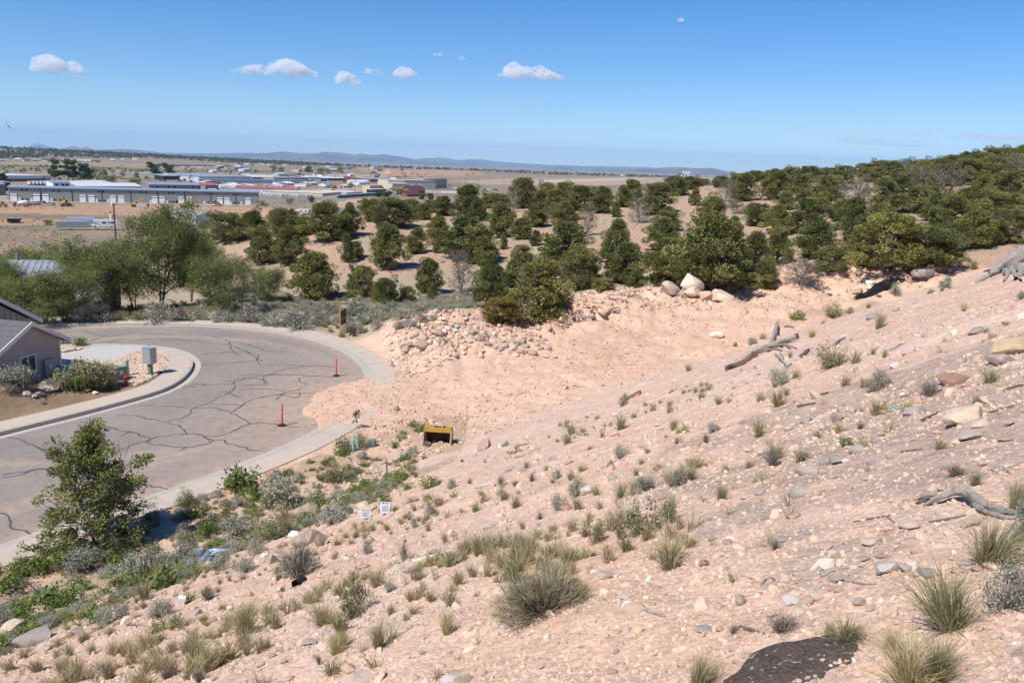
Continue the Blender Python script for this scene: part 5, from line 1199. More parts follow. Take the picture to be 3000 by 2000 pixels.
cm = crown(771, tp, 260, .05, .14, M_COTT, .1, .2, 1.8); plant_tree(1047, 1255, 1196, 30, (wm, cm, 1.35, .3), 'thin lone sapling rising from the bush by the utility posts', None, None, 'sapling', 'tree')

# ================================================================ NEAR HOUSE (corner in view)
M_SIDING = plain('grey_siding', (.40,.355,.325), .7, 0, .06, 1.5); M_TRIM = plain('white_trim', (.70,.66,.62), .6, 0, .05); M_SHING = plain('grey_shingles', (.125,.125,.13), .95, 0, .3, 9, .1, .5)
M_DKTRIM = plain('grey_metal_panel', (.30,.31,.33), .5, .2, .08); M_GLASS = plain('window_glass', (.035,.04,.05), .06, 0, .1, 2, .7)
A0 = math.radians(13.0)
hd = np.array([math.sin(A0), math.cos(A0), 0]); hn = np.array([math.cos(A0), -math.sin(A0), 0])     # along the gable wall, and out of it
C0 = atz(181, 1106, 0.1)                         # far corner of the gable wall
house = empty('clapboard_house', (0, 0, 0), 0, 'grey clapboard house with gabled shingle roof beside the driveway', 'house')
def hw(s, z, out=0.0): return C0+hd*s+hn*out+np.array([0, 0, z-C0[2]])
apex = onplane(79, 950, C0, hn); s_ap = float((apex-C0)@hd); z_ap = apex[2]
eave = onplane(186, 993, C0+hn*.0, hn); s_ev = float((eave-C0)@hd); z_ev = eave[2]
slope_ = (z_ap-z_ev)/(s_ev-s_ap)                       # rise per metre of the rake
s_far, s_near = 0.0, 2*s_ap
def z_roof(s): return z_ap-abs(s-s_ap)*slope_
mb = MB(); prof = [(s_near, -.1), (s_far, -.1), (s_far, z_roof(0)), (s_ap, z_ap), (s_near, z_roof(s_near))]
v0 = [hw(s, z) for s, z in prof]; v1 = [hw(s, z, -9.0) for s, z in prof]; k = 5
mb.v = [tuple(p) for p in v0+v1]; mb.f = [tuple(range(k)), tuple(range(k, 2*k))[::-1]]+[(i, k+i, k+(i+1) % k, (i+1) % k) for i in range(k)]
wall = mb.build('wall', M_SIDING, house)
nb_ = int((z_ap)/.14)                                  # clapboards, one by one
for i in range(nb_):
    z0 = i*.14; z1 = z0+.15
    if z1 > z_ap-.1: break
    def span(z): r_ = (z_ap-z)/slope_; return max(s_near, s_ap-r_), min(s_far, s_ap+r_)
    a0, a1 = span(z1)
    mb = MB(); a, b_, c_, d_ = hw(a0, z0, .035), hw(a1, z0, .035), hw(a1, z1, .012), hw(a0, z1, .012)
    e, f_ = hw(a0, z0, .004), hw(a1, z0, .004)
    mb.quad(a, b_, c_, d_); mb.quad(e, f_, b_, a); mb.build('clapboard', M_SIDING, wall)
roof = None
def roof_plane(name, sA, zA, sB, zB, o0, o1, mat, parent, th=.16, course=.42):
    mb = MB(); p = [hw(sA, zA, o0), hw(sB, zB, o0), hw(sB, zB, o1), hw(sA, zA, o1)]
    q = [x-np.array([0, 0, th]) for x in p]
    mb.v = [tuple(x) for x in p+q]; mb.f = [(0, 1, 2, 3), (7, 6, 5, 4), (0, 4, 5, 1), (1, 5, 6, 2), (2, 6, 7, 3), (3, 7, 4, 0)]
    o = mb.build(name, mat, parent); L = math.hypot(sB-sA, zB-zA); n_ = int(L/course)
    for i in range(n_):                               # shingle courses
        t0, t1 = i/n_, (i+1.08)/n_; c0, c1 = (sA+(sB-sA)*t0, zA+(zB-zA)*t0+.012), (sA+(sB-sA)*min(t1, 1), zA+(zB-zA)*min(t1, 1)+.035)
        m2 = MB(); a, b_, c_, d_ = hw(c0[0], c0[1], o0-.03), hw(c1[0], c1[1], o0-.03), hw(c1[0], c1[1], o1), hw(c0[0], c0[1], o1); dn = np.array([0, 0, .03])
        m2.quad(a, b_, c_, d_); m2.quad(b_, b_-dn, c_-dn, c_); m2.build('shingle_course', mat, o)
    return o
OV = .35
roof = roof_plane('roof', s_ap, z_ap+.14, s_near-.6, z_roof(s_near)-.6*slope_+.14, OV, -9, M_SHING, house)
roof_plane('roof', s_ap, z_ap+.14, s_far+.5, z_roof(s_far)-.5*slope_+.14, OV, -9, M_SHING, house)
for sA, sB in ((s_ap, s_near-.6), (s_ap, s_far+.5)):     # barge boards and soffits
    mb = MB(); zA, zB = z_ap+.17, z_ap+.17-abs(sB-s_ap)*slope_
    p = [hw(sA, zA, OV+.02), hw(sB, zB, OV+.02), hw(sB, zB-.24, OV+.02), hw(sA, zA-.24, OV+.02)]; q = [x-hn*.05 for x in p]
    mb.v = [tuple(x) for x in p+q]; mb.f = [(0, 1, 2, 3), (7, 6, 5, 4), (0, 4, 5, 1), (1, 5, 6, 2), (2, 6, 7, 3), (3, 7, 4, 0)]; mb.build('barge_board', M_TRIM, house)
    n_ = 14
    for i in range(n_):
        t0, t1 = i/n_+.004, (i+1)/n_-.004; mb = MB(); a, b_ = sA+(sB-sA)*t0, sA+(sB-sA)*t1; za, zb = zA-.2-abs(a-s_ap)*slope_, zA-.2-abs(b_-s_ap)*slope_
        mb.quad(hw(a, za, OV-.03), hw(b_, zb, OV-.03), hw(b_, zb, .02), hw(a, za, .02)); mb.build('soffit_panel', M_SIDING, house)
def wbox(name, s0, s1, z0, z1, o0, o1, mat, parent):
    p = [hw(s, z, o) for o in (o0, o1) for s, z in ((s0, z0), (s1, z0), (s1, z1), (s0, z1))]; mb = MB(); mb.v = [tuple(x) for x in p]
    mb.f = [(0, 3, 2, 1), (4, 5, 6, 7), (0, 1, 5, 4), (1, 2, 6, 5), (2, 3, 7, 6), (3, 0, 4, 7)]; return mb.build(name, mat, parent)
wa, wb = onplane(58, 1050, C0, hn), onplane(99, 1038, C0, hn); s0, s1 = float((wa-C0)@hd), float((wb-C0)@hd); zt_ = (wa[2]+wb[2])/2; zb_ = zt_-1.15
win = wbox('window', s0, s1, zb_, zt_, .02, .045, M_GLASS, house)
for a, b_, c_, d_ in ((s0-.07, s0, zb_-.07, zt_+.07), (s1, s1+.07, zb_-.07, zt_+.07), (s0, s1, zt_, zt_+.07), (s0, s1, zb_-.07, zb_), ((s0+s1)/2-.025, (s0+s1)/2+.025, zb_, zt_)):
    wbox('frame', a, b_, c_, d_, .03, .075, M_TRIM, win)
wbox('corner_board', -.07, .03, -.05, z_roof(0)-.08, .02, .06, M_TRIM, house)
ma = onplane(122, 1055, C0, hn); sm = float((ma-C0)@hd)
bx_ = wbox('meter_box', sm, sm+.75, ma[2]-.85, ma[2], .04, .2, M_DKTRIM, house); wbox('meter_dial', sm+.2, sm+.42, ma[2]-.5, ma[2]-.28, .2, .27, M_TRIM, bx_)
wbox('conduit', sm+.1, sm+.16, .0, ma[2]-.85, .04, .1, M_DKTRIM, house); wbox('gas_meter', sm-.75, sm-.45, .35, .75, .04, .25, M_DKTRIM, house)
wbox('gas_meter', s_far-.6, s_far-.3, .3, .85, .04, .3, plain('dark_meter', (.06,.06,.07), .5), house)
# taller wing behind, with vertical battens
C1 = C0-hn*3.2; b1 = onplane(103, 938, C1, hn); b2 = onplane(0, 888, C1, hn); sB1, zB1 = float((b1-C1)@hd), b1[2]; sB2, zB2 = float((b2-C1)@hd), b2[2]
sl2 = (zB2-zB1)/(sB1-sB2); sL = sB2-4
def hw2(s, z, out=0.0): return C1+hd*s+hn*out+np.array([0, 0, z-C1[2]])
wing = empty('house_wing', (0, 0, 0), 0); col.objects.unlink(wing); bpy.data.objects.remove(wing)
mb = MB(); prof = [(sL, 1.5), (sB1-.4, 1.5), (sB1-.4, zB1+.1), (sL, zB1+.1+(sB1-.4-sL)*sl2)]
v0 = [hw2(s, z) for s, z in prof]; v1 = [hw2(s, z, -6.0) for s, z in prof]; k = 4
mb.v = [tuple(p) for p in v0+v1]; mb.f = [tuple(range(k)), tuple(range(k, 2*k))[::-1]]+[(i, k+i, k+(i+1) % k, (i+1) % k) for i in range(k)]
uw = mb.build('upper_wall', M_SIDING, house)
s = sB1-.5
while s > sL:
    zz = zB1+(sB1-.4-s)*sl2; p = [hw2(a, z, o) for o in (0, .04) for a, z in ((s-.03, 1.5), (s+.03, 1.5), (s+.03, zz), (s-.03, zz))]; mb = MB(); mb.v = [tuple(x) for x in p]
    mb.f = [(4, 5, 6, 7), (0, 1, 5, 4), (1, 2, 6, 5), (2, 3, 7, 6), (3, 0, 4, 7)]; mb.build('batten', M_SIDING, uw); s -= .4
for o0, o1, th, nm, mtl in ((.35, -6, .1, 'upper_roof', M_SHING), (.40, .34, .26, 'barge_board', M_TRIM)):
    a, b_ = (sB1+.15, zB1+.02), (sL, zB1+.02+(sB1+.15-sL)*sl2); up_ = .1 if nm == 'upper_roof' else .08
    p = [hw2(a[0], a[1]+up_, o0), hw2(b_[0], b_[1]+up_, o0), hw2(b_[0], b_[1]+up_, o1), hw2(a[0], a[1]+up_, o1)]; q = [x-np.array([0, 0, th]) for x in p]
    mb = MB(); mb.v = [tuple(x) for x in p+q]; mb.f = [(0, 1, 2, 3), (7, 6, 5, 4), (0, 4, 5, 1), (1, 5, 6, 2), (2, 6, 7, 3), (3, 7, 4, 0)]; mb.build(nm, mtl, house)

# ================================================================ METAL-ROOFED HOUSE beyond the road
M_METAL = plain('silver_roof', (.30,.325,.36), .45, .45, .15, 2.5); M_LOG = plain('whitewashed_boards', (.50,.48,.45), .8, 0, .15, 4); M_DARKW = plain('dark_wall', (.10,.09,.08), .85, 0, .2)
fh = empty('metal_roof_house', (0, 0, 0), 0, 'low house with silver standing-seam metal roof half hidden by elms', 'house')
Pf = atz(150, 925, -.6); fd = np.array([.985, .17, 0]); fn = np.array([.17, -.985, 0])        # along the front, and out of it
def fw(s, z, out=0.0): return np.array([Pf[0], Pf[1], 0])+fd*s+fn*out+np.array([0, 0, z])
mb = MB(); s0, s1, zb, ze, zr, dp_ = -12.0, 3.4, -1.6, 1.0, 3.5, 7.0
p = [fw(s, z, o) for o in (0, -dp_) for s, z in ((s0, zb), (s1, zb), (s1, ze), (s0, ze))]; mb.v = [tuple(x) for x in p]; mb.f = [(0, 3, 2, 1), (4, 5, 6, 7), (0, 1, 5, 4), (1, 2, 6, 5), (3, 0, 4, 7)]
mb.quad(fw(s1, ze, 0), fw(s1, ze, -dp_), fw(s1, zr-.15, -dp_/2), fw(s1, zr-.15, -dp_/2)); fwall = mb.build('wall', M_DARKW, fh)
for k in range(9):
    for a, b_ in ((1.7, 3.35), (-1.5, -.4)):
        mb = MB(); z = -1.1+k*.2; q = [fw(s, zz, o) for o in (.02, .06) for s, zz in ((a, z), (b_, z), (b_, z+.15), (a, z+.15))]; mb.v = [tuple(x) for x in q]
        mb.f = [(4, 5, 6, 7), (0, 1, 5, 4), (1, 2, 6, 5), (2, 3, 7, 6), (3, 0, 4, 7)]; mb.build('board', M_LOG, fwall)
for sgn, nm in ((1, 'roof'), (-1, 'roof')):
    oE = .6 if sgn > 0 else -dp_-.6; mb = MB(); a, b_, c_, d_ = fw(s0-.5, ze-.12, oE), fw(s1+.6, ze-.12, oE), fw(s1+.6, zr, -dp_/2), fw(s0-.5, zr, -dp_/2); dn = np.array([0, 0, .12])
    mb.v = [tuple(x) for x in (a, b_, c_, d_, a-dn, b_-dn, c_-dn, d_-dn)]; mb.f = [(0, 1, 2, 3), (7, 6, 5, 4), (0, 4, 5, 1), (1, 5, 6, 2), (2, 6, 7, 3), (3, 7, 4, 0)]; ro = mb.build(nm, M_METAL, fh)
    for i in range(34):
        t = i/33; x0 = a*(1-t)+b_*t; x1 = d_*(1-t)+c_*t; m2 = MB(); m2.tube([x0+np.array([0, 0, .03]), x1+np.array([0, 0, .03])], .03, 4); m2.build('seam', M_METAL, ro)
for i, s in enumerate((-9.5, -7.4, -5.2, -3)):
    q = [fw(a, z, o) for o in (.01, .05) for a, z in ((s, -.9), (s+1.3, -.9), (s+1.3, .6), (s, .6))]; mb = MB(); mb.v = [tuple(x) for x in q]; mb.f = [(4, 5, 6, 7), (0, 1, 5, 4), (1, 2, 6, 5), (2, 3, 7, 6), (3, 0, 4, 7)]; mb.build('window', M_GLASS, fh)
q = fw(-3.5, zr+.02, -dp_/2); mb = MB(); mb.cyl((q[0], q[1], q[2]-.2), .12, .75, 10); mb.build('flue', M_METAL, fh)

# ================================================================ STREET FURNITURE
M_GRN = plain('utility_green', (.125,.215,.165), .55, 0, .1); M_LGRN = plain('pedestal_green', (.33,.46,.38), .6, 0, .06); M_BOX = plain('mailbox_grey', (.40,.425,.44), .45, .3, .05); M_RED = plain('hydrant_red', (.30,.045,.045), .5, 0, .2, 6)
M_ORANGE = plain('delineator_orange', (.62,.105,.05), .55, 0, .15, 8); M_BLACK = plain('black_rubber', (.02,.02,.021), .8, 0, .2); M_SILVER = plain('reflective_band', (.62,.60,.58), .35, 0, .15)
def delineator(px, py, label, lean):
    p = atz(px, py, .03); o = empty('delineator_post', p, R.uniform(0, 6), label, 'traffic post', 'orange posts on the road'); o.rotation_euler = (lean[0], lean[1], .4)
    MB().lathe([(.21, 0), (.21, .03), (.18, .05), (.08, .06), (.075, .09)], 8).build('base', M_BLACK, o)
    MB().lathe([(.055, .08), (.05, .4), (.047, .96), (.035, .99)], 12).build('tube', M_ORANGE, o, True)
    for z in (.62, .80): MB().lathe([(.0515, z), (.0515, z+.075)], 12).build('reflective_band', plain('worn_band', (.60,.22,.16), .4, 0, .2, 8), o)
    MB().lathe([(.02, .98), (.02, 1.02), (.042, 1.03), (.042, 1.07), (.02, 1.09)], 10).build('handle', M_ORANGE, o, True); return o
delineator(826, 1246, 'bright orange delineator post standing on the dusty asphalt beside tar cracks', (0.0, .03)); delineator(985, 1101, 'faded orange delineator post standing near the curved kerb', (0, .01))
# cluster mailbox
p = atz(441, 1094, .2); o = empty('cluster_mailbox', p, -.42, 'grey metal cluster mailbox on a pedestal in the cobble bed', 'mailbox')
MB().box(-.19, .19, -.19, .19, 0, .03).build('foot_plate', M_GRN, o); MB().box(-.11, .11, -.09, .09, .03, .62, .02).build('pedestal', M_GRN, o)
bx2 = MB().box(-.30, .30, -.24, .24, .62, 1.50, .015).build('cabinet', M_BOX, o); MB().prism([(-.26, 1.50), (.26, 1.50), (.26, 1.53), (-.26, 1.56)], -.32, .32, 'x').build('lid', M_BOX, o)
for i in range(2):
    for j in range(6): MB().box(.301, .312, -.22+i*.225, -.015+i*.225, .68+j*.13, .795+j*.13).build('compartment_door', M_BOX, bx2)
# telecom pedestal, transformer, hydrant
p = atz(371, 1099, .15); o = empty('utility_pedestal', p, -.3, 'slim pale green utility pedestal between the mailbox and the hydrant', 'utility box'); MB().box(-.11, .11, -.10, .10, -.1, .88, .015).build('cover', M_LGRN, o); MB().box(-.118, .118, -.108, .108, .80, .86, .01).build('cap', M_LGRN, o)
p = atz(332, 1112, .12); o = empty('transformer', p, -.30, 'dark green pad-mounted transformer box beside the rabbitbrush', 'utility box'); MB().box(-.62, .62, -.5, .5, -.1, .08).build('pad', M_WALK, o)
MB().prism([(-.48, .08), (.42, .08), (.48, .16), (.48, .66), (.40, .74), (-.48, .80)], -.56, .56, 'x').build('cabinet', M_GRN, o); MB().box(.563, .572, -.10, .14, .35, .58).build('warning_label', M_SILVER, o)
p = atz(370, 1128, .12); o = empty('fire_hydrant', p, .3, 'red fire hydrant at the edge of the cobbles', 'hydrant')
MB().lathe([(.13, 0), (.13, .04), (.09, .05), (.085, .42), (.12, .43), (.12, .47), (.09, .5), (.06, .58), (.02, .60), (.02, .64)], 14).build('barrel', M_RED, o, True)
for a in (0, 1, 2): 
    d = (math.cos(a*math.pi/2+.2), math.sin(a*math.pi/2+.2)); MB().tube([(d[0]*.06, d[1]*.06, .33), (d[0]*.19, d[1]*.19, .33)], .055 if a != 1 else .07, 10).build('nozzle_cap', M_RED, o)
p, _t = hit(68, 1140); o = empty('marker_post', p, 0, 'leaning pale green plastic marker post in the front yard', 'marker post'); o.rotation_euler = (0, .05, .2); MB().box(-.045, .045, -.03, .03, -.1, .70, .01).build('post', M_LGRN, o); MB().box(-.052, .052, -.037, .037, .62, .72, .01).build('cap', M_LGRN, o)
place_rock(140, 1122, 66, 22, 'c', 's', 'boulder', 'broad flat pale boulder in the front yard of the clapboard house', None, .42, .30)
for x, y, w, h, k, lb in [(75,1152,16,12,'c','cream stone ringing the small yard plant'),(86,1155,14,12,'g','grey stone ringing the small yard plant'),(97,1158,14,12,'w','white stone ringing the small yard plant'),(112,1152,22,12,'t','tan stone ringing the small yard plant'),(124,1154,14,10,'c','small cream stone ringing the yard plant'),(258,1140,24,10,'c','cream stone beside the yard rabbitbrush'),(278,1150,16,13,'w','white yard marker stone near the pavement')]:
    place_rock(x, y, w, h, k, 's', 'rock', lb, 'stones in the front yard', .2)
# green posts and round cap at the lot edge
for px, py, hm, lb in ((1032,1320,.52,'pale green utility post in front of the bush at the lot edge'),(1046,1310,.60,'grey green utility post half hidden in the bush at the lot edge')):
    p, t = hit(px, py); o = empty('utility_post', p, -.2, lb, 'utility post', 'green utility posts'); MB().box(-.09, .09, -.07, .07, -.2, hm, .012).build('post', M_LGRN, o); MB().box(-.098, .098, -.078, .078, hm-.08, hm+.012, .01).build('cap', M_LGRN, o)
p, t = hit(1092, 1306); o = empty('utility_cover', p, 0, 'round dark green utility cover standing beside the lot edge bush', 'utility box'); MB().lathe([(.17, -.1), (.17, .22), (.13, .30), (.05, .34)], 14).build('housing', M_GRN, o, True); MB().lathe([(.182, .0), (.182, .04)], 14).build('rim', M_GRN, o)
p, t = hit(1236, 984); o = empty('marker_post', p, 0, 'white plastic marker post in the rubble heap', 'marker post'); MB().box(-.05, .05, -.02, .02, -.2, .75, .01).build('post', M_SILVER, o); MB().box(-.035, .035, -.026, -.021, .3, .6).build('sticker', M_LGRN, o)
# lot sign of two timber posts with dark framed panels, and the yard sign
M_POST = plain('stained_timber', (.36,.215,.10), .85, 0, .2, 8); M_PANEL = plain('dark_sign_panel', (.045,.038,.035), .6, 0, .2)
pa, pb = atz(997, 987, .12), atz(1006, 981, .12); d_ = pb-pa; d_ = d_/np.linalg.norm(d_); o = empty('timber_sign', pa, math.atan2(d_[1], d_[0]), 'tall timber sign with dark panels standing behind the pavement', 'sign'); hs = 1.95; sp_ = 1.35
for x in (0, sp_): MB().box(x-.045, x+.045, -.045, .045, -.3, hs, .006).build('post', M_POST, o)
for z0, z1 in ((1.25, 1.88), (.82, 1.18)):
    q = MB().box(.05, sp_-.05, -.02, .02, z0, z1).build('panel', M_PANEL, o)
    for z in (z0, z1): MB().box(.047, sp_-.047, -.03, .03, z-.03, z+.03).build('rail', M_POST, q)
p = atz(1035, 988, .12); o = empty('yard_sign', p, .15, 'black metal yard sign on two thin legs behind the pavement', 'sign'); o.rotation_euler = (.03, 0, .25)
for x in (-.21, .21): MB().box(x-.012, x+.012, -.012, .012, -.15, .72).build('leg', M_BLACK, o)
q = MB().box(-.22, .22, -.015, .014, .22, .72).build('panel', M_PANEL, o)
for z, w in ((.62, .36), (.52, .30), (.34, .25)): MB().box(-w/2, w/2, -.018, -.0155, z-.012, z+.012).build('lettering_line', plain('faint_letters', (.16,.13,.11), .6), q)

# ================================================================ THINGS ON THE SLOPE AND LOT
# digger bucket
M_CAT = plain('bucket_yellow', (.44,.255,.055), .6, .1, .2, 5); M_STEEL = plain('worn_steel', (.40,.37,.34), .42, .7, .2, 6); M_DKSTEEL = plain('dark_steel', (.10,.055,.03), .75, .2, .4, 5)
p, t = hit(1283, 1300); sc_ = t/F; W = 84*sc_
o = empty('digger_bucket', (p[0], p[1], p[2]-.05), -.10, 'yellow excavator bucket lying mouth forward on the dirt lot', 'bucket'); h = W/2
outer = [(-.42, .0), (-.16, -.02), (.18, .0), (.42, .14), (.52, .38), (.46, .62), (.28, .78), (-.12, .80)]
outer = [(a*W*.75, b_*W*.80) for a, b_ in outer]
mb = MB()
for i in range(len(outer)-1):
    (a, z), (b_, z2) = outer[i], outer[i+1]; dx, dz = b_-a, z2-z; L = math.hypot(dx, dz); nx, nz = -dz/L*.03, dx/L*.03
    mb.v += [(-h, a, z), (h, a, z), (h, b_, z2), (-h, b_, z2), (-h, a+nx, z+nz), (h, a+nx, z+nz), (h, b_+nx, z2+nz), (-h, b_+nx, z2+nz)]; n0 = len(mb.v)-8
    mb.f += [tuple(n0+q for q in f_) for f_ in ((0, 1, 2, 3), (7, 6, 5, 4), (0, 4, 5, 1), (1, 5, 6, 2), (2, 6, 7, 3), (3, 7, 4, 0))]
mb.build('shell', M_DKSTEEL, o)  # shell in mottled dark brown, unlike the yellow plates
mb = MB(); top = outer[-2:]; mb.prism([(top[1][0]-.01, top[1][1]+.02), (top[0][0], top[0][1]+.02), (top[0][0], top[0][1]+.05), (top[1][0]-.03, top[1][1]+.05), (top[1][0]-.05, top[1][1]-.14), (top[1][0]-.02, top[1][1]-.14)], -h, h, 'x'); mb.build('top_plate', M_CAT, o)
for x in (-h, h-.03): MB().prism(outer, x-.002, x+.032, 'x').build('side_plate', M_CAT, o)
for x in (-h-.012, h+.002): MB().prism([(outer[0][0]-.03, -.05), (outer[0][0]+.08, -.05), (outer[-1][0]+.06, outer[-1][1]), (outer[-1][0]-.04, outer[-1][1])], x, x+.04, 'x').build('side_cutter', M_STEEL, o)
for x in (-.16*W, .16*W): MB().prism([(outer[-1][0]+.02, outer[-1][1]+.04), (outer[-2][0], outer[-2][1]+.04), (outer[-2][0]-.12, outer[-2][1]+.22), (outer[-1][0]+.10, outer[-1][1]+.20)], x-.03, x+.03, 'x').build('ear', M_CAT, o)
for a in (.12, .34): MB().tube([(-.21*W, outer[-1][0]+a, outer[-1][1]+.14), (.21*W, outer[-1][0]+a, outer[-1][1]+.14)], .045, 10).build('pin', M_STEEL, o, True)
for i in range(5): MB().prism([(outer[0][0]-.16, -.03), (outer[0][0], -.05), (outer[0][0], .04)], -h+.05+i*(W-.2)/4, -h+.15+i*(W-.2)/4, 'x').build('tooth', M_STEEL, o)

# weathered wood
def woodmat(name, c):
    mt, b = base_mat(name, .85, 0, .2); n, l = nodes(mt); tc = n.new('ShaderNodeTexCoord')
    mp = n.new('ShaderNodeMapping'); mp.inputs['Scale'].default_value = (26, 26, 2.2); l.new(tc.outputs['UV'], mp.inputs[0]); l.new(tc.outputs['Object'], mp.inputs[0])
    f = noise_tex(n, l, 1.0, 7, .7, vec=mp.outputs[0]); g = noise_tex(n, l, 7.0, 5, .6, vec=tc.outputs['Object'])
    cc = ramp(n, l, f, [(.32, tuple(x*.45 for x in c)), (.5, c), (.7, tuple(min(1, x*1.25) for x in c))]); cc = mixc(n, l, 1.0, cc, ramp(n, l, g, [(.3, (.8,.78,.75)), (.7, (1.1,1.08,1.05))]), 'MULTIPLY')
    l.new(cc, b.inputs['Base Color']); l.new(bump(n, l, f, .8, .02), b.inputs['Normal']); return mt
M_LOGW = woodmat('weathered_log', (.50,.40,.295)); M_GREYW = woodmat('grey_driftwood', (.36,.325,.29)); M_DKW = woodmat('dark_driftwood', (.17,.135,.115))
def gp(px, py, up=0.0):
    p, t = hit(px, py); return Vector((p[0], p[1], p[2]+up)), t
def limb(pxs, rads, up, name, mat, parent, base, seg=10, sub=4, jit=.25):
    """a branch lying along photo points; rads in photo pixels"""
    P = []; Rd = []
    for (x, y), r, u in zip(pxs, rads, up if hasattr(up, '__len__') else [up]*len(pxs)):
        q, t = gp(x, y); rr = r*t/F; P.append(np.array(q)+np.array([0, 0, rr*.7+u*t/F])-np.array(base)); Rd.append(rr)
    P = np.array(P); u = np.linspace(0, 1, len(P)); uu = np.linspace(0, 1, (len(P)-1)*sub+1)
    Q = catmull(P, len(uu)) if len(P) > 2 else np.stack([np.interp(uu, u, P[:, k]) for k in range(3)], 1); Rr = np.interp(uu, u, Rd)
    Q = Q+np.random.default_rng(len(col.objects)).normal(0, 1, Q.shape)*(Rr*jit*.35)[:, None]
    n0 = len(Q); sg = max(seg, 14 if seg >= 10 else seg); mb = MB().tube(Q, list(Rr*np.random.default_rng(3).uniform(.85, 1.12, n0)), sg)
    if seg >= 8:                       # split grain: ridges that wind along the wood, ragged ends
        V = np.array(mb.v); th = np.tile(np.arange(sg), n0)/sg*6.283; ii_ = np.repeat(np.arange(n0), sg); tw = th+ii_*.16
        k = 1+.20*np.sign(np.sin(tw*4+1))*np.abs(np.sin(tw*4+1))**.6*.6+.16*vnoise(np.cos(tw)*2.2+9+ii_*.12, np.sin(tw)*2.2+ii_*.07, 5)
        ax = np.repeat(Q, sg, 0); V = ax+(V-ax)*k[:, None]; e = np.random.default_rng(9).normal(0, 1, (sg, 1)); d0 = Q[0]-Q[1]; V[:sg] += d0*e*.35; d1 = Q[-1]-Q[-2]; V[-sg:] += d1*e[::-1]*.35; mb.v = [tuple(v) for v in V]
    return mb.build(name, mat, parent, True)
b0, _ = gp(2200, 1030)
log = empty('fallen_log', b0, 0, 'pale weathered forked log lying across the slope', 'log')
limb([(2132,1084),(2190,1055),(2240,1030),(2268,1018)], [13,12,10.5,9], 2, 'trunk', M_LOGW, log, b0, 14)
limb([(2252,1022),(2266,998),(2272,975),(2277,958)], [7,6.5,6,5], [3,6,8,8], 'branch', M_GREYW, log, b0)
limb([(2262,1018),(2300,1008),(2336,996)], [9,8.5,8], [3,5,6], 'branch', M_GREYW, log, b0)
limb([(2262,1020),(2300,1016),(2330,1022)], [6,5,2], [2,3,1], 'branch', M_GREYW, log, b0)
limb([(2245,1030),(2275,1026),(2290,1030)], [4,3.5,2], [2,3,1], 'branch', M_GREYW, log, b0)
def stick(pts, rads, label, mat=M_GREYW, up=1, group='sticks on the slope'):
    b, _ = gp(*pts[0]); o = limb(pts, rads, up, 'stick', mat, None, b, 6, 3); o.location = b; return tag(o, label, 'stick', group)
stick([(2272,1040),(2296,1065),(2305,1075)], [3.5,3,2.5], 'grey bent stick just below the forked log'); stick([(2345,1050),(2360,1037),(2370,1026)], [7,6,3], 'short dark broken branch beside the forked log', M_DKW, 2)
stick([(2300,1082),(2312,1072),(2318,1066)], [4,3,2], 'stubby grey stick below the forked log'); stick([(2285,1036),(2300,1058)], [2.5,2], 'thin grey stick leaning from the forked log')
stick([(2440,1018),(2458,1000),(2475,992)], [5,4.5,3], 'pale curved stick above the dry rabbitbrush'); stick([(2605,1028),(2630,1016),(2650,1006)], [3,2.6,1.8], 'thin straight grey stick on bare slope')
stick([(2390,1162),(2426,1152)], [4,3], 'short brown stick half buried in orange soil', M_DKW); stick([(2335,1193),(2360,1188),(2388,1183)], [4,3.6,2.5], 'rusty brown stick on orange soil', M_DKW)
stick([(2700,1236),(2722,1225),(2750,1210)], [5,4,3], 'knobbly brown stick near the big cream stone', M_DKW); stick([(2640,1326),(2670,1321),(2703,1316)], [3,2.6,2], 'dark thin stick lying level on the slope', M_DKW)
stick([(2890,1212),(2930,1202),(2970,1190)], [3,2.5,2], 'long thin twig near the right-hand stones'.replace('right-hand ', 'pale '), M_DKW); stick([(2940,1148),(2970,1135),(3010,1126)], [3,2.6,2], 'dark twig on the brow of the slope', M_DKW)
stick([(2405,1690),(2440,1672),(2500,1662),(2530,1660)], [8,6,4,2.5], 'curved grey branch lying in the near gravel'); stick([(2450,1690),(2490,1705),(2540,1712),(2568,1712)], [4,4,3.4,2.5], 'long thin grey branch lying beside the white stone')
stick([(2228,1718),(2245,1698),(2262,1695),(2285,1712),(2302,1727)], [4,4,4,3.6,3], 'bent hooked stick touching the white stone'); stick([(2168,1838),(2200,1848),(2240,1858)], [6,6,4], 'dark split stick in the near gravel', M_DKW)
stick([(2595,1512),(2620,1532),(2642,1545)], [3,2.6,2], 'thin pale twig by the pale square stone'); stick([(2345,1825),(2385,1838)], [5,4], 'short grey stick under the dry twigs')
stick([(1872,1780),(1910,1796),(1950,1808)], [6,5.5,4], 'smooth grey stick touching the round white stone'); stick([(1390,1432),(1430,1424),(1470,1420)], [2.5,2.2,1.5], 'thin grey twig on the open slope')
stick([(2720,1530),(2770,1524),(2830,1510)], [4,4,3], 'dark stick in the shadow of the driftwood', M_DKW, 0); stick([(2500,1530),(2560,1518),(2610,1510)], [2,2,1.6], 'long dark twig below the driftwood', M_DKW)
b0, _ = gp(2820, 1480); dw = empty('driftwood', b0, 0, 'twisted silvery driftwood log arching over the slope', 'log')
limb([(2708,1484),(2745,1478),(2800,1470),(2850,1485),(2900,1500),(2980,1512)], [4,12,15,12,10,8], [2,12,24,18,6,3], 'trunk', M_GREYW, dw, b0, 14, 6, .12)
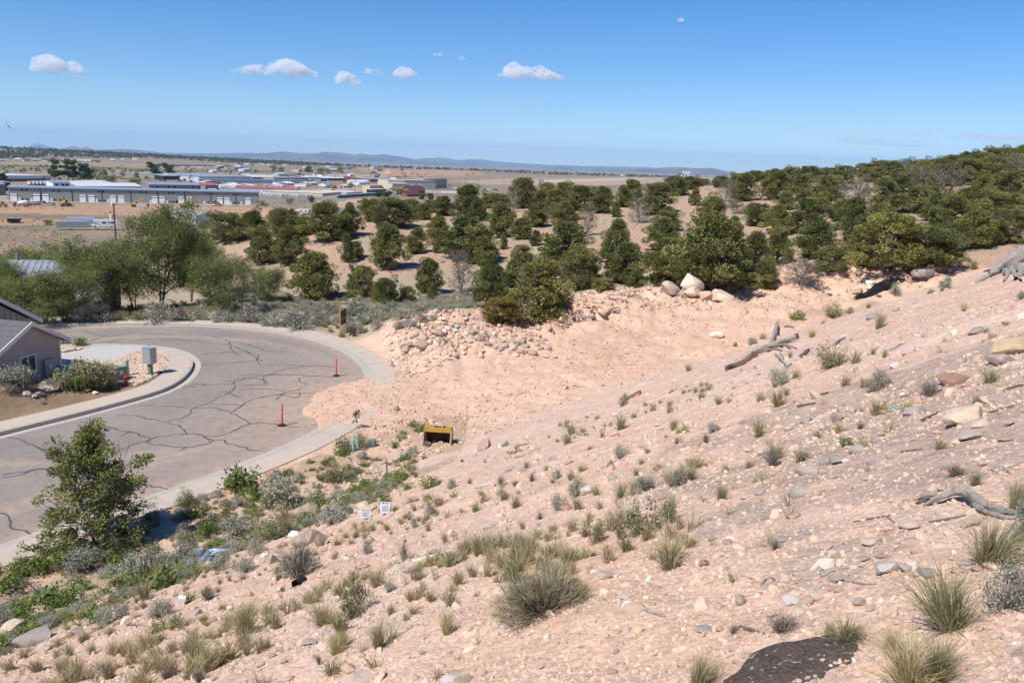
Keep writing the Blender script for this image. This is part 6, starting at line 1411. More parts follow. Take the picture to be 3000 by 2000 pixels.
limb([(2850,1490),(2890,1510),(2940,1522),(2990,1520)], [8,8,7,5], [10,4,2,2], 'splinter', M_GREYW, dw, b0); limb([(2680,1466),(2710,1462),(2740,1470)], [5,6,5], [4,8,14], 'splinter', M_LOGW, dw, b0); limb([(2686,1476),(2720,1474)], [4,5], [2,6], 'splinter', M_DKW, dw, b0)
b0, _ = gp(2940, 800); rs = empty('root_stump', b0, 0, 'grey weathered root stump at the brow of the slope', 'stump')
limb([(2900,812),(2940,795),(2985,770),(3040,748)], [9,17,19,18], [0,2,3,4], 'trunk', M_GREYW, rs, b0, 14, 5, .25)
for pts, rd in (([(2915,806),(2885,818),(2860,829)], [9,6,3]), ([(2945,800),(2952,814),(2942,825)], [9,7,4]), ([(2920,800),(2900,797),(2884,796)], [7,5,2]), ([(2985,785),(2992,806),(2975,820)], [10,8,5]), ([(2930,790),(2960,768),(3005,752)], [8,9,8]), ([(2960,790),(2975,812),(2990,822)], [8,6,3]), ([(2940,792),(2945,776),(2940,765)], [6,4,2])): limb(pts, rd, 0, 'root', M_GREYW if rd[0] > 7 else M_DKW, rs, b0)
# torn roots in the crest of the bank
for k, (px, py) in enumerate([(1765,890),(1800,878),(1830,885),(1845,868),(1790,905),(1730,903)]):
    b, t = gp(px, py); mb = MB(); g = np.random.default_rng(k+50)
    for i in range(9):
        a = g.uniform(-.6, 3.7); L = g.uniform(.3, .9); e = np.array([math.cos(a)*L, g.uniform(-.3, .1), abs(math.sin(a))*L*.45-.02]); m_ = e*.5+g.normal(0, .09, 3); m_[2] = abs(m_[2]); mb.tube([(0, 0, -.05), m_, e], [.035, .025, .008], 5)
    o = mb.build('torn_roots', M_DKW, None, True, b); tag(o, 'tangle of torn brown roots sticking out of the bank crest', 'roots', 'torn roots on the bank crest')
# thin black sheet laid in the hollow behind the brow
M_SHEET = plain('sheet_black', (.008,.008,.009), .55, 0, .2)
cl = np.array([hit(px, py)[0] for px, py in [(2502,878),(2535,868),(2560,856),(2580,842),(2605,831),(2630,824),(2650,822)]]); cl = catmull(cl, 26); Nn = normals(cl[:, :2], 1); V = []; nC = 7
for i in range(26):
    wv = (.4+.8*math.sin(math.pi*(i+.6)/26.5))*.55
    for j in range(nC):
        q = (j/(nC-1)-.5)*2; x, y = cl[i, :2]+Nn[i]*q*wv*-1; V.append((x, y, gz(x, y)+.10+.10*(1-q*q)+.04*math.sin(i*1.3+j)))
ii = np.arange(25)[:, None]*nC; kk = np.arange(nC-1)[None]; q = (ii+kk).ravel(); me = mesh_np('black_sheet', np.array(V), np.stack([q, q+1, q+1+nC, q+nC], 1), M_SHEET, True)
o = ob('black_sheet', me); sm_ = o.modifiers.new('thickness', 'SOLIDIFY'); sm_.thickness = .02; tag(o, 'thin black sheet lying in the hollow behind the slope brow', 'sheet')
# pipes
def pipe(a, b_, r, name, label, mat, up=2):
    A, t = gp(*a); B, t2 = gp(*b_); rr = r*t/F; A = np.array(A)+[0, 0, rr+up*t/F*.2]; B = np.array(B)+[0, 0, rr+up*t2/F]; d = B-A; L = np.linalg.norm(d); o = empty(name, A, 0, label, 'pipe')
    MB().tube([(0, 0, 0), tuple(d)], rr, 12, False).build('tube', mat, o, True); e = d/L
    for q in (0, L): MB().tube([tuple(e*(q-.01)), tuple(e*(q+.01))], rr*1.12, 12).build('rim', mat, o, True)
pipe((1828,1177), (1874,1152), 5, 'yellow_pipe', 'short yellow ochre plastic pipe lying on the slope', plain('ochre_pipe', (.42,.29,.07), .5, 0, .15), 3)
pipe((1212,1645), (1322,1616), 3.2, 'white_pipe', 'thin white plastic pipe lying in the gravel', plain('white_pipe', (.75,.73,.70), .5, 0, .06), 2)
p, t = hit(2622, 1195); o = tag(MB().box(-.18, .18, -.06, .06, 0, .04, .015).build('plastic_scrap', plain('turquoise_plastic', (.12,.42,.40), .5), None, False, p), 'small turquoise plastic scrap among the slope stones', 'litter'); o.rotation_euler = (.2, -.1, .2); o.scale = (34*t/F/.36,)*3
# survey stake with pink ribbon
p, t = hit(1135, 1398); o = empty('survey_stake', p, 0, 'grey timber survey stake with a pink ribbon at its tip', 'stake'); o.rotation_euler = (.0, -.08, .3); s = t/F
MB().prism([(-.04, -.1), (.04, -.1), (.035, 52*s*1.15), (-.03, 50*s*1.15)], -.02, .02).build('stake', M_GREYW, o); MB().tube([(0, 0, 42*s*1.15), (.05, -.03, 50*s*1.15), (-.03, .0, 58*s*1.15), (.02, .02, 47*s*1.15)], .028, 6).build('ribbon', plain('pink_ribbon', (.72,.22,.36), .6), o)
# discarded number plates, paper, tin sheeting, bucket
M_PLATE = plain('plate_white', (.58,.59,.60), .4, .2, .1); M_INK = plain('plate_ink', (.06,.07,.09), .5)
def plate(px, py, w, h, rx, rz, label):
    p, t = hit(px, py); s = t/F; o = empty('metal_plate', (p[0], p[1], p[2]+.06), rz, label, 'litter', 'discarded printed plates'); o.rotation_euler = (rx, .05, rz); w *= s/2; h *= s
    q = MB().box(-w, w, -.008, .008, -.02, h, .003).build('sheet', M_PLATE, o)
    for z, a, b_ in ((.86, -.7, -.2), (.86, .0, .35), (.86, .5, .75), (.62, -.7, -.45), (.62, -.3, .7), (.5, -.7, .7), (.40, -.7, .2), (.30, -.7, .7), (.20, -.7, .5), (.1, -.7, .7)):
        hh = .055 if z > .8 else .03; MB().box(a*w, b_*w, -.0115, -.0085, (z-hh)*h, (z+hh)*h).build('printed_line', M_INK if z > .8 else plain('plate_grey_ink', (.25,.26,.28), .5), q)
plate(1128, 1508, 30, 34, -.75, .15, 'white printed plate leaning on the boulder pile'); plate(1072, 1522, 30, 26, -.8, .25, 'white printed plate lying in weeds below the boulder pile')
p, t = hit(857, 1570); s = t/F; o = tag(MB().quad((-.32, -.1, .10), (.3, -.12, .02), (.36, .18, .30), (-.1, .2, .34)).box(-.3, .0, -.11, -.10, .02, .10).build('paper_sheet', plain('white_paper', (.80,.79,.79), .8, 0, .03), None, False, p), 'crumpled white paper sheet caught behind the big brown boulder', 'litter'); o.scale = (26*s/.6,)*3
M_TIN = plain('bent_tin', (.20,.235,.28), .45, .5, .3, 5)
p, t = hit(600, 1650); o = empty('scrap_metal', p, .2, 'crumpled blue grey sheet metal scrap in the weeds', 'scrap')
def crumple(name, corners, n_, amp, seed, parent, mat):
    A, B, C_, D = [np.array(c, float) for c in corners]; V = []
    for i in range(n_+1):
        for j in range(n_+1):
            u, v = i/n_, j/n_; q = A*(1-u)*(1-v)+B*u*(1-v)+C_*u*v+D*(1-u)*v; V.append(q+amp*np.array([vnoise(np.array([u*4+seed]), np.array([v*4]))[0], vnoise(np.array([u*4]), np.array([v*4+seed]))[0], vnoise(np.array([u*4+9]), np.array([v*4+seed]))[0]]))
    ii = np.arange(n_)[:, None]*(n_+1); kk = np.arange(n_)[None]; q = (ii+kk).ravel(); me = mesh_np(name, np.array(V), np.stack([q, q+1, q+n_+2, q+n_+1], 1), mat, False); o_ = ob(name, me, parent); md = o_.modifiers.new('thickness', 'SOLIDIFY'); md.thickness = .012; return o_
crumple('sheet', [(-.30, 0, 0), (.18, -.05, 0), (.22, .1, .40), (-.2, .15, .52)], 6, .06, 3, o, M_TIN); crumple('sheet', [(.1, .1, .1), (.9, .1, .18), (1.0, .35, .32), (.2, .4, .38)], 6, .05, 5, o, M_TIN); crumple('sheet', [(-.62, -.2, -.05), (-.2, -.25, -.02), (-.15, 0, .10), (-.55, .05, .14)], 5, .05, 7, o, M_TIN)
o.scale = (150*t/F/1.65,)*3
MB().tube([(.12, .1, .22), (.4, .05, .36), (.75, .1, .40), (1.02, .25, .28)], .03, 8).build('frame_tube', plain('blue_tube', (.35,.45,.52), .4, .3), o, True)
p, t = hit(925, 1468); bs = 26*t/F/.35; o = empty('plastic_bucket', (p[0], p[1], p[2]+.13), 0, 'white plastic bucket lying on its side by the sagebrush', 'bucket'); o.rotation_euler = (1.35, .1, .25); o.scale = (bs,)*3
MB().lathe([(.13, -.02), (.16, .32), (.175, .33), (.175, .36), (.155, .36), (.125, .0)], 18).build('body', plain('bucket_white', (.70,.68,.64), .5, 0, .08), o, True); MB().lathe([(.12, .26), (.12, .27)], 14).build('inside', M_BLACK, o)  # black disc stands in for the shade inside the bucket
p, t = hit(530, 1772); o = tag(MB().box(-.06, .06, -.05, .05, 0, .16, .01).box(-.045, .045, -.055, -.051, .03, .12).build('carton', plain('white_carton', (.78,.77,.75), .6), None, False, p), 'small white carton standing in the gravel below the weeds', 'litter'); o.rotation_euler = (.1, .2, .3)
p, t = hit(872, 1714); o = empty('drain_pipe', (p[0], p[1], p[2]), -.2, 'black plastic drain pipe end under the dead bush', 'pipe'); o.scale = (32*t/F/.28,)*3; MB().tube([(.0, -.1, .08), (.02, .3, .0)], .13, 14, False).build('tube', M_BLACK, o, True); MB().tube([(-.005, -.12, .08), (.005, -.085, .081)], .145, 14, False).build('rim', M_BLACK, o, True)
# yellow survey paint marks are flat on the dirt

# ================================================================ THE VALLEY TOWN
ZP = -21.5
def pm(name, c, rough=.6, metal=0., var=.08, sc=.4): return plain(name, c, rough, metal, var, sc)
TM = dict(grey=pm('steel_grey', (.27,.255,.24)), blue=pm('roof_blue', (.27,.325,.40), .5, .2), white=pm('painted_white', (.74,.73,.71)), cream=pm('cream_wall', (.56,.49,.37)), red=pm('roof_red', (.42,.09,.09)), dkred=pm('roof_maroon', (.13,.055,.05)), brick=pm('brick_red', (.27,.085,.055)),
          lblue=pm('pale_blue', (.50,.55,.60)), dk=pm('dark_opening', (.03,.03,.035), .4), silver=pm('bright_metal', (.50,.50,.50), .4, .3), olive=pm('olive_wall', (.23,.20,.13)), green=pm('green_wall', (.10,.17,.14)), yellow=pm('machine_yellow', (.52,.29,.03)), tyre=pm('tyre', (.02,.02,.02), .9), tan=pm('tan_wall', (.40,.31,.22)),
          roofw=pm('pale_roof', (.60,.595,.585), .5, .1), roofg=pm('grey_roof', (.33,.34,.355), .5, .2), dkroof=pm('charcoal_roof', (.055,.06,.07), .8), black=pm('black_paint', (.015,.015,.018), .4), conc=pm('yard_concrete', (.50,.46,.42)), container=pm('container_grey', (.36,.37,.37)), pole=plain('pole_wood', (.11,.08,.06), .9), skyb=pm('trailer_blue', (.22,.40,.55)), steelw=pm('shed_white', (.66,.67,.68), .5, .1), orange=pm('machine_orange', (.50,.20,.03)))
def building(name, label, bl, br, hpx, depth, wall, roof, kind='flat', rise=1.0, over=.3, group=None, z=ZP, cat='building'):
    """front wall between two photo points on the valley floor"""
    A, B = atz(*bl, z), atz(*br, z); d = B-A; L = math.hypot(d[0], d[1]); D = np.linalg.norm(A[:2]+B[:2])/2
    H = hpx*D/F/math.cos(math.atan(((bl[0]+br[0])/2-1500)/F))
    o = empty(name, A, math.atan2(d[1], d[0]), label, cat, group)
    if kind == 'shed':
        MB().prism([(0, -.3), (depth, -.3), (depth, H+rise), (0, H)], 0, L, 'x').build('wall', TM[wall], o)
        MB().prism([(-over, H+.02), (depth+over, H+rise+.05), (depth+over, H+rise+.35), (-over, H+.3)], -over, L+over, 'x').build('roof', TM[roof], o)
    elif kind == 'gable':
        MB().prism([(0, -.3), (depth, -.3), (depth, H), (depth/2, H+rise), (0, H)], 0, L, 'x').build('wall', TM[wall], o)
        for s in (0, 1):
            y0, y1 = (-over, depth/2) if s == 0 else (depth+over, depth/2); k = rise/(depth/2)
            MB().prism([(y0, H-over*k+.02), (y1, H+rise+.02), (y1, H+rise+.25), (y0, H-over*k+.25)], -over, L+over, 'x').build('roof', TM[roof], o)
    else:
        MB().box(0, L, 0, depth, -.3, H).build('wall', TM[wall], o); MB().box(-over, L+over, -over, depth+over, H+.02, H+.3).build('roof', TM[roof], o)
    def X(px): return L*(px-bl[0])/(br[0]-bl[0])
    return o, X, H, L
def opening(o, x0, x1, z0, z1, mat, name, fr=None):
    q = MB().box(x0, x1, -.10, -.02, z0, z1).build(name, TM[mat], o)
    if fr:
        w = .16
        for a, b_, c_, d_ in ((x0-w, x0, z0, z1+w), (x1, x1+w, z0, z1+w), (x0, x1, z1, z1+w)): MB().box(a, b_, -.16, -.02, c_, d_).build('frame', TM[fr], q)
    return q
# --- the long grey workshop row
o, X, H, L = building('workshop_row', 'long grey steel workshop row with blue roof and white roller doors', (27,589), (760,601), 31.5, 14, 'grey', 'blue', 'gable', .9, .6)
for px in (114,200,284,367,447,528,607,685): MB().box(X(px)-.18, X(px)+.18, -.2, -.02, 0, H-.1).build('downpipe', TM['black'], o)
MB().box(-.6, L+.6, -.75, -.62, H-.35, H+.1).build('gutter', TM['blue'], o); MB().box(-2, L+2, -5.5, -.3, -.2, .12).build('apron', TM['conc'], o)
dw_ = 4.1
for a, b_ in ((31,48),(93,110),(117,135),(220,238),(246,262),(306,322),(330,348),(429,445),(452,467),(509,524),(532,550),(628,642),(650,665),(715,732)):
    c = X((a+b_)/2); q = opening(o, c-dw_/2, c+dw_/2, .13, H*.58, 'white', 'roller_door', 'dk')
    MB().box(c-dw_/2+.1, c+dw_/2-.1, -.14, -.105, H*.40, H*.44).build('glazing', TM['dk'], q)
for px in (64,76,150,165,277,289,398,413,482,493,600,612,679,692): opening(o, X(px)-.75, X(px)+.75, H*.74, H*.90, 'dk', 'window', 'silver')
for px in (64,76,151,165,277,290,482,493,600,612,679,692): opening(o, X(px)-.75, X(px)+.75, .9, 2.1, 'dk', 'window', 'silver')
for px in (55,88,142,269,301,425,474,587,670,702): opening(o, X(px)-.5, X(px)+.5, .13, 2.3, 'white', 'door')
for px in (176,503,621): opening(o, X(px)-.6, X(px)+.6, .13, 2.5, 'dk', 'door')
# --- buildings behind it
o, X, H, L = building('office_block', 'grey block with blue roof and four dark windows behind the workshop row', (157,556), (216,556), 15, 14, 'white', 'blue', 'shed', 1.5)
for px in (167,185,197,210): opening(o, X(px)-1.2, X(px)+1.2, H*.35, H*.85, 'dk', 'window')
building('flat_shed', 'long low shed with white roof behind the blue-roofed block', (216,553), (330,550), 11, 12, 'dk', 'roofw', 'shed', 2)
building('flat_shed', 'longest low white-roofed shed right behind the workshop row', (226,566), (417,566), 15, 14, 'grey', 'roofw', 'shed', 2.5)
o, X, H, L = building('office_block', 'long grey block with blue roof and six dark windows', (438,566), (589,567), 20, 12, 'grey', 'blue', 'shed', 2)
for px in (460,494,511,565,582): opening(o, X(px)-1.1, X(px)+1.1, H*.55, H*.88, 'dk', 'window', 'silver')
for px in (477,525,550): opening(o, X(px)-2.5, X(px)+2.5, 0, H*.42, 'white', 'roller_door', 'dk')
o, X, H, L = building('small_garage', 'small grey garage with bright red roof', (602,559), (641,558), 13, 14, 'grey', 'red', 'shed', 2)
o, X, H, L = building('storage_units', 'row of storage units with red roof and white doors', (690,562), (866,567), 10, 11, 'lblue', 'red', 'shed', 1.4)
for i, px in enumerate([697,711,721,747,756,766,776,785,795,805,815,825,835,845,857]): opening(o, X(px)-1.55, X(px)+1.55, 0, H*.72, 'white', 'roller_door', 'grey')
building('depot', 'long pale blue depot building beyond the storage units', (582,535), (911,537), 8, 8, 'lblue', 'lblue', 'flat')
building('depot', 'bluish white loading shed on top of the pale blue depot yard', (583,529), (736,528), 9, 30, 'lblue', 'roofg', 'shed', 1)
building('warehouse', 'wide flat grey warehouse roof behind the depot', (515,523), (738,523), 7, 120, 'grey', 'roofg', 'flat')
building('warehouse', 'tan gabled warehouse beside the grey warehouse', (738,527), (803,527), 7, 40, 'tan', 'roofw', 'gable', 3)
building('warehouse', 'brownish grey warehouse with pale roof edge', (803,529), (906,529), 7, 60, 'tan', 'roofg', 'flat')
building('long_shed', 'long shed with red brick wall and pale roof', (921,529), (1019,529), 6, 40, 'brick', 'lblue', 'shed', 2); building('long_shed', 'dark timber shed beside the red brick shed', (1019,530), (1060,531), 7, 30, 'brick', 'dkroof', 'shed', 2); building('long_shed', 'low grey shed beyond the white round-roofed hut', (1085,533), (1145,532), 7, 40, 'brick', 'roofg', 'shed', 2)
o, X, H, L = building('vehicle_shed', 'open-sided vehicle shed with grey roof below the twin poplars', (478,527), (527,527), 9, 16, 'dk', 'roofg', 'shed', 1.2)  # solid dark walls stand in for the shade under the open roof
# cream factory
o, X, H, L = building('cream_factory', 'cream factory building with white roller doors by the hill', (1137,553), (1275,555), 24, 30, 'cream', 'cream', 'flat')
for a, b_ in ((1199,1213),(1222,1237)): opening(o, X(a), X(b_), 0, H*.68, 'white', 'roller_door', 'tan')
MB().box(X(1137), X(1182), -12, -.05, -.3, H*.62).build('annexe', TM['cream'], o); MB().box(X(1136), X(1183), -12.4, -.03, H*.62+.02, H*.62+.5).build('annexe_roof', TM['white'], o)
o, X, H, L = building('cream_factory', 'tan wing of the cream factory with small dark windows', (1240,553), (1309,550), 26, 40, 'tan', 'tan', 'flat')
for a, b_ in ((1243,1257),(1262,1276)): opening(o, X(a), X(b_), 0, H*.5, 'white', 'roller_door', 'tan')
for px in (1287,1296,1304):
    for zz in (.2, .6): opening(o, X(px)-1.2, X(px)+1.2, H*zz, H*(zz+.18), 'dk', 'window')
building('cream_hut', 'cream two-storey hut in front of the cream factory', (1084,564), (1120,563), 19, 10, 'cream', 'cream', 'flat'); o, X, H, L = building('white_canopy', 'low white open canopy beside the cream hut', (1092,566), (1131,565), 10, 8, 'dk', 'white', 'flat')  # dark box below the canopy roof paints in the shade beneath it
building('flat_store', 'low cream flat-roofed store in the yard', (945,575), (1000,570), 7, 60, 'cream', 'cream', 'flat'); building('flat_store', 'low white flat-roofed store beside the yard wall', (1015,569), (1062,566), 4, 40, 'cream', 'roofw', 'flat')
building('yard_wall', 'long dark green yard wall with pale coping', (992,581), (1150,569), 7.5, 2, 'green', 'roofw', 'flat', cat='wall')
# quonset hut
A, B = atz(1040, 540, ZP), atz(1083, 539, ZP); d = B-A; L = math.hypot(d[0], d[1]); o = empty('quonset_hut', A, math.atan2(d[1], d[0]), 'white round-roofed quonset hut in the machine yard', 'building'); rr = 12*np.linalg.norm(A[:2])/F
MB().prism([(rr-rr*1.1*math.cos(math.pi*i/12), rr*math.sin(math.pi*i/12)-.2) for i in range(13)], 0, L, 'x').build('shell', TM['white'], o, True); MB().box(-.08, -.02, rr*.5, rr*1.5, 0, rr*.6).build('door', TM['grey'], o)
o, X, H, L = building('maroon_house', 'two-storey house with maroon hipped roof at the hill foot', (1203,568), (1245,567), 9, 12, 'brick', 'dkred', 'gable', 5, .8); o, X, H, L = building('maroon_porch', 'low maroon-roofed wing in front of the maroon house', (1193,577), (1232,576), 8, 9, 'brick', 'dkred', 'gable', 3, .8)
# near white metal shed
o, X, H, L = building('metal_shed', 'white metal shed with grey roof and big end door', (506,646), (576,656), 19, 11, 'steelw', 'roofg', 'gable', 1.6, .3)
q = MB().box(L+.03, L+.10, 2.2, 8.2, 0, H*.8).build('roller_door', TM['silver'], o); MB().box(L+.02, L+.12, 8.3, 8.6, 0, H).build('corner_trim', TM['black'], o); MB().box(L+.02, L+.12, -.1, .2, 0, H).build('corner_trim', TM['black'], o)
building('olive_shed', 'olive brown shed beside the grey workshop row', (-60,572), (18,572), 22, 14, 'olive', 'roofg', 'shed', 1.5); building('lean_to', 'dark blue-roofed open lean-to behind the olive shed', (-30,560), (32,559), 17, 8, 'dk', 'blue', 'shed', 1)  # lean-to closed by dark walls that imitate its shaded interior
# big roof with rooftop units
o, X, H, L = building('factory', 'huge low factory with pale roof and red brick base', (-260,534), (148,531), 12, 420, 'steelw', 'roofw', 'flat')
MB().box(-.2, L+.1, -.35, -.05, 0, H*.45).build('brick_base', TM['brick'], o); g = np.random.default_rng(5)
for i in range(26):
    x = L*g.uniform(.5, .98); y = g.uniform(40, 330); w = g.uniform(3, 5); MB().box(x, x+w, y, y+w, H+.3, H+2.4).build('rooftop_unit', TM['cream'], o)
building('house', 'white gabled house with grey roof in the poplar yard', (815,516), (838,515), 5, 12, 'lblue', 'roofw', 'gable', 3); building('shed', 'small white-roofed barn in the brown fields', (968,503), (993,503), 5, 14, 'tan', 'roofw', 'gable', 3)
# --- far houses
g = np.random.default_rng(9)
far = [(x, 489.5+.012*(x-450), 'w') for x in range(448, 680, 17)]+[(x, 473+.02*(x-130), 'm') for x in range(130, 290, 13)]+[(x, 484+.015*(x-700), 'm') for x in range(690, 840, 16)]+[(x, 470+g.uniform(-4, 5), 'm') for x in (8, 30, 52, 80, 105, 330, 360, 395, 425)]+[(x, 492+g.uniform(-2, 3), 'm') for x in (905, 930, 960, 985, 1010, 1035)]+[(x, 507.5+.028*(x-1560), 'w') for x in (1560, 1575, 1590, 1605, 1630, 1650, 1665, 1690, 1712, 1820)]
cn = dict(white='white', cream='cream', tan='tan', dkroof='charcoal roof', roofg='grey roof', dkred='maroon roof', roofw='pale roof')
for x, y, k in far:
    wl_ = 'white' if k == 'w' else ['white', 'cream', 'tan'][int(g.integers(0, 3))]; rf = 'dkroof' if (k == 'w' and x < 1000) else ['dkroof', 'roofg', 'dkred', 'roofw'][int(g.integers(0, 4))]
    p = atz(x, y, ZP); D = np.hypot(p[0], p[1]); zz = float(ground(p[:1], p[1:2])[0])
    if zz > ZP+1:
        for _ in range(8): p = atz(x, y, zz); zz = float(ground(p[:1], p[1:2])[0])
    o = empty('far_house', (p[0], p[1], zz), math.atan2(-p[0], p[1])*-1*0+math.atan2(p[1], p[0])-math.pi/2+g.uniform(-.3, .3), None, None)
    L = (15 if x < 1000 else 18)*g.uniform(.8, 1.3); H = 3.4*g.uniform(.9, 1.4); dp2 = 10
    MB().prism([(0, -1), (dp2, -1), (dp2, H), (dp2/2, H+2.6), (0, H)], -L/2, L/2, 'x').build('wall', TM[wl_], o)
    for a, b_ in ((-.5, dp2/2), (dp2+.5, dp2/2)): MB().prism([(a, H-.2), (b_, H+2.62), (b_, H+2.95), (a, H+.1)], -L/2-.4, L/2+.4, 'x').build('roof', TM[rf], o)
    where = 'in the row of new houses across the fields' if 440 < x < 690 else 'on the far side of the dry airfield' if x > 1500 else 'in the old town among far trees' if x < 440 else 'at the far edge of the brown fields'
    tag(o, 'small %s house with %s %s' % (cn[wl_], cn[rf], where), 'house', '%s houses with %s %s' % (cn[wl_], cn[rf], where))
g = np.random.default_rng(29); NB = 0
for i in range(80):
    x = g.uniform(470, 1230); y = g.choice([g.uniform(514, 532), g.uniform(536, 552), g.uniform(493, 505)], p=[.45, .3, .25]); w = g.uniform(7, 22); k = g.choice(['white', 'cream', 'steelw', 'grey', 'tan']); rf = g.choice(['roofw', 'roofg', 'white', 'dkroof', 'lblue'])
    building('yard_shed', '%s shed with %s among the yards of the valley town' % ({'white': 'white', 'cream': 'cream', 'steelw': 'pale metal', 'grey': 'grey', 'tan': 'tan'}[k], {'roofw': 'pale roof', 'roofg': 'grey roof', 'white': 'white roof', 'dkroof': 'charcoal roof', 'lblue': 'bluish roof'}[rf]), (x, y), (x+w, y+g.uniform(-.5, .5)), g.uniform(3.5, 7), g.uniform(8, 22), k, rf, ['gable', 'shed', 'flat'][int(g.integers(0, 3))], 1.6, .4, '%s sheds with %s in the yards' % (k, rf))
# --- white tower on the horizon behind the ridge
p = atd(2006, 520, 700); top = atd(2008, 503, 700)[2]; o = empty('white_tower', (p[0], p[1], ZP), .2, 'white lattice tower with a dish rising behind the ridge', 'tower')
MB().box(-1.5, 1.5, -1.5, 1.5, 0, top-ZP-4.2).build('shaft', TM['white'], o); MB().box(-2.3, 2.3, -2.3, 2.3, top-ZP-4.2, top-ZP-1.6).build('cabin', TM['white'], o); MB().box(-1.7, 4.4, -1.2, 1.2, top-ZP-1.0, top-ZP).build('head', TM['white'], o); MB().box(-1.2, 1.2, -1, 1, top-ZP-1.6, top-ZP-1.0).build('neck', TM['grey'], o); MB().box(-7, -1.6, -1.5, 1.5, 0, top-ZP-5.5).build('stair', TM['white'], o); MB().cyl((.3, -2.4, top-ZP-3), .9, .1, 12, 'y').build('dish', TM['grey'], o)

# --- vehicles, local x forward
def wheels(o, xs, yw, r, mat='tyre', w=.28):
    for x in xs:
        for y in (-yw, yw):
            q = MB().cyl((x, y-w/2, r), r, w, 14, 'y').build('wheel', TM[mat], o); MB().cyl((x, y-w/2-.01, r), r*.5, w+.02, 10, 'y').build('rim', TM['silver'], q)
def v_trailer(o, c='white', L=8.0, Hh=2.9):
    b_ = MB().prism([(-L/2, .55), (L/2-.6, .55), (L/2, 1.2), (L/2, Hh-.3), (L/2-.35, Hh), (-L/2, Hh)], -1.22, 1.22).build('body', TM[c], o)
    for s in (-1, 1):
        for a, w in ((-L*.35, 1.0), (-.4, .8), (L*.22, 1.2)): MB().box(a, a+w, s*1.22-.02, s*1.22+.02, 1.55, 2.2).build('window', TM['dk'], b_)
    MB().box(-L/2+.1, L/2-.8, -1.245, 1.245, 1.0, 1.2).build('stripe', TM['tan'], b_); wheels(o, (-.9, .0), 1.05, .36); MB().box(L/2-.1, L/2+1.2, -.1, .1, .5, .62).build('drawbar', TM['black'], o)
def v_motorhome(o):
    L = 9.0; b_ = MB().prism([(-L/2, .6), (L/2-1.9, .6), (L/2-1.9, 2.0), (L/2-.6, 2.2), (L/2-.4, 2.9), (L/2-.9, 3.2), (-L/2, 3.2)], -1.25, 1.25).build('body', TM['white'], o)
    MB().prism([(L/2-2.0, .5), (L/2, .5), (L/2, 1.15), (L/2-.9, 1.35), (L/2-1.3, 2.1), (L/2-2.0, 2.1)], -1.05, 1.05).build('cab', TM['white'], o); MB().prism([(L/2-.95, 1.4), (L/2-1.32, 2.05), (L/2-1.3, 2.08), (L/2-.9, 1.42)], -.95, .95).build('windscreen', TM['dk'], o)
    for s in (-1, 1):
        for a, w in ((-3.4, 1.1), (-1.9, .5), (-.6, 1.4)): MB().box(a, a+w, s*1.25-.02, s*1.25+.02, 1.7, 2.4).build('window', TM['dk'], b_)
    wheels(o, (-2.4, 3.5), 1.0, .42); MB().box(-1, .2, -.4, .4, 3.2, 3.45).build('roof_unit', TM['white'], o)
def v_car(o, c='white', pick=False):
    L = 5.4 if pick else 4.6; MB().prism([(-L/2, .4), (L/2, .4), (L/2, .85), (L/2-1.3, 1.0), (-L/2, 1.0)], -.92, .92).build('body', TM[c], o)
    cb = MB().prism([(L/2-1.5, 1.0), (L/2-2.2, 1.72), (L/2-3.6 if not pick else L/2-3.5, 1.72), (-L/2+.3 if not pick else L/2-3.7, 1.0)], -.8, .8).build('cabin', TM[c], o)
    for s in (-1, 1): MB().prism([(L/2-1.75, 1.06), (L/2-2.28, 1.62), (L/2-3.4, 1.62), (L/2-3.5, 1.06)], s*.8-.02, s*.8+.02).build('window', TM['dk'], cb)
    MB().prism([(L/2-1.5, 1.02), (L/2-2.18, 1.70), (L/2-2.16, 1.72), (L/2-1.46, 1.04)], -.72, .72).build('windscreen', TM['dk'], cb); wheels(o, (-L/2+.95, L/2-.95), .82, .36, 'tyre', .24)
def v_semi(o, c='white', L=14.0):
    b_ = MB().box(-L/2, L/2, -1.28, 1.28, 1.15, 4.0, .05).build('box', TM[c], o); MB().box(-L/2+.1, L/2-.1, -1.3, 1.3, 1.05, 1.2).build('skirt', TM['grey'], o)
    wheels(o, (-L/2+1.4, -L/2+2.6), 1.05, .5); MB().box(L/2-3, L/2-2.8, -1, 1, 0, 1.1).build('landing_leg', TM['black'], o)
def v_container(o, c='container', L=12.2):
    b_ = MB().box(-L/2, L/2, -1.2, 1.2, .12, 2.6).build('box', TM[c], o)
    for i in range(26): MB().box(-L/2+.2+i*(L-.4)/26, -L/2+.2+(i+.5)*(L-.4)/26, -1.24, -1.2, .2, 2.5).build('rib', TM[c], b_)
    for s in (-.6, .6): MB().box(L/2+.0, L/2+.05, s-.55, s+.55, .2, 2.5).build('door', TM[c], o)
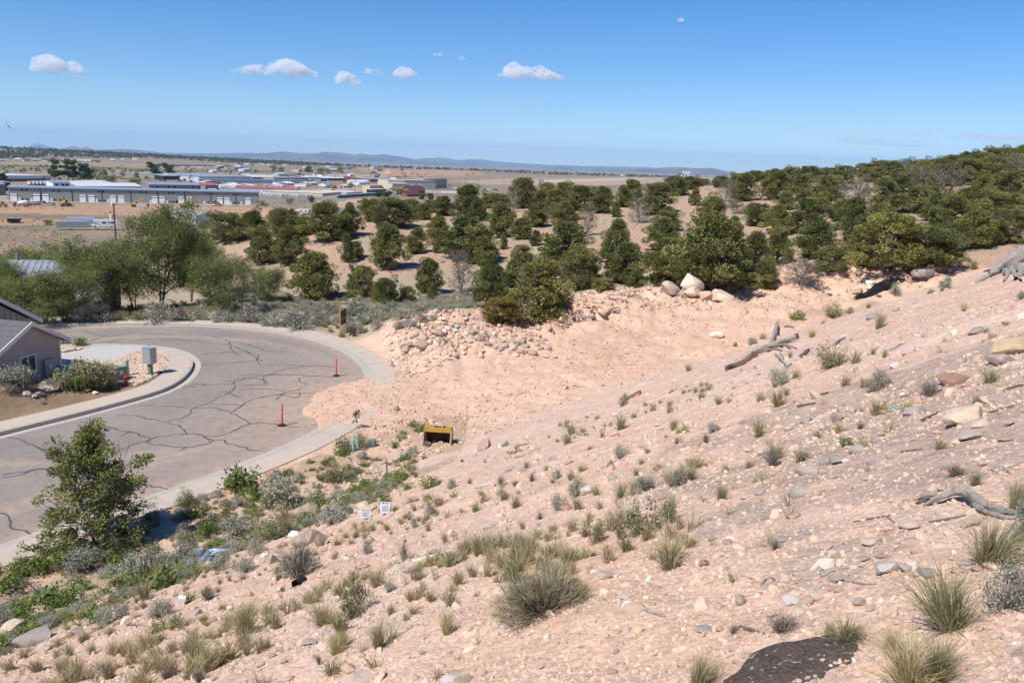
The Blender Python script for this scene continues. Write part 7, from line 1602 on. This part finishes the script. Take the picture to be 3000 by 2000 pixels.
def v_truck(o, cab='brick', bed='white', drum=False):
    MB().box(-4, 4, -.5, .5, .7, 1.0).build('chassis', TM['black'], o); MB().prism([(2.1, .7), (4.1, .7), (4.1, 1.7), (3.5, 1.9), (3.2, 2.8), (2.1, 2.8)], -1.2, 1.2).build('cab', TM[cab], o); MB().prism([(3.55, 1.95), (3.27, 2.7), (3.3, 2.72), (3.6, 1.97)], -1, 1).build('windscreen', TM['dk'], o)
    if drum: MB().tube([(-3.8, 0, 2.9), (-2.6, 0, 2.6), (-.6, 0, 2.3), (1.6, 0, 2.0)], [.6, 1.2, 1.35, .8], 14).build('drum', TM[bed], o, True); MB().box(-4.2, -3.4, -.6, .6, 2.2, 3.6).build('hopper', TM['grey'], o)
    else: MB().prism([(-4, 1.0), (1.9, 1.0), (1.9, 2.8), (-4, 2.4)], -1.25, 1.25).build('tipper_body', TM[bed], o)
    wheels(o, (-3, -1.9, 3.1), 1.0, .52)
def v_excavator(o, c='yellow', reach=1.0):
    for y in (-1.1, 1.1):
        MB().prism([(-1.9, .15), (-1.5, .0), (1.5, .0), (1.9, .15), (2.0, .5), (1.7, .85), (-1.7, .85), (-2.0, .5)], y-.3, y+.3).build('track', TM['tyre'], o)
    MB().box(-2.2, 1.6, -1.3, 1.3, 1.0, 1.9, .1).build('deck', TM[c], o); q = MB().box(.2, 1.6, .3, 1.3, 1.9, 2.95, .08).build('cab', TM[c], o); MB().box(1.58, 1.64, .4, 1.2, 2.0, 2.8).build('windscreen', TM['dk'], q); MB().box(.4, 1.5, .28, .31, 2.1, 2.8).build('window', TM['dk'], q); MB().box(-2.6, -1.6, -1.3, 1.3, 1.2, 2.2, .15).build('counterweight', TM[c], o)
    MB().tube([(1.2, -.2, 1.7), (2.6, -.2, 3.9), (4.0, -.2, 4.6), (6.0*reach, -.2, 4.2)], [.28, .36, .30, .22], 6).build('boom', TM[c], o); MB().tube([(5.6*reach, -.2, 4.5), (6.4*reach, -.2, 2.9), (6.9*reach, -.2, 1.5)], [.26, .22, .16], 6).build('stick', TM[c], o)
    MB().prism([(6.5*reach, 1.6), (7.4*reach, 1.5), (7.3*reach, .5), (6.6*reach, .2), (6.0*reach, .7)], -.75, .35).build('bucket', TM['black'], o)
def v_loader(o, c='yellow'):
    wheels(o, (-1.5, 1.4), 1.0, .72, 'tyre', .5); MB().box(-2.4, 1.9, -.8, .8, .8, 1.7, .1).build('body', TM[c], o); q = MB().box(-.7, .7, -.75, .75, 1.7, 3.0, .06).build('cab', TM[c], o); MB().box(-.6, .6, -.77, .77, 2.0, 2.8).build('glazing', TM['dk'], q)
    MB().tube([(.6, 0, 1.6), (2.6, 0, 1.2), (3.1, 0, .7)], .16, 6).build('lift_arm', TM[c], o); MB().prism([(2.9, .2), (3.9, .2), (3.4, .5), (3.2, 1.2), (2.8, 1.1)], -1.2, 1.2).build('bucket', TM[c], o); MB().tube([(-2.3, 0, 1.4), (-3.2, 0, 3.2), (-4.2, 0, 1.6)], .15, 6).build('backhoe_arm', TM[c], o)
def v_skip(o, c='black'):
    MB().prism([(-2.6, .2), (2.3, .2), (2.8, 1.9), (-2.8, 1.9)], -1.2, 1.2).build('tub', TM[c], o); MB().box(-2.7, 2.7, -1.25, 1.25, 1.9, 2.0).build('lid', TM['grey'], o); wheels(o, (-2, 2), 1.0, .12)
PROTO = {}
def vehicle(px, py, fn, name, label, cat, group, yaw=0.0, sc_=1.0, z=ZP, args=()):
    """yaw 0 = facing the photo's right; copies share the meshes of the first of their kind"""
    p = atz(px, py, z); key = (fn.__name__, args); a = math.atan2(p[1], p[0])-math.pi/2+math.radians(yaw)
    if key not in PROTO: o = empty(name); fn(o, *args); PROTO[key] = o
    else: o = copy_tree(PROTO[key])
    o.name = name; o.location = p; o.rotation_euler = (0, 0, a); o.scale = (sc_,)*3
    for kk in ('label', 'category', 'group'):
        if kk in o: del o[kk]
    return tag(o, label, cat, group)
RV = 'white travel trailer parked in the storage yard'
for px, py, yw in [(656,553,10),(680,553,170),(773,574,10),(784,575,175),(834,578,15),(882,578,10),(872,556,60),(905,566,5),(917,566,5),(712,566,0),(786,551,0),(798,551,10),(812,551,5),(622,561,0),(1053,547,20)]:
    vehicle(px, py, v_trailer, 'travel_trailer', RV, 'trailer', 'travel trailers in the storage yard', yw)
for px, py in [(1258,566),(1283,567),(1298,567),(1313,567),(1328,567)]: vehicle(px, py, v_trailer, 'travel_trailer', 'white travel trailer parked beside the maroon-roofed house', 'trailer', 'travel trailers by the maroon house', R.uniform(-15, 15))
vehicle(895, 630, v_trailer, 'travel_trailer', 'white camper trailer standing at the edge of the junipers', 'trailer', None, 5, 1.25)
vehicle(307, 667, v_motorhome, 'motorhome', 'white motorhome parked beside the shipping container', 'motorhome', None, 180, 1.15)
vehicle(213, 667, v_container, 'shipping_container', 'rusty-topped grey shipping container in the weedy field', 'container', None, 0, 1.12)
vehicle(237, 658, v_semi, 'semi_trailer', 'pale semi trailer with blue lower half behind the container', 'trailer', None, 0, .85, ZP, ('lblue',)); vehicle(278, 659, v_semi, 'semi_trailer', 'shorter sky blue trailer behind the motorhome', 'trailer', None, 0, .6, ZP, ('skyb',))
for i, px in enumerate((96,107,118,129,140)): vehicle(px, 543, v_semi, 'semi_trailer', 'white semi trailer in the parked row by the factory', 'trailer', 'semi trailers by the factory', 62, 1.0)
for px in (33, 51): vehicle(px, 651, v_skip, 'skip', 'black steel skip standing on the bare field', 'skip', 'black skips', 80, 1.0)
vehicle(62, 606, v_truck, 'mixer_truck', 'concrete mixer truck with red cab and white drum', 'truck', None, 180, 1.05, ZP, ('brick', 'white', True)); vehicle(100, 602, v_truck, 'tipper_truck', 'white tipper truck before the workshop row', 'truck', None, 20, 1.05, ZP, ('white', 'white')); vehicle(116, 602, v_truck, 'tipper_truck', 'dark grey tipper truck beside the white tipper', 'truck', None, 0, 1.0, ZP, ('black', 'grey'))
vehicle(136, 603, v_car, 'pickup', 'white pickup towing beside the tan box trailer', 'pickup', None, 180, 1.1, ZP, ('white', True)); vehicle(152, 602, v_container, 'box_trailer', 'tan box container before the workshop row', 'container', None, 0, .7, ZP, ('tan', 6.0)); vehicle(193, 605, v_loader, 'wheel_loader', 'yellow wheel loader before the workshop row', 'loader', None, 30, 1.35)
vehicle(8, 607, v_loader, 'backhoe', 'yellow backhoe beside the olive shed', 'loader', None, 180, 1.1); vehicle(396, 606, v_excavator, 'excavator', 'yellow excavator with raised arm behind the white box trailer', 'excavator', None, 0, 1.15); vehicle(412, 608, v_container, 'box_trailer', 'white box trailer in front of the yellow excavator', 'trailer', None, 0, .75, ZP, ('white', 6.5)); vehicle(333, 602, v_container, 'box_trailer', 'small white box trailer standing alone before the workshop row', 'trailer', None, 20, .6, ZP, ('white', 5.0))
vehicle(540, 608, v_excavator, 'excavator', 'yellow excavator with its arm curled down before the workshop row', 'excavator', None, 0, 1.25); vehicle(615, 604, v_car, 'pickup', 'white pickup parked before the roller doors', 'pickup', None, 175, 1.25, ZP, ('white', True)); vehicle(638, 603, v_loader, 'bulldozer', 'yellow bulldozer beside the white pickup', 'loader', None, 10, 1.0)
vehicle(755, 617, v_loader, 'backhoe', 'orange backhoe loader at the end of the workshop row', 'loader', None, 175, 1.2, ZP, ('orange',)); vehicle(1072, 604, v_loader, 'backhoe', 'yellow backhoe half hidden by the junipers', 'loader', None, 30, 1.1)
for px, py in ((1208,511),(1367,514),(1385,510)): vehicle(px, py, v_excavator, 'excavator', 'far excavator digging in the red earth bank', 'excavator', 'excavators in the red earth bank', R.uniform(-30, 30), 2.0, ZP, ('orange', 1.0))
cars = [(1317,545,'black'),(1333,553,'white'),(1340,556,'black'),(1390,551,'black'),(1420,558,'black'),(1428,557,'white'),(1440,558,'lblue'),(1446,557,'black'),(1455,558,'black'),(985,562,'black'),(975,559,'brick'),(884,545,'white'),(900,543,'brick'),(800,530,'black'),(780,529,'white'),(845,531,'white'),(403,540,'black'),(1107,565,'black'),(640,560,'black'),(610,527,'brick'),(545,520,'white'),(385,500,'black'),(1148,555,'brick')]
for px, py, c in cars: vehicle(px, py, v_car, 'parked_car', '%s car parked %s' % ({'black': 'black', 'white': 'white', 'lblue': 'pale blue', 'brick': 'dark red'}[c], 'by the road below the hill' if px > 1300 else 'among the yards of the valley town'), 'car', '%s cars %s' % (c, 'below the hill' if px > 1300 else 'in the town yards'), R.uniform(0, 180), 1.15, ZP, (c,))
vehicle(1173, 577, v_car, 'parked_car', 'pale blue car beside the maroon-roofed wing', 'car', None, 10, 1.0, ZP, ('lblue',))
vehicle(960, 550, v_excavator, 'crane', 'blue steel yard crane among the sheds', 'crane', None, 90, 1.9, ZP, ('skyb', .6)); vehicle(980, 552, v_excavator, 'excavator', 'orange excavator in the machine yard', 'excavator', None, 30, 1.4, ZP, ('orange', 1.0))
for px, py in ((1150,556),(1163,557),(1175,556),(1185,557),(1120,553)): vehicle(px, py, v_loader, 'wheel_loader', 'yellow machine parked before the cream factory', 'loader', 'machines before the cream factory', R.uniform(0, 180), 1.2)
# --- poles
def pole(px, pyb, pyt, label, d=None, arms=1, r=.15):
    p = atz(px, pyb, ZP) if d is None else (lambda q: np.array([q[0], q[1], gz(q[0], q[1])]))(atd(px, pyb, d)); D = math.hypot(p[0], p[1]); h = atd(px, pyt, D)[2]-p[2]
    o = empty('utility_pole', p, R.uniform(-.4, .4), label, 'pole', None if d else 'utility poles in the town'); MB().lathe([(r*1.2, -.5), (r, h*.6), (r*.75, h)], 8).build('post', TM['pole'], o)
    for k in range(arms):
        q = MB().box(-1.2, 1.2, -.12, .0, h-.6-k*1.1, h-.45-k*1.1).build('crossarm', TM['pole'], o)
        for x in (-1.05, -.4, .4, 1.05): MB().lathe([(.05, 0), (.05, .18)], 6, (x, -.06, h-.45-k*1.1)).build('insulator', TM['grey'], q)
    return o, h
o, h = pole(342, 745, 597, 'tall timber power pole with a transformer behind the elms', 150, 0); MB().lathe([(.05, 0), (.28, .05), (.28, .8), (.05, .86)], 12, (-.62, 0, h-2.6)).build('transformer', TM['lblue'], o); MB().box(-.4, 0, -.05, .05, h-2.3, h-2.2).build('bracket', TM['grey'], o)
for px, b_, t in ((1040,569,516),(1226,553,518),(1363,549,521),(1305,545,520),(1345,545,527),(1402,548,520),(1476,547,527),(644,537,516),(846,550,518),(1008,523,506),(1016,522,508),(921,521,505),(1125,525,512),(437,543,520),(590,541,515),(900,551,520),(1290,527,517),(555,533,520)): pole(px, b_, t, 'thin timber utility pole in the valley town', None, 1, .22)
# --- valley trees
def lowtree(seed, H, W, nl, mat, col_=False):
    g = np.random.default_rng(seed); nb = 16; c = np.stack([g.normal(0, W*.22, nb), g.normal(0, W*.22, nb), g.uniform(H*.2, H*.92, nb)], 1)
    if col_: c[:, :2] *= (1-.6*(c[:, 2:3]/H))
    wm, _ = wood(seed, H*.8, lambda t: W*.25, 8, H*.02, M_ELMBARK, .05, .3, 1, False); cm = crown(seed+1, c, nl, H*.035, W*.22, mat, .2, .1, 1.5); zt = max(v.co.z for v in cm.vertices); xw = np.percentile(np.hypot(*np.array([v.co[:2] for v in cm.vertices]).T), 95); return (wm, cm, zt, xw)
VT = [lowtree(900, 12, 8, 3200, M_COTT), lowtree(910, 12, 6, 3200, M_COTT, True), lowtree(920, 8, 8, 2600, M_ELM)]
for px, b_, t, w, k, lb in [(160,529,485,24,1,'tall poplar tree beside the pale-roofed factory'),(200,529,485,27,1,'tall dark poplar tree second in the row by the factory'),(221,529,487,20,1,'poplar tree third in the row by the factory'),(246,529,493,26,0,'broad green tree ending the factory poplar row'),(262,528,500,20,0,'rounded tree at the end of the factory row'),(304,533,503,20,2,'spring green tree in the scrub behind the white sheds'),(332,534,519,34,2,'low wide tree in the scrub by the tarmac'),(385,537,524,36,2,'low wide tree beside the side road'),(402,535,511,12,2,'slender tree beside the side road'),(451,517,485,29,0,'dense round tree, first of the twin trees by the open shed'),(493,513,486,26,0,'dense round tree, second of the twin trees by the open shed'),
        (276,523,498,16,2,'sparse young tree in the tan field'),(852,599,583,18,2,'light green bush beside the storage yard tarmac'),(913,594,576,18,0,'dark green round bush beside the storage yard tarmac'),(765,604,589,20,2,'light green bush at the corner of the workshop row'),(801,506,487,18,2,'grey green tree in the brown fields'),(824,506,491,16,2,'small tree beside the grey green tree in the fields'),(905,506,490,18,0,'bright green round tree near the white-roofed barn'),(940,510,494,24,2,'pale tree by the white-roofed barn'),(960,510,496,16,2,'small pale tree by the white-roofed barn'),(1000,508,490,22,2,'olive tree at the end of the barn yard'),
        (1168,573,554,30,2,'green tree hiding the yard wall end'),(1113,578,562,20,0,'dark bush below the yard wall'),(1136,578,562,18,0,'dark bush beside the yard wall'),(1200,563,548,16,2,'light tree behind the maroon-roofed house'),(1238,585,568,22,0,'dark bush before the maroon-roofed wing'),(1259,586,568,20,0,'dark bush beside the maroon-roofed house'),(5,533,515,18,0,'dark tree at the red brick factory base'),(1029,553,538,16,2,'scrubby tree in the machine yard'),(140,657,645,20,2,'weedy bush beside the shipping container')]:
    p = atz(px, b_, ZP); plant_tree(px, b_, t-(b_-t)*.12, w*1.2, VT[k], lb, 'trees in the valley town', math.hypot(p[0], p[1]), 'valley_tree', 'tree', .2)
# far belt of trees that reads as one mass
g = np.random.default_rng(77); N = 2700; bx0 = [-200,0,150,300,500,700,900,1000,1200,1400,1600,1800,2000]; by0 = [470,470,470,472,475,484,489,487,491,502,513,518,522]; bw = [20,20,18,14,9,12,9,6,4,4,4,3,2]
X_ = np.concatenate([g.uniform(-200, 1000, 2200), g.uniform(1000, 2000, 500)]); Yb = np.interp(X_, bx0, by0)-g.uniform(0, 1, N)*np.interp(X_, bx0, bw); pts = []; sc_ = []
for x, y in zip(X_, Yb):
    hz_ = HORIZON_Y+(x-1500)*math.tan(math.radians(ROLL)); y = max(y, hz_+10); p = atz(x, y, ZP); D = math.hypot(p[0], p[1]); D = min(D, 5200); p = np.array([p[0], p[1]])*D/math.hypot(p[0], p[1]); zz = float(ground(p[:1], p[1:])[0]); pts.append((p[0], p[1], zz)); s = g.uniform(.55, 1.35)*np.interp(D, [1500, 5000], [.85, 1.25]); sc_.append((s, s, s*g.uniform(.8, 1.2)))
lt = []
for k in range(4):
    gg = np.random.default_rng(k+60); nb = 12; c = np.stack([gg.normal(0, 2.2, nb), gg.normal(0, 2.2, nb), gg.uniform(2.0, 9, nb)], 1); lt.append(crown(k+61, c, 260, 1.0, 2.2, M_COTT if k % 2 else leafmat('far_trees_grey', (.08,.085,.05), (.24,.24,.15), .9, .1, .2), .2, .1, 1.3))
for i in range(420):
    x = g.uniform(-50, 1300); y = g.choice([g.uniform(500, 512), g.uniform(514, 540), g.uniform(486, 500)]); p = atz(x, y, ZP); s = g.uniform(.25, .7); pts.append((p[0], p[1], ZP)); sc_.append((s, s, s*g.uniform(.6, 1.1)))
N = len(pts); X_ = np.zeros(N)
scatter('far_trees', pts, np.stack([0*X_, 0*X_, g.uniform(0, 6, N)], 1), sc_, lt, g.integers(0, 4, N), 'belt of far trees along the edge of the town')
# gravel heaps
def heapo(px, py, wpx, hpx, mat, label):
    p = atz(px, py, ZP); D = math.hypot(p[0], p[1]); r = wpx*D/F/2; h = hpx*D/F; V, Fc = _ICO[3]; V = V[:, :]*np.array([r, r*.8, h]); V = V*(1+.12*fbm(V[:, 0]*.2, V[:, 1]*.2, 3, 7))[:, None]; V[:, 2] = np.where(V[:, 2] > 0, h*(1-np.minimum(1, np.hypot(V[:, 0]/r, V[:, 1]/(r*.8))))*1.05, -.5); tag(ob('earth_heap', mesh_np('earth_heap', V, Fc, mat, True), None, p), label, 'heap')
heapo(1094, 509, 30, 8, TM['dkroof'], 'dark gravel heap in the red earth field'); heapo(1280, 516, 24, 6, TM['olive'], 'olive earth heap in the red earth field'); heapo(1140, 509, 34, 12, plain('red_earth', (.46,.27,.18), .95), 'pinkish earth heap beside the dark gravel heap'); heapo(690, 626, 70, 7, plain('yard_earth', (.42,.27,.18), .95), 'brown earth heap on the cleared building plot'); heapo(1165, 522, 26, 6, TM['dkroof'], 'charcoal gravel heap behind the low sheds')
HAZE, CLOUDS = 3.1e-5, True

# ================================================================ MOUNTAINS, HAZE, CLOUDS, BIRDS
def ridge(name, D, pts, mats, depth, seed, rough, label):
    """a mountain range: skyline heights taken from the photo, with flanks running down to the plain on both sides"""
    xs = np.linspace(pts[0][0], pts[-1][0], 420); ys = np.interp(xs, [p[0] for p in pts], [p[1] for p in pts])
    rows = np.array([-1, -.86, -.72, -.58, -.46, -.34, -.24, -.15, -.07, 0, .1, .3, .6, 1.0]); V = []
    Z0 = -22.0
    top = np.array([atd(x, y, D) for x, y in zip(xs, ys)])
    for r in rows:
        q = top.copy(); sc_ = (D+r*depth)/D; q[:, 0] *= sc_; q[:, 1] *= sc_
        f = (1-abs(r))**1.25; hgt = np.maximum(top[:, 2]-Z0, 1.0)
        nn = fbm(q[:, 0]*6/D*8, q[:, 1]*6/D*8, 5, seed); gl = np.abs(fbm(xs*.035+r*.8, np.full(len(xs), r*2.0), 4, seed+3))
        q[:, 2] = Z0+hgt*(f*(1-rough*1.3*gl*(abs(r) > .01)*4*abs(r)*(1-abs(r)))+rough*.25*nn*(abs(r) > .01)*(1-abs(r)))
        if abs(r) == 1: q[:, 2] = Z0-40
        V.append(q)
    n_ = len(xs); V = np.vstack(V); ii = np.arange(len(rows)-1)[:, None]*n_; kk = np.arange(n_-1)[None]; q = (ii+kk).ravel()
    me = mesh_np(name, V, np.stack([q, q+1, q+1+n_, q+n_], 1), mats, True); return tag(ob(name, me), label, None, None, 'structure')
def mountmat(name, a, b_, s):
    mt, b = base_mat(name, 1, 0, 0); n, l = nodes(mt); geo = n.new('ShaderNodeNewGeometry'); f = noise_tex(n, l, s, 6, .65, vec=geo.outputs['Position']); l.new(ramp(n, l, f, [(.4, a), (.6, b_)]), b.inputs['Base Color']); return mt
MM = mountmat('mountain_slope', (.07,.062,.05), (.20,.145,.11), .0009)
ridge('mountains', 42000, [(-300,452),(40,440),(60,436),(85,428),(110,420),(135,427),(165,436),(200,441),(260,446),(420,455)], MM, 3500, 211, .25, 'farthest pale blue mountain peak on the horizon')
ridge('mountains', 26000, [(100,446),(170,442),(190,434),(212,428),(235,434),(255,431),(275,438),(300,438),(340,437),(400,439),(470,447),(600,450),(560,446),(700,448),(780,449),(830,444),(880,449),(930,449),(945,445),(960,447),(1050,453),(1056,450),(1120,455),(1200,465),(1260,470)][:12]+[(700,448),(780,449),(830,444),(880,449),(930,449),(948,445),(1000,448),(1040,454),(1055,450),(1090,455),(1124,452),(1180,460),(1230,470),(1300,476),(1420,490)], MM, 3800, 223, .3, 'long blue mountain range beyond the valley town')
ridge('mountains', 34000, [(1180,470),(1240,464),(1300,462),(1340,469),(1390,466),(1410,467),(1450,473),(1500,477),(1600,483),(1700,486),(1800,488),(1900,490),(2000,500),(2120,506),(2300,520)], MM, 3500, 229, .25, 'faint distant mountain range right of the long range'.replace('right of', 'past the end of'))
ridge('mountains', 21000, [(1380,506),(1500,500),(1600,497),(1640,492),(1670,493),(1700,500),(1800,498),(1870,496),(1930,492),(1960,490),(1995,490),(2030,493),(2060,493),(2085,492),(2110,498),(2150,505),(2180,511),(2260,520),(2400,530)], MM, 3000, 233, .3, 'brown mesa hills on the horizon behind the ridge')
# the air between: a closed box of thin haze round the whole place
hz = MB().box(-52000, 52000, -43000, 52000, -120, 1150); o = hz.build('haze', None) if False else None
mt = bpy.data.materials.new('haze'); mt.use_nodes = True; n, l = nodes(mt); n.remove(n['Principled BSDF']); pv = n.new('ShaderNodeVolumePrincipled'); pv.inputs['Color'].default_value = (.40,.68,1.0,1); pv.inputs['Density'].default_value = HAZE; pv.inputs['Anisotropy'].default_value = 0.0
l.new(pv.outputs[0], n['Material Output'].inputs['Volume']); tag(hz.build('haze', mt), 'thin blue haze in the air over the valley', None, None, 'stuff')
# clouds: heaps of small puffs filled with dense white vapour, above the haze
mt = bpy.data.materials.new('cloud_vapour'); mt.use_nodes = True; n, l = nodes(mt); b = n['Principled BSDF']; b.inputs['Base Color'].default_value = (.93,.93,.95,1); b.inputs['Roughness'].default_value = 1; b.inputs['Specular IOR Level'].default_value = 0
n.remove(b); pv = n.new('ShaderNodeVolumePrincipled'); pv.inputs['Color'].default_value = (.995,.995,1,1); pv.inputs['Anisotropy'].default_value = .2
geo = n.new('ShaderNodeNewGeometry'); f = noise_tex(n, l, .009, 6, .7, vec=geo.outputs['Position']); mr = n.new('ShaderNodeMapRange'); mr.inputs['From Min'].default_value = .44; mr.inputs['From Max'].default_value = .62; mr.inputs['To Max'].default_value = .03; l.new(f, mr.inputs['Value']); l.new(mr.outputs[0], pv.inputs['Density'])
em = 0
l.new(pv.outputs[0], n['Material Output'].inputs['Volume']); M_CLOUD = mt
def cloud(D, box, blobs, label, seed):
    """blobs: (photo x, photo y, radius px)"""
    g = np.random.default_rng(seed); V = []; Fc = []; n0 = 0; Iv, If = _ICO[2]; c = atd((box[0]+box[1])/2, (box[2]+box[3])/2, D); s = D/F
    bm = bmesh.new()
    for x, y, r in blobs:
        p = atd(x, y, D+g.normal(0, 1)*r*s*.4)-c
        me = Iv*np.array([r*s*1.45, r*s*1.3, r*s*1.0])+p; V.append(me); Fc.append(If+n0); n0 += len(Iv)
    me = mesh_np('cloud', np.vstack(V), np.vstack(Fc), M_CLOUD, True); o = ob('cloud', me, None, c); rm = o.modifiers.new('merge', 'REMESH'); rm.mode = 'VOXEL'; rm.voxel_size = s*4.0; return tag(o, label, 'cloud', 'small fair-weather clouds')
def heap(x0, x1, y0, y1, prof, n_, seed, slant=0.0):
    g = np.random.default_rng(seed); out = []
    for i in range(n_):
        t = g.uniform(0, 1); h = np.interp(t, np.linspace(0, 1, len(prof)), prof)*(y1-y0); base = y1+slant*(t-.5); r = max(3.0, (.16+.2*g.uniform())*h+2); y = base-r*.6-g.uniform(0, 1)*max(0, h-1.4*r); out.append((x0+(x1-x0)*t, y, r))
    return out
if CLOUDS:
    for D, x0, x1, y0, y1, pr, n_, sl, lb in [(15000,95,255,160,212,[.25,.9,1,.7,.6,.7,.3],34,12,'small white cloud drifting alone over the far peaks'),(15000,675,930,168,220,[.15,.3,.5,.7,.55,.9,1,.8,.5,.3],60,14,'largest white cloud with a domed top and long flat tail'),(15000,980,1058,208,245,[.3,1,.9,.6,.3],22,4,'small round cloud just below the largest cloud'),(15000,1070,1118,197,217,[.4,1,.8,.4],10,2,'tiny flat wisp cloud beside the largest cloud'),
            (15000,1160,1214,192,228,[.5,.9,1,.7,.5],18,2,'small ragged cloud between the largest and the peaked cloud'),(15000,1455,1655,172,232,[.1,.35,.9,.8,.45,.7,.5,.3,.25],50,12,'wide white cloud with a peaked left shoulder'.replace('left ', '')),(15000,1980,2014,51,64,[.4,1,.5],7,1,'lone tiny cloud high in the clear sky'),(15000,1266,1294,152,165,[.4,1,.5],6,1,'tiny puff of cloud high above the ragged cloud'),
            (15000,1343,1362,164,176,[.5,1,.5],5,0,'tiniest puff of cloud in the row')]:
        cloud(D, (x0, x1, y0, y1), heap(x0, x1, y0, y1, pr, n_, x0, sl), lb, x0)
# thin veil of cirrus low over the ridge
mt = bpy.data.materials.new('cirrus_vapour'); mt.use_nodes = True; n, l = nodes(mt); n.remove(n['Principled BSDF']); pv = n.new('ShaderNodeVolumePrincipled'); pv.inputs['Color'].default_value = (1, 1, 1, 1)
geo = n.new('ShaderNodeNewGeometry'); mp = n.new('ShaderNodeMapping'); mp.inputs['Scale'].default_value = (.00035, .0004, .0032); mp.inputs['Rotation'].default_value = (0, .05, 0); l.new(geo.outputs['Position'], mp.inputs[0]); f = noise_tex(n, l, 1.0, 5, .6, vec=mp.outputs[0]); mr = n.new('ShaderNodeMapRange'); mr.inputs['From Min'].default_value = .46; mr.inputs['From Max'].default_value = .72; mr.inputs['To Max'].default_value = .0009; l.new(f, mr.inputs['Value']); l.new(mr.outputs[0], pv.inputs['Density']); l.new(pv.outputs[0], n['Material Output'].inputs['Volume'])
c = atd(2760, 452, 40000); V, Fc = _ICO[4]; ci = ob('cirrus_cloud', mesh_np('cirrus_cloud', V*np.array([7600, 1500, 420]), Fc, mt, True), None, (c[0], c[1], max(c[2], 1750))); ci.rotation_euler = (0, .03, -.45); tag(ci, 'faint thin veil of streaky cirrus low above the wooded ridge', 'cloud')
# two dark birds in flight
M_BIRD = plain('bird_black', (.012,.012,.014), .7)
def bird(px, py, D, span, yaw, bank, dih, label):
    p = atd(px, py, D); o = empty('bird', p, 0, label, 'bird', 'birds in flight'); o.rotation_euler = (.35, bank, yaw)
    mb = MB(); mb.tube([(0, -.30*span*.5, 0), (0, -.16*span, .0), (0, .0, 0), (0, .2*span, -.005)], [.012*span, .05*span, .06*span, .02*span], 8); mb.quad((-.03*span, .15*span, 0), (.03*span, .15*span, 0), (.07*span, .36*span, 0), (-.07*span, .36*span, 0)); mb.build('body', M_BIRD, o)
    for s in (-1, 1):
        m2 = MB(); a = dih; P = [(0, -.10), (.22, -.20), (.5, .02), (.36, .04), (.2, .10), (.03, .09)]; zz = [0, .22*math.sin(a), .5*math.sin(a)-.08, .36*math.sin(a)-.04, .2*math.sin(a), 0]
        top = [(s*x*span*math.cos(a), y*span, z*span+.008*span) for (x, y), z in zip(P, zz)]; bot = [(x, y, z-.012*span) for x, y, z in top]; m2.v = top+bot; k = 6; m2.f = [tuple(range(k)), tuple(range(k, 2*k))[::-1]]+[(i, k+i, k+(i+1) % k, (i+1) % k) for i in range(k)]; m2.build('wing', M_BIRD, o)
bird(25, 370, 110, 1.2, .9, .95, .2, 'dark bird banking with outspread wings above the peaks'); bird(271, 446, 150, 1.1, 1.2, .2, -.5, 'dark bird with drooping wings above the town')
